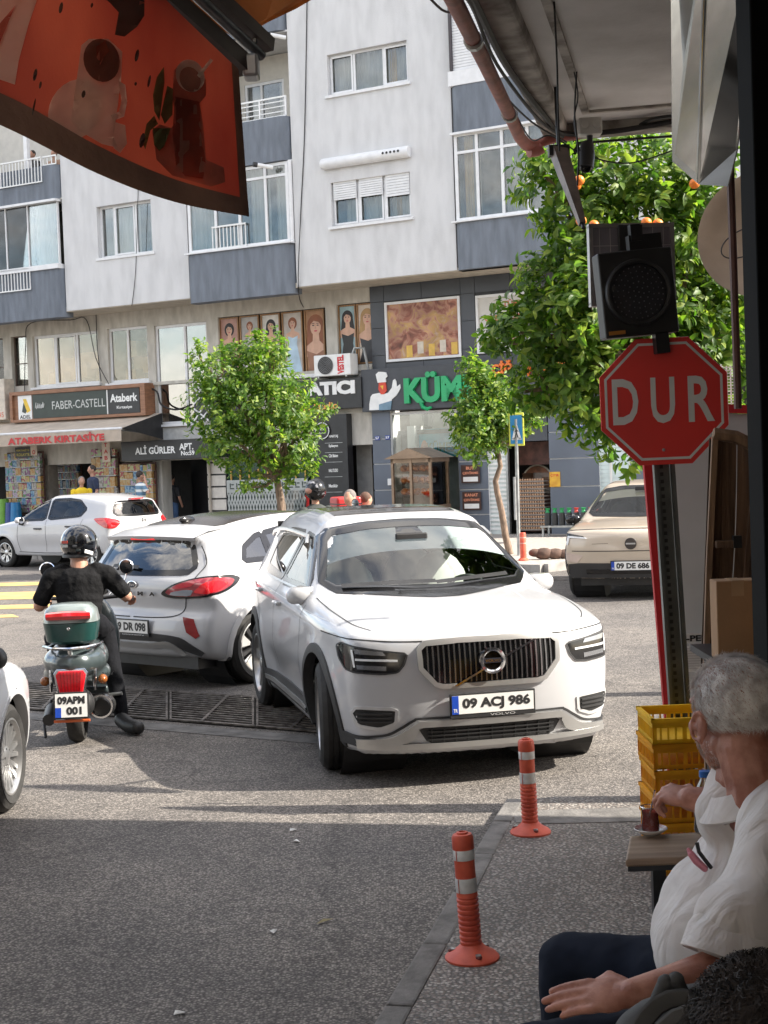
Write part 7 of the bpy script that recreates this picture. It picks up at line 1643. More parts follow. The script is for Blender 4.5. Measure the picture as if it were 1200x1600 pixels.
#3. white hatchback by the shops
P3=dict(prof=[(1.95,.26),(2.03,.42),(2.05,.60),(2.0,.76),(1.75,.88),(1.3,.97),(1.12,1.0),(.7,1.22),(.25,1.41),(-.05,1.465),(-.5,1.485),(-1.0,1.46),(-1.45,1.40),(-1.72,1.34),(-1.78,1.22),(-1.90,1.0),(-1.96,.88),(-1.95,.70),(-1.98,.58),(-1.96,.38),(-1.85,.28),(0,.22)],W=1.74,wb=2.51,R=.305,belt=(.88,.99),tum=.42,bowf=.28,bowr=.18,taper=.05,flare=.02,k=.06,tw=.195)
fa,ra=Vector((-7.95,32.2,0)),Vector((-5.72,30.85,0));q_=heading(fa,ra);q_=q_@tr(0,0,.0)
fa3=Vector((-8.05,32.0,0));a3=math.atan2(.50,-.866);M3=tr(-6.40,31.2,.0)@rotz(math.atan2(.58,-.815))
x3=Car('white_hatchback','small white hatchback in front of the stationery shop, seen from its rear side',M3,P3)
for g in('S+','S-'):
 for q in([(1.0,.97),(.95,1.0),(.28,1.335),(.05,1.37),(.02,.985)],[(-.06,.99),(-.05,1.375),(-.5,1.385),(-.85,1.35),(-1.10,1.18),(-.98,1.05)]):
  q=soft(q,1,.08);x3.cut(q,g);x3.patch('side_window',q,g,CARG,.002,.08,skirt=0);x3.frame('window_trim',q,g,.024,.024,GBLK,.006)
 for pl in([(.80,.9),(.82,.6),(.75,.32)],[(-.02,.97),(-.03,.6),(0,.32)],[(-1.08,.99),(-.98,.75),(-.78,.6),(-.72,.32)]):x3.line('door_seam',pl,g,SEAM,.008)
 gi=1 if g=='S+' else-1;handle(x3,gi,.10,.80,BLACKP);handle(x3,gi,-.82,.84,BLACKP);mirror(x3,gi,.66,.98,PAINT_W,.05)
 az=180-48*gi;e_=Vector((-math.sin(RAD(az)),math.cos(RAD(az)),0));ac=Vector((-1.78,.74*gi,0)).dot(e_);dn=1 if e_.x>0 else-1
 x3.patch('tail_lamp',[(ac+y*dn,z)for y,z in soft([(-.20,.90),(-.12,.97),(.10,1.01),(.36,1.0),(.26,.90),(.10,.80),(-.08,.80)],2,.2)],az,LENSR,.01,.04)
 x3.line('sill_line',[(.8,.33),(0,.31),(-.75,.32)],g,SEAM,.012)
rw=soft([(-.56,1.04),(.56,1.04),(.62,1.10),(.50,1.30),(-.50,1.30),(-.62,1.10)],1,.12);x3.cut(rw,'B',lambda C:C[:,2]>1.0);x3.patch('rear_window',rw,'B',CARGD,.003,.06,skirt=0);x3.frame('rear_window_trim',rw,'B',.02,.03,GBLK,.005)
b=MB(x3.M);b.box(-1.80,-1.72,-.17,.17,1.345,1.37);b.build('third_brake_light',LENSR,x3.root)
p=x3.hit('B',0,.92,.01);G=x3.M@tr(*p)@rotz(-PI/2);b=MB(G);b.lathe([(.045,-.006),(.055,-.006),(.055,.004),(.045,.004)],24,axis='Y',close=True);b.box(-.05,.05,-.005,0,-.006,.006);b.build('round_badge',GBLK,x3.root)
x3.arches(PAINT_W,.03,.035,name='arch_lip',off=.006);x3.body(PAINT_W);interior(x3,SEATD,.42,1.0)
for g in(1,-1):x3.wheel(1.255,.74*g,0,'cap',6,rim_r=.205);x3.wheel(-1.255,.74*g,0,'cap',6,rim_r=.205)
#4. beige electric SUV at the right
P4=dict(prof=[(2.02,.30),(2.09,.42),(2.11,.62),(2.10,.80),(2.05,.92),(1.92,.97),(1.5,1.02),(1.12,1.05),(1.0,1.08),(.6,1.27),(.22,1.44),(0,1.50),(-.4,1.54),(-1.0,1.53),(-1.7,1.48),(-1.95,1.42),(-2.05,1.1),(-2.11,.9),(-2.10,.5),(-2.0,.30),(0,.24)],W=1.836,wb=2.65,R=.35,belt=(.96,1.04),tum=.50,bowf=.20,bowr=.15,taper=.04,flare=.03,k=.055,tw=.235,crown=.04)
h4=RAD(-90-16);c4=at(990,900,19.6);d4=Vector((math.cos(h4),math.sin(h4),0));M4=tr(c4.x-d4.x*2.1,19.75-d4.y*2.1,0)@rotz(h4)
x4=Car('beige_suv','beige electric SUV waiting in the cross street, partly behind the red edged cabinet',M4,P4)
ws=soft([(-.72,1.10),(0,1.085),(.72,1.10),(.58,1.40),(.3,1.44),(-.3,1.44),(-.58,1.40)],1,.1);x4.cut(ws,'F',lambda C:C[:,0]>0);x4.patch('windscreen',ws,'F',CARG,.002,.08,skirt=0);x4.frame('windscreen_trim',ws,'F',.02,.03,GBLK,.005)
for g in(1,-1):
 S_='S+' if g>0 else 'S-'
 for q in([(.75,1.07),(.15,1.38),(-.2,1.42),(-.22,1.07)],[(-.3,1.07),(-.28,1.425),(-.9,1.41),(-1.2,1.3),(-1.2,1.12)]):q=soft(q,1,.08);x4.cut(q,S_);x4.patch('side_window',q,S_,CARGD,.002,.08,skirt=0)
 H=[(y*g,z)for y,z in[(.56,.83),(.62,.86),(.90,.90),(.92,.80),(.84,.79),(.82,.83)]];lp=x4.patch('headlamp',H,20*g,GBLK,.005,.04)
 x4.patch('daytime_light',[(y*g,z)for y,z in[(.55,.822),(.58,.84),(.84,.86),(.86,.74),(.83,.74),(.81,.835)]],20*g,mat('lamp_white',(.75,.77,.78)),.012,.03,parent=lp)
 x4.patch('lamp_corner',[(y*g,z)for y,z in[(.60,.60),(.92,.65),(.92,.55),(.70,.50)]],24*g,mat('beige_lamp_pod',(.52,.42,.36),.3),.006,.04)
 mirror(x4,g,.62,1.02,GBLK,.05)
x4.band('upper_bumper_seam',[(y,.655)for y in np.linspace(-.8,.8,20)],[(y,.665)for y in np.linspace(-.8,.8,20)],'F',SEAM,.004,closed=False,skirt=0)
x4.band('lower_bumper',[(y,.30)for y in np.linspace(-.98,.98,30)],[(y,.50-.10*max(0,abs(y)-.7))for y in np.linspace(-.98,.98,30)],'F',CLAD,.012,closed=False)
x4.band('bumper_slot',[(y,.36)for y in np.linspace(-.6,.6,20)],[(y,.42)for y in np.linspace(-.6,.6,20)],'F',GBLK,.018,closed=False)
x4.line('bonnet_seam',[(-.85,.93),(-.5,.945),(0,.95),(.5,.945),(.85,.93)],'F',SEAM,.009)
p=x4.hit('F',0,.755,.008);G=x4.M@tr(*p)@rotz(PI/2);b=MB(G);b.lathe([(0,-.006),(.075,-.004),(.078,0)],28,axis='Y');b.build('round_emblem',mat('emblem_brown',(.05,.04,.035),.4),x4.root);b=MB(G);b.box(-.062,.062,-.009,-.006,-.010,.010);b.build('emblem_bar',SATIN,x4.root)
x4.band('emblem_line',[(-.52,.752),(-.3,.760)],[(-.52,.756),(-.3,.764)],'F',SEAM,.004,closed=False,skirt=0)
pp=x4.hit('F',0,.46,.02);plate(x4.M@tr(pp.x+.012,0,.465)@rotz(PI/2),x4.root,'09 DE 686')
x4.arches(CLAD,.05,.04);x4.body(PAINT_B);interior(x4,SEATD,.46,.98)
for g in(1,-1):x4.wheel(1.325,.79*g,0,'spoke',5);x4.wheel(-1.325,.79*g,0,'spoke',5)
b=MB(x4.M);b.box(-1.9,1.9,-.7,.7,.19,.3);b.build('underbody',BLACKP,x4.root)
#5. the car cut by the left edge
P5=dict(P3);P5['R']=.325;P5['wb']=2.60;P5['W']=1.78
M5=tr(-3.18,7.62,0)@rotz(RAD(88));x5=Car('white_car','white car cut off by the left edge, only its front corner and wheel in view',M5,P5)
x5.M=M5
for g in('S+','S-'):
 q=soft([(1.0,.97),(.28,1.335),(.05,1.37),(.02,.985)],1,.08);x5.cut(q,g);x5.patch('side_window',q,g,CARGD,.002,.08,skirt=0)
 q=soft([(-.06,.99),(-.05,1.375),(-.5,1.385),(-.85,1.35),(-1.10,1.18),(-.98,1.05)],1,.08);x5.cut(q,g);x5.patch('side_window',q,g,CARGD,.002,.08,skirt=0)
 mirror(x5,1 if g=='S+' else-1,.60,1.0,BLACKP,.06);x5.line('door_seam',[(.80,.9),(.82,.6),(.75,.32)],g,SEAM,.006)
 x5.patch('headlamp',[((1 if g=='S+' else-1)*y,z)for y,z in soft([(.40,.66),(.60,.74),(.86,.80),(.9,.72),(.7,.62)],1)],20*(1 if g=='S+' else-1),mat('lamp_grey',(.3,.3,.3)),.006,.04)
ws=soft([(-.68,1.04),(.68,1.04),(.56,1.38),(-.56,1.38)],1,.1);x5.cut(ws,'F',lambda C:C[:,0]>.1);x5.patch('windscreen',ws,'F',CARGD,.002,.08,skirt=0)
x5.arches(PAINT_W,.03,.035,name='arch_lip',off=.006);x5.body(PAINT_W);interior(x5,SEATD,.44,.98)
for g in(1,-1):x5.wheel(1.30,.775*g,RAD(0),'twin',9,rim_r=.225);x5.wheel(-1.30,.775*g,0,'twin',9,rim_r=.225)
#people, scooter, café table
def V3(*a):return Vector(a)
def cap(b,pts,rs,n=12):
 b.tube(pts,rs,n)
 for p,r in zip(pts,rs):b.ell(p,(r,r,r),12,8)
def fuse(b,name,m,parent,vox,smooth=2,tex=0):
 o=b.build(name,m,parent);r=o.modifiers.new('r','REMESH');r.mode='VOXEL';r.voxel_size=vox;r.use_smooth_shade=True
 if smooth:q=o.modifiers.new('s','SMOOTH');q.factor=.5;q.iterations=smooth
 if tex:
  t=bpy.data.textures.new(name,'CLOUDS');t.noise_scale=.07;d=o.modifiers.new('d','DISPLACE');d.texture=t;d.strength=tex;d.texture_coords='GLOBAL'
 return o
def hand(b,H,curl=(.3,.3,.2),spread=.06,thumb=(.6,.2),k=1.0,flip=1,each=None):
 """H: x along the fingers, y towards the thumb, z out of the back of the hand"""
 T0=b.T;b.T=H@Matrix.Diagonal((k,k*flip,k,1))
 b.ell((.048,.002,0),(.052,.041,.017));b.ell((.02,0,0),(.036,.031,.019));b.ell((.04,.026,-.006),(.034,.018,.016))
 for i,(y,L,r)in enumerate(((.031,.072,.0092),(.0105,.080,.0095),(-.0105,.074,.009),(-.030,.058,.008))):
  a=(.0105-y)*-spread/.02*.6;p=V3(.088-.006*(i in(0,3))-.004*(i==3),y,.002);P=[V3(.05,y*.8,0),p];th=0;c_=(each or{}).get(i,curl)
  for c,f in zip(c_,(.45,.31,.26)):th+=c;P.append(P[-1]+V3(math.cos(th)*math.cos(a),math.sin(a),-math.sin(th))*L*f)
  cap(b,P,[r*1.15,r*1.12,r,r*.95,r*.82],10)
 a,c=thumb;P=[V3(.018,.026,-.004),V3(.042,.050,-.008)];d=V3(math.cos(a),math.sin(a),-c).normalized();P.append(P[-1]+d*.032);P.append(P[-1]+V3(math.cos(a-.35),math.sin(a-.35),-c).normalized()*.026)
 cap(b,P,[.016,.0135,.011,.009],10);b.T=T0
def frame(x,up):x=x.normalized();y=up.cross(x).normalized();z=x.cross(y);return Matrix(((x.x,y.x,z.x,0),(x.y,y.y,z.y,0),(x.z,y.z,z.z,0),(0,0,0,1)))
def head(b,H):
 T0=b.T;b.T=H
 b.ell((-.012,0,.032),(.100,.079,.094),24,16);b.ell((.03,0,-.025),(.066,.063,.092),20,14);b.ell((.045,0,-.088),(.045,.046,.034));b.ell((-.0,0,-.055),(.06,.062,.05))
 b.ell((.083,0,.035),(.022,.052,.018));cap(b,[V3(.092,0,.02),V3(.108,0,-.012),V3(.119,0,-.032)],[.009,.011,.014]);b.ell((.104,.012,-.034),(.011,.009,.009));b.ell((.104,-.012,-.034),(.011,.009,.009))
 b.ell((.095,0,-.066),(.012,.026,.007));b.ell((.093,0,-.077),(.012,.022,.008));b.ell((.078,0,-.108),(.02,.022,.017))
 for g in(1,-1):
  b.ell((.07,g*.043,-.02),(.025,.02,.022));b.ell((.088,g*.031,.008),(.008,.014,.008))
  P=[V3(.008+.018*math.cos(t)-.008*math.sin(t),g*(.080+.006*math.cos(t*.5)),-.012+.029*math.sin(t))for t in np.linspace(-1.9,3.0,12)]
  cap(b,P,[.0045]*12,8);b.ell((.0,g*.079,-.014),(.017,.007,.028));b.ell((.016,g*.083,-.016),(.006,.005,.009));b.ell((.004,g*.083,-.044),(.008,.005,.009))
 cap(b,[V3(-.028,0,-.06),V3(-.045,0,-.14),V3(-.055,0,-.20)],[.062,.058,.066]);b.T=T0
def strands(b,H,fn,n,L,w,rnd,up=.35,z0=-.05):
 for _ in range(n):
  p,nr=fn(rnd);t=V3(rnd.uniform(-1,1),rnd.uniform(-1,1),rnd.uniform(-.6,.4));cb=V3(-.7,0,-.55);d=(nr*up+(t-nr*t.dot(nr))*.42+(cb-nr*cb.dot(nr))).normalized();l=L*rnd.uniform(.5,1.2);s_=d.cross(nr).normalized()*w
  q=p+d*l*.5+nr*l*.1;e=p+d*l;b.add([H@(p-s_),H@(p+s_),H@(q+s_*.8),H@(q-s_*.8),H@e],[(0,1,2,3),(3,2,4)])
#seated man in the foreground
def m_skin(name,c,c2,sss=.15):
 return mat(name,c,.48,var=.1,scale=22,sss=sss,bump=.35,bscale=260,bdist=.002,col2=c2,detail=6)
SK1=m_skin('weathered_skin',(.33,.12,.075),(.52,.25,.18))
man=thing('person','grey haired seated man in white short sleeved shirt stirring tea, hand on knee','person',at(1100,1900,3.0))
A=at;hc=A(1150,1119,3.0)
fwd=V3(-.34,.93,-.12).normalized();lf=V3(0,0,1).cross(fwd).normalized();upv=fwd.cross(lf)
HM=tr(hc)@Matrix(((fwd.x,lf.x,upv.x,0),(fwd.y,lf.y,upv.y,0),(fwd.z,lf.z,upv.z,0),(0,0,0,1)))@Matrix.Diagonal((1.02,1.02,.94,1))
b=MB();head(b,HM)
el,wl=A(1172,1512,2.70),A(990,1553,2.66)
cap(b,[A(1190,1400,2.76),el,el+(wl-el)*.35,el+(wl-el)*.75,wl],[.055,.048,.046,.034,.028],16)
hd=(A(866,1562,2.68)-wl).normalized();H=tr(wl-hd*.0)@frame(hd,V3(.15,-.50,.85));
hand(b,H,(.10,.14,.10),.004,(.12,.75),.96,-1,each={3:(.06,.22,.15),0:(.13,.12,.1)})
wr,er=A(1078,1248,3.28),A(1170,1262,3.22)
cap(b,[er,er+(wr-er)*.5,wr],[.044,.036,.027],14)
hd2=(A(1022,1236,3.34)-wr).normalized();H2=tr(wr-hd2*.01)@frame(hd2,V3(.1,-.55,.8))
hand(b,H2,(.75,.85,.5),.02,(.25,.55),.86,-1,each={0:(.55,.8,.4),3:(.95,.9,.5)})
cap(b,[A(1175,1250,3.04),A(1162,1215,3.0)],[.05,.058],14)
fuse(b,'body',SK1,man,.0034,2)
rn=random.Random(5)
def scalp(r):
 while True:
  t,f=r.uniform(-PI,PI),math.asin(r.uniform(-.55,1));n=V3(math.cos(f)*math.cos(t),math.cos(f)*math.sin(t),math.sin(f));p=V3(-.012+.102*n.x,.081*n.y,.034+.096*n.z)
  if p.z>.065+.5*max(0,p.x-.05)or p.x<.0-.0*p.z and p.z>-.055 or(p.z>.012 and p.x<.045):return p,n
HAIRG=mat('grey_hair',(.72,.65,.60),.5,var=.3,scale=40,col2=(.92,.88,.84))
b=MB();strands(b,HM,scalp,15000,.022,.00045,rn,.13);b.build('hair',HAIRG,man,kind=None,fixn=False)
b=MB()
def beard(r):
 while True:
  p=V3(r.uniform(-.0,.105),r.choice((1,-1))*r.uniform(.01,.066),r.uniform(-.125,-.03));c=V3(.03,0,-.03);n=(p-c).normalized();q=c+V3(n.x*.070,n.y*.066,n.z*.094)
  if q.z<-.045-.3*max(0,q.x-.06):return q,n
strands(b,HM,beard,3500,.006,.0006,rn,.6);b.build('stubble',HAIRG,man,fixn=False)
SH=mat('white_shirt_cloth',(.76,.70,.67),.85,var=.05,scale=9,bump=.25,bscale=420,bdist=.001,sheen=.2,trans=.12,col2=(.80,.76,.73))
def m_shirt():
 m=SH;n,L=m.node_tree.nodes,m.node_tree.links;b_=[x for x in n if x.type=='BSDF_PRINCIPLED'][0];t=n.new('ShaderNodeTexCoord');mp_=n.new('ShaderNodeMapping');mp_.inputs['Rotation'].default_value=(0,.6,.3);mp_.inputs['Scale'].default_value=(5,5,1.6)
 z=n.new('ShaderNodeTexNoise');z.inputs['Scale'].default_value=2.2;z.inputs['Detail'].default_value=3;z.inputs['Distortion'].default_value=1.2;bp=n.new('ShaderNodeBump');bp.inputs['Strength'].default_value=.65;bp.inputs['Distance'].default_value=.03
 L.new(t.outputs['Object'],mp_.inputs[0]);L.new(mp_.outputs[0],z.inputs['Vector']);L.new(z.outputs[0],bp.inputs['Height'])
 old=[x for x in n if x.type=='BUMP' and x!=bp][0];L.new(bp.outputs[0],old.inputs['Normal'])
m_shirt()
b=MB()
for(x,y,Y,r)in((1210,1330,3.02,.125),(1180,1300,3.16,.09),(1195,1395,3.04,.15),(1160,1440,3.06,.155),(1135,1480,3.04,.15),(1120,1420,3.10,.12),(1100,1462,3.08,.112),(1080,1452,3.08,.085),(1180,1540,3.0,.17),(1150,1360,3.12,.10),(1245,1300,2.9,.10)):c=A(x,y,Y);b.ell(c,(r,r*.95,r),20,14)
cap(b,[A(1214,1290,2.86),A(1212,1350,2.80),A(1190,1405,2.76),A(1172,1440,2.73)],[.078,.082,.080,.083],18)
cap(b,[A(1196,1205,3.04),A(1172,1246,3.03),A(1140,1275,3.03)],[.078,.096,.07],16);cap(b,[A(1205,1400,2.78),A(1160,1452,2.725)],[.088,.094],18);b.ell(A(1140,1268,3.0),(.07,.07,.06))
cap(b,[A(1150,1290,3.22),A(1165,1275,3.22)],[.07,.06],14)
cap(b,[A(1222,1272,2.9),A(1175,1262,3.15)],[.08,.075],14)
o=fuse(b,'shirt',SH,man,.0075,14,tex=.009)
def ribbon(name,P0,P1,m,th=.003):
 n=len(P0);vs=list(P0)+list(P1);d=V3(0,.004,0);b=MB();b.add(vs+[v+d for v in vs],[(i,i+1,n+i+1,n+i)for i in range(n-1)]+[(2*n+n+i,2*n+n+i+1,2*n+i+1,2*n+i)for i in range(n-1)]);return b.build(name,m,man,smooth=True,fixn=False)
cl=[(1236,1172,2.90),(1205,1192,2.905),(1175,1212,2.91),(1150,1224,2.93),(1128,1222,2.99)];cb_=[(1250,1212,2.875),(1212,1232,2.88),(1180,1250,2.885),(1150,1262,2.90),(1112,1252,2.97)]
cq=A(1168,1236,2.975);az_=V3(-.12,.06,1).normalized();ua=az_.orthogonal().normalized();va_=az_.cross(ua);b=MB();RR=[]
for r,z in((.070,-.04),(.070,.010),(.074,.016),(.079,.010),(.104,-.030),(.100,-.034),(.074,.0)):RR.append([cq+az_*(z+.018*math.cos(t-5.2))+(ua*math.cos(t)+va_*math.sin(t))*r for t in np.linspace(0,2*PI,40,endpoint=False)])
b.add([p for q in RR for p in q],[(j*40+i,j*40+(i+1)%40,(j+1)*40+(i+1)%40,(j+1)*40+i)for j in range(6)for i in range(40)]);b.build('collar',SH,man,smooth=True)
b=MB();c0=A(1158,1450,2.725);ax=(A(1146,1490,2.71)-A(1170,1400,2.74)).normalized();u_=ax.orthogonal().normalized();v_=ax.cross(u_)
def ringp(r,d):return[c0+ax*d+(u_*math.cos(t)+v_*math.sin(t))*(r+.004*math.sin(3*t))for t in np.linspace(0,2*PI,36,endpoint=False)]
R_=[ringp(.084,.0),ringp(.092,.02),ringp(.095,.062),ringp(.091,.064),ringp(.06,.02)];vs=[p for q in R_ for p in q];b.add(vs,[(j*36+i,j*36+(i+1)%36,(j+1)*36+(i+1)%36,(j+1)*36+i)for j in range(4)for i in range(36)]);b.build('sleeve_cuff',SH,man,smooth=True)
pc=A(1088,1345,2.955);b=MB();cap(b,[pc+V3(.016,0,-.016),pc,pc+V3(-.010,0,.014),pc+V3(-.014,.004,.022)],[.007,.008,.007,.004],10);b.build('pink_case',mat('pink_plastic',(.62,.22,.28),.35,var=.2),man,smooth=True)
b=MB();b.tube([pc+V3(.028,-.006,-.014),pc+V3(.004,-.008,.02),pc+V3(.001,-.006,.038)],.004,8);b.build('pen',BLACKP,man)
TRS=mat('navy_trousers',(.008,.012,.024),.9,var=.2,scale=12,bump=.3,bscale=300,bdist=.001,spec=.2)
b=MB();cap(b,[A(1150,1560,3.02),A(1000,1518,3.16),A(888,1504,3.25)],[.13,.078,.066],18);cap(b,[A(888,1504,3.25),A(886,1640,3.30),A(885,1900,3.33)],[.066,.058,.055],16)
cap(b,[A(1170,1640,2.86),A(1000,1655,2.74),A(838,1660,2.72)],[.13,.092,.075],18);cap(b,[A(838,1660,2.72),A(820,1900,2.8)],[.072,.06],14);b.ell(A(1160,1610,2.95),(.17,.17,.14));fuse(b,'trousers',TRS,man,.009,4,tex=.014)
for x,Y in((870,3.3),(800,2.8)):p=A(x,1900,Y);b=MB();b.ell((p.x-.05,p.y,TZ+.045),(.13,.05,.045));b.build('shoe',BLACKM,man,smooth=True)
ch=thing('chair','dark low café chair under the seated man'.replace('é','e'),'chair',(A(1180,1800,3).x,3.0,TZ));p=A(1175,1700,2.95)
b=MB();b.box(p.x-.2,p.x+.25,2.75,3.2,TZ+.40,TZ+.44);b.build('seat',BLACKP,ch,bevel=.01)
for dx in(-.17,.2):
 for y in(2.79,3.15):b=MB();b.tube([(p.x+dx,y,TZ),(p.x+dx,y,TZ+.4)],.014,8);b.build('leg',BLACKM,ch)
#tea table
tl,tb_=A(977,1343,3.34),A(984,1306,3.34);tz=tl.z;q=ray(984,1306);tb_=CAM+q*((tz-CAM_H)/q.z);trn=V3(tl.x+.55,tl.y+.01,tz)
tt=thing('tea_table','small worn wooden tea table beside the seated man','table',(tl.x+.1,3.45,TZ))
TW=mat('table_wood',(.26,.17,.11),.45,var=.25,scale=3,streak=(1,9,1),bump=.1,col2=(.36,.26,.18))
b=MB();b.prism([(tl.x,tl.y),(tl.x+.55,tl.y+.01),(tb_.x+.55,tb_.y+.05),(tb_.x,tb_.y)],tz-.018,tz,'XY');b.build('tabletop',TW,tt,bevel=.005)
b=MB();b.prism([(tl.x+.006,tl.y+.006),(tl.x+.54,tl.y+.016),(tb_.x+.54,tb_.y+.04),(tb_.x+.006,tb_.y-.006)],tz-.03,tz-.0185,'XY');b.build('apron',BLACKM,tt)
for dx in(.075,.42):b=MB();b.box(tl.x+dx,tl.x+dx+.03,3.42,3.45,TZ,tz-.03);b.build('leg',BLACKM,tt)
gp_=CAM+ray(1017,1305)*((tz-CAM_H)/ray(1017,1305).z);gx,gy=gp_.x,gp_.y
sa=thing('saucer','small white and red patterned saucer under the tea glass','saucer',(gx,gy,tz))
b=MB();b.lathe([(0,.003),(.022,.003),(.032,.010),(.040,.017),(.0385,.018),(.030,.012),(.02,.006),(0,.006)],40,(gx,gy,tz));b.build('dish',mat('porcelain',(.72,.69,.66),.15,coat=.5),sa,smooth=True)
b=MB();b.lathe([(.0385,.0186),(.033,.0148),(.030,.0132)],40,(gx,gy,tz),caps=False);b.build('red_rim',mat('rim_red',(.55,.10,.12),.2,var=.5,scale=60,col2=(.7,.6,.58)),sa,smooth=True)
tg=thing('tea_glass','tulip shaped glass of dark red tea on the saucer','glass',(gx,gy,tz+.006));zz=tz+.0065
pr=[(.0185,0),(.021,.008),(.0205,.022),(.0185,.038),(.0205,.052),(.0225,.062)]
b=MB();b.lathe(pr,32,(gx,gy,zz),caps=False);b.lathe([(r-.0015,z)for r,z in pr],32,(gx,gy,zz),caps=False);b.build('glass',glass('tea_glass_clear',(.96,.94,.94),1.4,.0),tg,smooth=True)
b=MB();b.lathe([(0,.003)]+[(r-.002,max(z,.003))for r,z in pr[:5]]+[(0,.052)],32,(gx,gy,zz));b.build('tea',mat('tea',(.42,.03,.012),.2,var=.2,trans=.4),tg,smooth=True)
b=MB();b.lathe([(.0225,.0615),(.0232,.0625),(.0225,.0635),(.0215,.0625)],32,(gx,gy,zz),close=True);b.build('rim',CHROME,tg)
sp0=V3(gx-.004,gy,zz+.03);sp1=A(1021,1245,3.34);so_=MB();so_.tube([sp0,sp1,sp1+(sp1-sp0)*.25],.0018,6);so_.ell(sp0,(.006,.004,.01));so_.build('teaspoon',CHROME,label='thin teaspoon held by the seated man, standing in his tea',cat='spoon',base=sp0)
bq=CAM+ray(1104,1300)*((tz-CAM_H)/ray(1104,1300).z);bo=thing('water_bottle','clear plastic water bottle with a blue label behind the man\'s forearm','bottle',(bq.x,bq.y,tz))
b=MB();b.lathe([(0,0),(.026,0),(.029,.006),(.027,.03),(.029,.05),(.029,.08),(.026,.10),(.013,.125),(.012,.135),(0,.135)],28,(bq.x,bq.y,tz));b.build('bottle',glass('pet',(.85,.88,.9),1.4,.08),bo,smooth=True)
b=MB();b.lathe([(.0296,.050),(.0298,.052),(.0298,.078),(.0285,.082)],28,(bq.x,bq.y,tz),caps=False);b.build('label',mat('label_blue',(.04,.22,.55),.4,var=.4,scale=40,col2=(.7,.75,.8)),bo,smooth=True)
b=MB();b.lathe([(0,.133),(.014,.133),(.014,.147),(0,.149)],20,(bq.x,bq.y,tz));b.build('cap',mat('cap_blue',(.03,.15,.5),.4),bo)
#the second person's dark curly head, nearest the camera, and the bag
p2=thing('person','person with dark curly hair at the bottom right corner, seen from behind','person',A(1190,2100,1.9));h2=A(1203,1668,1.9);SK2=m_skin('second_skin',(.36,.17,.12),(.45,.24,.18))
f2=V3(-.75,.62,-.2).normalized();l2=V3(0,0,1).cross(f2).normalized();u2=f2.cross(l2);HM2=tr(h2)@Matrix(((f2.x,l2.x,u2.x,0),(f2.y,l2.y,u2.y,0),(f2.z,l2.z,u2.z,0),(0,0,0,1)))
b=MB();head(b,HM2);fuse(b,'body',SK2,p2,.005,2)
def scalp2(r):
 while True:
  t,f=r.uniform(-PI,PI),math.asin(r.uniform(-.6,1));n=V3(math.cos(f)*math.cos(t),math.cos(f)*math.sin(t),math.sin(f));p=V3(-.012+.104*n.x,.082*n.y,.036+.098*n.z)
  if p.z>.05 or p.x<.03:return p,n
b=MB();b.T=HM2;b.ell((-.014,0,.04),(.103,.084,.096),24,16);b.T=Matrix.Identity(4);b.build('hair_cap',HAIRD,p2,smooth=True)
b=MB()
for _ in range(5200):
 p,n=scalp2(rn);a=n.orthogonal().normalized();c=n.cross(a);P=[];ph=rn.uniform(0,6);dr_=(a*rn.uniform(-1,1)+c*rn.uniform(-1,1))*.02;R0=rn.uniform(.003,.007)
 for k in range(6):t=k/5;P.append(p+n*(.022*t*(1-.3*t))+dr_*t+(a*math.cos(ph+6*t)+c*math.sin(ph+6*t))*R0)
 s_=a*.0007;vs=[]
 for q in P:vs+=[HM2@(q-s_),HM2@(q+s_)]
 b.add(vs,[(2*k,2*k+1,2*k+3,2*k+2)for k in range(5)])
b.build('curly_hair',HAIRD,p2,fixn=False)
b=MB();s0=h2+V3(.06,-.02,-.32);cap(b,[s0+V3(-.14,.12,-.02),s0,s0+V3(.14,-.12,-.02)],[.09,.13,.09],14);b.ell(s0+V3(0,0,-.25),(.22,.19,.3));cap(b,[s0+V3(-.0,0,.05),s0+V3(-.03,.02,.16)],[.09,.068]);fuse(b,'shirt',mat('pale_shirt',(.45,.42,.36),.85,var=.1),p2,.012,3)
bg_=thing('backpack','grey backpack with wide straps in front of the seated man\'s arm','bag',A(1040,1900,2.35));GB=mat('bag_grey',(.075,.075,.075),.8,var=.15,scale=12,bump=.4,bscale=500,bdist=.001)
b=MB();
for x,y,Y,r in((1045,1650,2.4,.10),(1100,1640,2.38,.11),(1030,1700,2.4,.11),(1120,1720,2.36,.13),(1050,1800,2.4,.13)):b.ell(A(x,y,Y),(r,.07,r),18,12)
fuse(b,'bag_body',GB,bg_,.009,3,tex=.01)
for k,(pa,w_)in enumerate((([(985,1640,2.33),(1010,1585,2.31),(1045,1558,2.31),(1090,1560,2.30),(1130,1600,2.28)],.018),([(1005,1660,2.32),(1035,1600,2.29),(1075,1575,2.29),(1120,1590,2.28)],.014))):
 P=[A(*p)for p in pa];b=MB();n=len(P);vs=[]
 for i,p in enumerate(P):t=(P[min(i+1,n-1)]-P[max(i-1,0)]).normalized();s_=t.cross(V3(0,1,0)).normalized()*w_;vs+=[p-s_,p+s_,p+s_+V3(0,.008,0),p-s_+V3(0,.008,0)]
 b.add(vs,[(4*i+j,4*i+(j+1)%4,4*i+4+(j+1)%4,4*i+4+j)for i in range(n-1)for j in range(4)]);b.build('strap',mat('strap_grey',(.12,.12,.12),.7,bump=.3,bscale=600)if k else GB,bg_,sub=1,smooth=True)
b=MB();cap(b,[A(1028,1560,2.36),A(1040,1536,2.36),A(1056,1532,2.36),A(1068,1556,2.36)],[.012,.014,.014,.012],10);b.build('top_handle',GB,bg_,smooth=True)
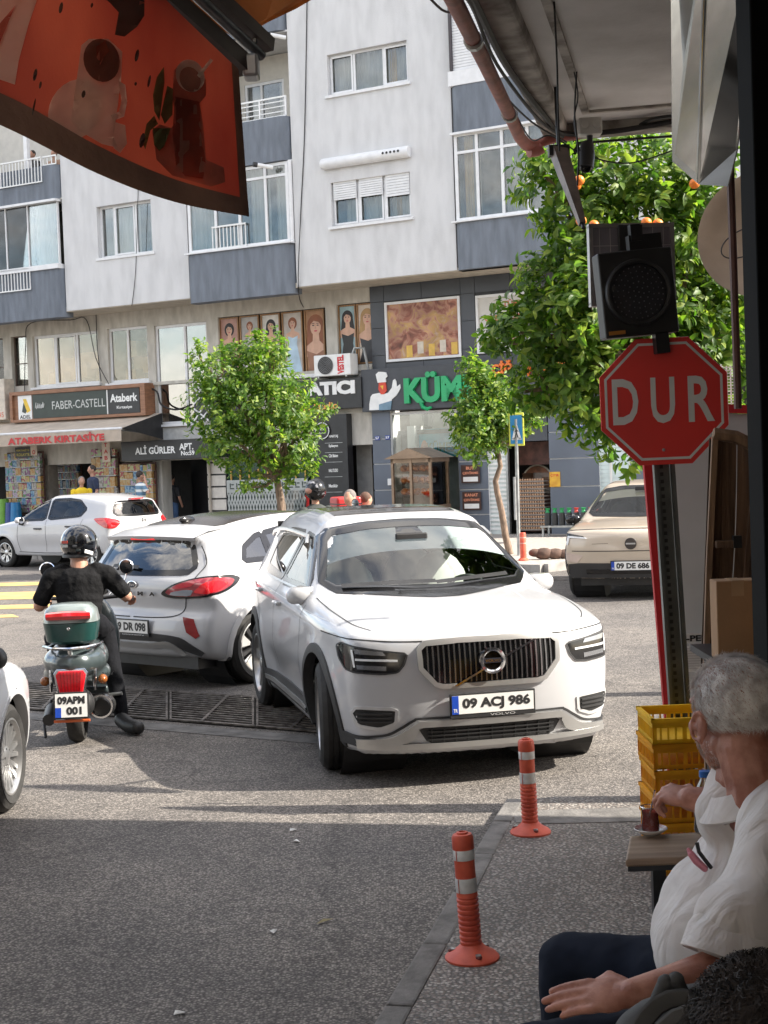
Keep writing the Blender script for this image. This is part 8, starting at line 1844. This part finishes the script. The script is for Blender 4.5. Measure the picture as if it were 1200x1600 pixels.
#scooter and rider
sc_p=ground(119,1160);SM=tr(sc_p.x+.008,sc_p.y+.05,0)@rotz(RAD(94))
sct=thing('scooter','grey green scooter seen from behind with a top box and number plate','scooter',M=SM)
SCP=mat('scooter_paint',(.055,.072,.075),.28,.25,var=.06,coat=.8);GRB=mat('box_green',(.012,.05,.045),.3,var=.08,coat=.5);LIDM=mat('lid_silver_green',(.24,.28,.27),.28,.4,coat=.5)
def sb():return MB(SM)
for x in(0,1.28):
 b=sb();b.lathe([(.14,.05),(.17,.062),(.215,.055),(.23,.03),(.233,0),(.23,-.03),(.215,-.055),(.17,-.062),(.14,-.05)],40,(x,0,.232),'Y',close=True);b.build('tyre',RUBBER,sct,smooth=True);b=sb();b.lathe([(0,.03),(.14,.045),(.145,.04),(.145,-.04),(0,-.03)],30,(x,0,.232),'Y');b.build('rim',STEEL,sct,smooth=True)
b=sb()
for x,z,rx,ry,rz_ in((.02,.60,.26,.235,.14),(.25,.60,.30,.22,.16),(-.12,.60,.15,.17,.12),(.1,.50,.24,.25,.12),(.45,.52,.2,.17,.14)):b.ell((x,0,z),(rx,ry,rz_),24,16)
fuse(b,'rear_cowl',SCP,sct,.014,6)
b=sb();b.ell((1.12,0,.62),(.09,.22,.38),20,14);b.ell((1.28,0,.48),(.22,.09,.1),16,10);b.box(.55,1.1,-.17,.17,.26,.32);fuse(b,'leg_shield',SCP,sct,.016,4)
b=sb();b.ell((.30,0,.76),(.36,.15,.07),20,10);b.build('seat',mat('seat_brown',(.07,.03,.025),.5),sct,smooth=True)
def face(pts,x,th,name,m,par=sct,bev=.006,tilt=0):
 b=MB(SM@tr(x,0,0)@roty(tilt));b.prism(pts,-th/2,th/2,'YZ');return b.build(name,m,par,bevel=bev)
tlp=face([(-.10,.575),(.10,.575),(.125,.54),(.095,.385),(-.095,.385),(-.125,.54)],-.235,.05,'tail_lamp_frame',CHROME,tilt=0)
face([(-.088,.56),(.088,.56),(.108,.53),(.083,.40),(-.083,.40),(-.108,.53)],-.262,.02,'tail_lamp',mat('bright_red_lens',(.72,.01,.02),.1),tlp)
for k in range(-3,4):face([(k*.024-.002,.55),(k*.024+.002,.55),(k*.021+.002,.405),(k*.021-.002,.405)],-.274,.006,'lens_rib',LENSD,tlp,0)
for g in(1,-1):
 b=sb();b.tube([(-.12,g*.16,.56),(-.17,g*.155,.48),(-.16,g*.16,.40)],[.014,.016,.01],8);b.build('chrome_trim',CHROME,sct,smooth=True)
 b=sb();b.ell((-.10,g*.21,.47),(.05,.035,.035),14,8);b.build('indicator',mat('indicator_smoke',(.25,.08,.02),.15),sct,smooth=True)
 b=sb();b.tube([(.88,g*.12,.98),(.90,g*.28,.99),(.86,g*.36,.97)],[.014,.016,.02],8);b.build('handlebar',BLACKM,sct)
 b=sb();b.tube([(.92,g*.17,1.0),(.92,g*.30,1.12),(.92,g*.31,1.18)],.006,6);b.build('mirror_stem',CHROME,sct)
 b=MB(SM@tr(.9,g*.31,1.22)@rotz(g*.25));b.lathe([(0,.0),(.055,.002),(.062,.012),(.05,.03),(0,.04)],24,axis='X');b.build('mirror_back',CHROME,sct,smooth=True)
text('Polini',CHROME,SM@tr(-.06,-.237,.50)@rotz(-PI/2+.55),'side_lettering',sct,w=.10,h=.025,extrude=.0006,shear=.3)
plate(SM@tr(-.30,0,.315)@rotz(-PI/2)@rotx(RAD(-8)),sct,'',w=.228,h=.168,two=('09APM','001'))
face([(-.13,.21),(.13,.21),(.13,.19),(-.13,.19)],-.285,.01,'red_strip',mat('orange_red_strip',(.6,.12,.03),.4))
b=sb();b.ell((-.13,0,.30),(.13,.15,.13));b.build('mudguard',BLACKP,sct,smooth=True)
b=sb();b.tube([(-.10,-.19,.26),(.02,-.2,.26),(.35,-.17,.22)],[.06,.085,.05],16);b.build('engine_cover',mat('engine_black',(.03,.03,.03),.4,.5),sct,smooth=True)
b=MB(SM@tr(-.08,-.19,.27));b.lathe([(.075,-.05),(.088,-.05),(.09,0),(.078,.0)],26,axis='X',close=True);b.build('chrome_ring',CHROME,sct)
b=sb();b.tube([(-.2,.18,.20),(0,.18,.24),(.4,.15,.2)],[.045,.055,.03],14);b.build('muffler',BLACKM,sct,smooth=True)
b=sb();b.tube([(.1,.2,.3),(-.04,.24,.14),(-.12,.22,.06)],.011,8);b.build('stand',BLACKM,sct)
b=sb();b.tube([(.35,-.2,.28),(.33,-.30,.29)],.014,8);b.build('footpeg',STEEL,sct)
b=sb();b.tube([(.1,.19,.72),(-.14,.20,.73),(-.26,.12,.725),(-.28,0,.72),(-.26,-.12,.725),(-.14,-.20,.73),(.1,-.19,.72)],.013,8);b.tube([(-.26,0,.72),(-.2,0,.62)],.018,8);b.build('chrome_rack',CHROME,sct,smooth=True)
tbx=thing('top_box','dark green and silver top box with a red reflector on the scooter','top box',M=SM@tr(-.08,0,.735))
b=sb();n=28
def se(a,b_,z,t):c,s_=math.cos(t),math.sin(t);return(-.08+a*abs(c)**.6*(1 if c>0 else-1),b_*abs(s_)**.6*(1 if s_>0 else-1),z)
def shell(pr_,name,m,par=tbx):
 b=sb();vs=[se(a,w_,z,2*PI*k/n)for a,w_,z in pr_ for k in range(n)];N=len(pr_);b.add(vs,[(j*n+k,j*n+(k+1)%n,(j+1)*n+(k+1)%n,(j+1)*n+k)for j in range(N-1)for k in range(n)]+[tuple(reversed(range(n))),tuple((N-1)*n+k for k in range(n))]);return b.build(name,m,par,smooth=True)
shell([(.13,.15,.745),(.17,.18,.77),(.185,.198,.88),(.187,.20,.90)],'lower_shell',GRB);shell([(.187,.20,.905),(.185,.197,.93),(.17,.185,.99),(.13,.145,1.03),(.05,.06,1.04)],'lid',LIDM)
b=sb();b.tube([(-.08-.165,.155,.955),(-.08-.182,.08,.958),(-.08-.186,0,.96),(-.08-.182,-.08,.958),(-.08-.165,-.155,.955)],[.028,.032,.034,.032,.028],8);b.build('reflector',LENSR,tbx,smooth=True)
b=sb();b.ell((-.265,0,.865),(.006,.012,.012));b.build('lock',CHROME,tbx)
rd=thing('person','scooter rider in black t-shirt and dark full face helmet, right foot on the road','person',M=SM@tr(.35,0,.78))
SKR=m_skin('rider_skin',(.40,.20,.13),(.5,.27,.19),.1)
b=sb();cap(b,[V3(.45,0,1.22),V3(.48,0,1.36)],[.07,.065]);b.ell((.50,0,1.40),(.09,.08,.1))
for g,e,h_ in((1,V3(.46,.315,.975),V3(.84,.33,.985)),(-1,V3(.50,-.345,1.02),V3(.84,-.32,.985))):
 s0=V3(.46,g*.205,1.20);cap(b,[s0,e,e+(h_-e)*.4,h_],[.06,.047,.043,.028]);H=tr(h_)@frame((V3(0,-g*-.2,0)+V3(.6,0,-.1)),V3(0,0,1));hand(b,H,(.9,1.0,.6),.0,(.3,.6),1,-g)
fuse(b,'body',SKR,rd,.009,2)
TSH=mat('black_tshirt',(.008,.008,.009),.9,var=.2,scale=8,bump=.8,bscale=9,bdist=.04,spec=.2)
b=sb()
for x,z,ry in((.42,.84,.155),(.42,.90,.163),(.42,.96,.172),(.43,1.02,.182),(.44,1.08,.192),(.45,1.13,.198),(.46,1.17,.20)):b.ell((x,0,z),(.125,ry,.11),20,12)
for g,e in((1,V3(.46,.295,1.03)),(-1,V3(.49,-.315,1.065))):cap(b,[V3(.46,g*.13,1.235),V3(.46,g*.205,1.195),e],[.062,.078,.068])
fuse(b,'tshirt',TSH,rd,.010,10,tex=.012)
b=sb();b.ell((.40,0,.80),(.17,.18,.1));cap(b,[V3(.40,-.12,.80),V3(.66,-.15,.74),V3(.38,-.27,.22),V3(.35,-.285,.12)],[.11,.085,.06,.055]);cap(b,[V3(.40,.12,.80),V3(.66,.24,.70),V3(.72,.2,.36)],[.11,.085,.06]);fuse(b,'trousers',mat('black_trousers',(.006,.0065,.009),.9,var=.2,bump=.6,bscale=16,bdist=.02,spec=.2),rd,.011,4)
for g,p,d in((-1,V3(.28,-.31,.06),V3(-.13,-.09,-.0)),(1,V3(.72,.2,.36),V3(.12,0,0))):b=sb();cap(b,[p+V3(.03,.02,.03),p+d*.5,p+d*1.3],[.058,.058,.052]);b.build('shoe',BLACKP,rd,smooth=True)
hm=thing('helmet','glossy dark full face helmet with blue grey reflections worn by the scooter rider','helmet',M=SM@tr(.52,0,1.32))
HLM=mat('helmet_shell',(.035,.045,.065),.12,.3,var=.9,scale=5,coat=1.0,col2=(.22,.25,.30),edge=(.56,.62));b=sb();b.ell((.52,0,1.445),(.158,.142,.142),32,22);b.ell((.60,0,1.40),(.10,.12,.10),24,14);fuse(b,'shell',HLM,hm,.006,5)  # pale noise patches paint the blue grey reflections into the shell colour
b=sb();b.lathe([(.125,1.335),(.132,1.34),(.128,1.362),(.12,1.36)],32,(.515,0,0),close=True);b.build('neck_roll',BLACKP,hm,smooth=True)
b=sb();b.ell((.53,-.138,1.445),(.045,.012,.045));b.build('visor_hinge',mat('hinge_grey',(.10,.11,.12),.3),hm,smooth=True)
b=MB(SM@tr(.40,-.085,1.375)@rotz(.75)@rotx(.3));b.box(-.005,.005,-.04,.04,-.014,.014);b.build('white_vent',WHITEP,hm,bevel=.008)
for z,c_ in((1.46,'r'),(1.43,'w')):b=MB(SM@tr(.40,.09,z)@rotz(-.55));b.box(-.008,.004,-.028,.028,-.010,.010);b.build('sticker',mat('sticker_'+c_,(.5,.06,.04)if c_=='r' else(.5,.5,.48),.4),hm)
#people seen over the car roofs
W0=Matrix.Identity(4)
def pp_(x,ytop,Y,*a,**k):p=at(x,ytop,Y);return tiny_person(p.x,p.y,0,p.z,*a,M0=W0,**k)
pp_(553,764,19.5,mat('light_shirt',(.55,.57,.6),.8),mat('pepper_hair',(.16,.14,.13),.8),'bearded man with grey hair bending forward behind the white SUV',lean=-.10,turn=-.5)
t_=pp_(572,768,20.6,mat('light_shirt',(.55,.57,.6)),mat('brown_hair',(.10,.05,.03),.8,var=.4),'person with brown tied hair in a light shirt behind the bearded man',turn=2.2)
p=at(493,752,20.0);dm_=tr(p.x,20.0,0)@rotz(RAD(150))
t_=tiny_person(p.x,20.0,0,p.z-.02,mat('dark_jacket',(.03,.035,.032),.8,var=.3),HAIRD,'delivery rider in dark jacket standing beyond the crossover',turn=.6,M0=W0,lean=-.03)
h_=thing('helmet','dark helmet with light stripes worn by the delivery rider','helmet',(p.x,20.0,p.z-.22));b=MB();b.ell((p.x,19.98,p.z-.11),(.145,.16,.15),24,16);b.build('shell',mat('helmet_dark_grey',(.03,.03,.033),.2,var=.8,scale=9,col2=(.3,.3,.32),edge=(.6,.66)),h_,smooth=True);b=MB();b.ell((p.x-.05,19.89,p.z-.12),(.09,.06,.05));b.build('visor',SK2,h_,smooth=True)
q=at(540,790,20.3);rb2=thing('delivery_box','red delivery box behind the helmeted rider','box',(q.x,20.3,q.z-.25));b=MB(tr(q)@rotz(.3));b.box(-.17,.17,-.2,.2,-.25,.12);b.build('box',mat('box_red',(.5,.02,.02),.4),rb2,bevel=.03)
b=MB(tr(q)@rotz(.3));b.box(-.173,.173,-.203,.203,.02,.035);b.build('lid_seam',BLACKP,rb2)
mo=thing('motorcycle','dark delivery motorcycle with clear windscreen mostly hidden behind the crossover','motorcycle',(q.x-.3,20.2,0));qx=at(466,790,20.1)
for dx in(-.75,.55):b=MB();b.lathe([(.2,.05),(.28,.05),(.3,0),(.28,-.05),(.2,-.05)],28,(q.x-.35+dx,20.25,.3),'Y',close=True);b.build('tyre',RUBBER,mo,smooth=True)
b=MB();cap(b,[V3(q.x-1.0,20.25,.75),V3(q.x-.5,20.25,.7),V3(q.x+.1,20.3,.8)],[.12,.16,.12]);b.build('frame_body',BLACKP,mo,smooth=True)
b=MB(tr(qx.x,20.05,qx.z)@rotz(.4)@rotx(.25));b.grid(lambda u,v:((u-.5)*.36,.06*(2*u-1)**2,(v-.6)*.55),8,6);b.build('windscreen',glass('bike_screen',(.7,.72,.72),1.45,.12),mo,smooth=True)
b=MB();b.tube([V3(q.x-.9,20.2,.8),V3(qx.x,20.1,qx.z-.3)],.02,6);b.build('screen_mount',BLACKM,mo)
#trees, crossing sign, far bollard
def m_leaf(name,c0,c1,c2):
 m,n,L,b,out=_nodes(name);g=n.new('ShaderNodeNewGeometry');oi=n.new('ShaderNodeObjectInfo');ad=n.new('ShaderNodeMath');ad.operation='ADD';fr=n.new('ShaderNodeMath');fr.operation='FRACT'
 L.new(g.outputs['Random Per Island'],ad.inputs[0]);L.new(oi.outputs['Random'],ad.inputs[1]);L.new(ad.outputs[0],fr.inputs[0])
 r=n.new('ShaderNodeValToRGB');e=r.color_ramp.elements;e[0].color=(*c0,1);e[1].color=(*c2,1);q=e.new(.6);q.color=(*c1,1);L.new(fr.outputs[0],r.inputs[0]);L.new(r.outputs[0],b.inputs['Base Color'])
 b.inputs['Roughness'].default_value=.5;t=n.new('ShaderNodeBsdfTranslucent');h=n.new('ShaderNodeHueSaturation');h.inputs['Value'].default_value=2.8;h.inputs['Saturation'].default_value=1.1;L.new(r.outputs[0],h.inputs['Color']);L.new(h.outputs[0],t.inputs[0])
 ms=n.new('ShaderNodeMixShader');ms.inputs[0].default_value=.42;L.new(b.outputs[0],ms.inputs[1]);L.new(t.outputs[0],ms.inputs[2]);L.new(ms.outputs[0],out.inputs[0]);return m
LF=m_leaf('citrus_leaf',(.035,.085,.012),(.085,.155,.022),(.22,.28,.05));BARK=mat('bark',(.20,.14,.10),.9,var=.35,scale=8,bump=.8,bscale=20,streak=(4,4,1));ORGF=mat('orange_fruit',(.75,.20,.02),.45,var=.15,scale=40,bump=.2)
def leaf_geo(P,D,N,L):
 """arrays: base point, direction, normal, length -> folded, arched six-sided leaves"""
 S=np.cross(D,N);S/=np.linalg.norm(S,axis=1)[:,None]+1e-9;L=L[:,None];w=L*.20
 a=P;m1=P+D*L*.38+N*L*.05;m2=P+D*L*.72+N*L*.02;t=P+D*L-N*L*.10
 V=np.stack([a,m1-S*w+N*L*.06,m2-S*w*.8+N*L*.04,t,m2+S*w*.8+N*L*.04,m1+S*w+N*L*.06,m1-N*L*.0,m2-N*L*.02],1)
 F=[(0,1,6),(1,2,7,6),(2,3,7),(0,6,5),(6,7,4,5),(7,3,4)];return V,F
def tree(name,label,base,trunk,tr_r,blobs,Y,sc,nl,ll,nindiv=0,seed=1,group=None,twigs=60,hang=.25,fruit=()):
 r=np.random.RandomState(seed);t=thing(name,label,'tree',base,group=group);C=[];R_=[]
 for x,y,rp,*dy in blobs:C.append(at(x,y,Y+(dy[0]if dy else r.uniform(-.35,.35)*196/sc*.3))[:]);R_.append(rp/sc)
 C=np.array(C);R_=np.array(R_);w=R_**2.2;w/=w.sum();per=9;nc=nl//per;k=r.choice(len(C),nc,p=w)
 d=r.normal(size=(nc,3));d/=np.linalg.norm(d,axis=1)[:,None];rad=r.uniform(.35,1.0,nc)**.55;lump=1+.16*np.sin(d[:,0]*7+k)*np.cos(d[:,2]*6+2*k);Q=C[k]+d*(R_[k]*rad*lump)[:,None]*np.array([1,1.15,1])
 ax=d*.8+np.array([0,0,.5])+r.normal(size=(nc,3))*.35;ax/=np.linalg.norm(ax,axis=1)[:,None]
 A_=np.repeat(ax,per,0);n=nc*per;ang=np.tile(np.arange(per)*2.4,nc)+r.uniform(0,6,n);o=np.cross(A_,[0.3,.2,.9]);o/=np.linalg.norm(o,axis=1)[:,None];o2=np.cross(A_,o)
 side=o*np.cos(ang)[:,None]+o2*np.sin(ang)[:,None];D=A_*r.uniform(.1,.8,n)[:,None]+side+np.array([0,0,-hang])+r.normal(size=(n,3))*.15;D/=np.linalg.norm(D,axis=1)[:,None]
 P=np.repeat(Q,per,0)+A_*(np.tile(np.arange(per),nc)*ll*.16)[:,None];N=A_+side*-.2+r.normal(size=(n,3))*.25;N-=D*(N*D).sum(1)[:,None];N/=np.linalg.norm(N,axis=1)[:,None];Ls=ll*r.uniform(.6,1.15,n)
 if nindiv:
  dist=np.linalg.norm(P-np.array(CAM[:]),axis=1)-(Ls/ll)*.8;near=np.argsort(dist)[:nindiv];V,F=leaf_geo(np.zeros((1,3)),np.array([[1.,0,0]]),np.array([[0,0,1.]]),np.array([1.]));me=bpy.data.meshes.new('leaf');me.from_pydata([tuple(v)for v in V[0]],[],F);me.materials.append(LF)
  for i in near:
   ob=bpy.data.objects.new('leaf',me);COL.objects.link(ob);ob.parent=t;x_,z_=Vector(D[i]),Vector(N[i]);y_=z_.cross(x_);p=Vector(P[i])-Vector(base);s_=Ls[i]
   ob.matrix_local=Matrix(((x_.x*s_,y_.x*s_,z_.x*s_,p.x),(x_.y*s_,y_.y*s_,z_.y*s_,p.y),(x_.z*s_,y_.z*s_,z_.z*s_,p.z),(0,0,0,1)))
  keep=np.ones(n,bool);keep[near]=False;P,D,N,Ls=P[keep],D[keep],N[keep],Ls[keep]
 V,F=leaf_geo(P-np.array(base[:]),D,N,Ls);m_=len(P);V=V.reshape(-1,3);me=bpy.data.meshes.new('foliage');li=np.concatenate([(np.array(f)[None,:]+8*np.arange(m_)[:,None]).reshape(-1)for f in F]);cnt=np.concatenate([np.full(m_,len(f))for f in F])
 me.vertices.add(len(V));me.vertices.foreach_set('co',V.ravel());me.loops.add(len(li));me.loops.foreach_set('vertex_index',li.astype(np.int32));me.polygons.add(len(cnt));me.polygons.foreach_set('loop_start',np.concatenate([[0],np.cumsum(cnt)[:-1]]).astype(np.int32));me.update(calc_edges=True);me.validate();me.materials.append(LF)
 ob=bpy.data.objects.new('foliage',me);COL.objects.link(ob);ob.parent=t;ob['kind']='stuff'
 b=MB();b.tube([Vector(p)for p in trunk],list(np.linspace(tr_r,tr_r*.6,len(trunk))),12);b.build('trunk',BARK,t,smooth=True)
 top=Vector(trunk[-1])
 for i in range(len(C)):c=Vector(C[i]);m2=(top+c)/2+Vector(r.normal(size=3)*.08);b=MB();b.tube([top,m2,c],[tr_r*.45,tr_r*.3,tr_r*.12],7);b.build('branch',BARK,t,smooth=True)
 b=MB()
 for i in range(min(twigs,nc)):c=Vector(C[k[i]]);e=Vector(Q[i]);b.tube([c,(c+e)/2+Vector(r.normal(size=3)*.04),e],[tr_r*.1,.004*tr_r*12,.003],5)
 b.build('twigs',BARK,t,kind='stuff')
 for(x,y,dy)in fruit:p=at(x,y,Y+dy);b=MB();b.ell(p,(.04,.04,.038),14,10);b.build('orange',ORGF,t,smooth=True)
 return t
b0=ground(1095,1010,0);B1=Vector((at(1090,800,12.2).x,12.2,0));tp=at(1060,640,12.2)
tree('orange_tree','big orange tree with glossy leaves behind the beacon and stop sign',B1,[B1,B1+Vector((-.05,0,.9)),Vector((tp.x,12.2,1.9)),at(1050,560,12.2)],.11,[(862,300,42),(900,262,42),(960,262,55),(1035,285,62),(1100,300,62),(1140,400,90,.4),(1010,370,80),(905,345,52),(930,430,75),(1020,480,95,.3),(862,452,45),(880,520,60),(812,520,38),(790,535,26),(905,590,62),(965,570,60),(1070,560,95,.4),(850,592,40),(820,612,24),(905,640,34),(965,650,42),(985,708,20),(945,680,18),(1140,520,70,.3),(1150,620,40,.5),(842,262,22),(925,480,50,-.4)],12.0,196,21000,.108,300,3,fruit=((1010,348,-1.0),(1028,350,-1.0),(905,282,-.9),(900,290,-.8),(908,345,-1.1),(928,352,-.9),(1085,287,-.8)))
T1=ground(450,872,.1);T1=Vector((T1.x,27.5,.1));g_='small street orange trees on the far pavement'
tree('orange_tree','small round orange tree in front of the dark beauty shop sign',T1,[T1,Vector((at(440,790,27.5).x,27.5,at(440,790,27.5).z)),at(432,745,27.5)],.10,[(340,592,38),(312,560,18),(330,640,40),(395,580,48),(400,545,20),(430,550,18),(385,640,55),(360,695,40),(435,640,52),(445,690,48),(466,610,22),(484,655,22),(505,635,11),(470,720,22),(400,735,26),(395,762,12),(450,745,14),(420,545,24)],27.5,85,11500,.13,0,5,g_)
tp_=at(808,866,28.3);T2=ground(797,866,.12);YT=T2.y
tree('orange_tree','slim orange tree with a crooked thin trunk beside the crossing sign',T2,[T2,at(790,838,YT),at(784,800,YT),at(777,770,YT),at(774,752,YT),at(782,728,YT),at(778,705,YT)],.07,[(735,572,12),(746,590,16),(752,622,26),(728,650,24),(760,655,34),(740,690,28),(775,620,22),(790,660,26),(815,655,22),(768,690,18),(758,600,20),(830,650,14)],YT,2350/YT,6500,.13,0,8,g_)
gp2=ground(811,868,.12);cs=thing('crossing_sign','pedestrian crossing sign with yellow border on a grey pole','traffic sign',gp2);Yc=gp2.y;c=at(807,671,Yc);G=tr(c)@rotz(RAD(-12))
b=MB();b.tube([gp2,at(807,700,Yc),at(806,655,Yc)],.035,10);b.build('pole',STEEL,cs,smooth=True);s_=Yc/2350
b=MB();b.tube([at(806,745,Yc)-Vector((.03,.04,0)),at(808,812,Yc)-Vector((.03,.04,0))],.025,8);b.build('lower_sleeve',STEEL,cs,smooth=True)
w_,h_=.14,.30;b=MB(G);b.box(-w_,w_,-.02,.0,-h_,h_);b.build('yellow_border',mat('sign_yellow',(.62,.62,.08),.4),cs,bevel=.01);b=MB(G);b.box(-w_+.03,w_-.03,-.026,-.021,-h_+.04,h_-.04);b.build('blue_face',mat('sign_blue',(.03,.22,.45),.4),cs)
b=MB(G);b.add([(-.09,-.028,-.19),(.09,-.028,-.19),(0,-.028,.14)],[(0,1,2)]);b.build('white_triangle',WHITEP,cs,fixn=False)
b=MB(G);b.ell((0,-.03,.04),(.016,.002,.024),8,6);b.tube([(0,-.03,.02),(0,-.03,-.06)],.013,5);b.tube([(0,-.03,-.06),(-.03,-.03,-.16)],.01,5);b.tube([(0,-.03,-.06),(.03,-.03,-.15)],.01,5);b.tube([(0,-.03,0),(-.03,-.03,-.05)],.008,5);b.tube([(0,-.03,0),(.035,-.03,-.04)],.008,5)
for k in(-3,-2,2,3):b.box(k*.022-.006,k*.022+.006,-.031,-.029,-.185,-.15)
b.build('walking_figure',BLACKP,cs)
gp3=ground(818,876,.12);b0=thing('bollard','slim red bollard beside the crossing sign pole on the far pavement','bollard',gp3);H_=at(817,832,gp3.y).z-.12
b=MB();b.lathe([(.09,0),(.09,.02),(.055,.05),(.055,H_-.03),(.045,H_),(0,H_)],20,gp3);b.build('tube',BOLR,b0,smooth=True)
for k in(.6,.8):b=MB();b.lathe([(.0565,H_*k),(.0565,H_*k+.02)],20,gp3,caps=False);b.build('band',mat('faded_band',(.6,.3,.25)),b0)
dog=ground(850,874,.12);b=MB();
for dx,dz,r_ in((0,.1,.13),(.2,.09,.12),(.38,.08,.11),(-.15,.12,.09)):b.ell((dog.x+dx,dog.y,.12+dz),(r_*1.3,r_*.9,r_*.8),12,8)
b.build('dark_sack',mat('dark_sack',(.10,.06,.045),.9,var=.4),label='dark brown sack lying on the far pavement near the crossing sign',cat='sack',smooth=True,base=(dog.x,dog.y,.12))
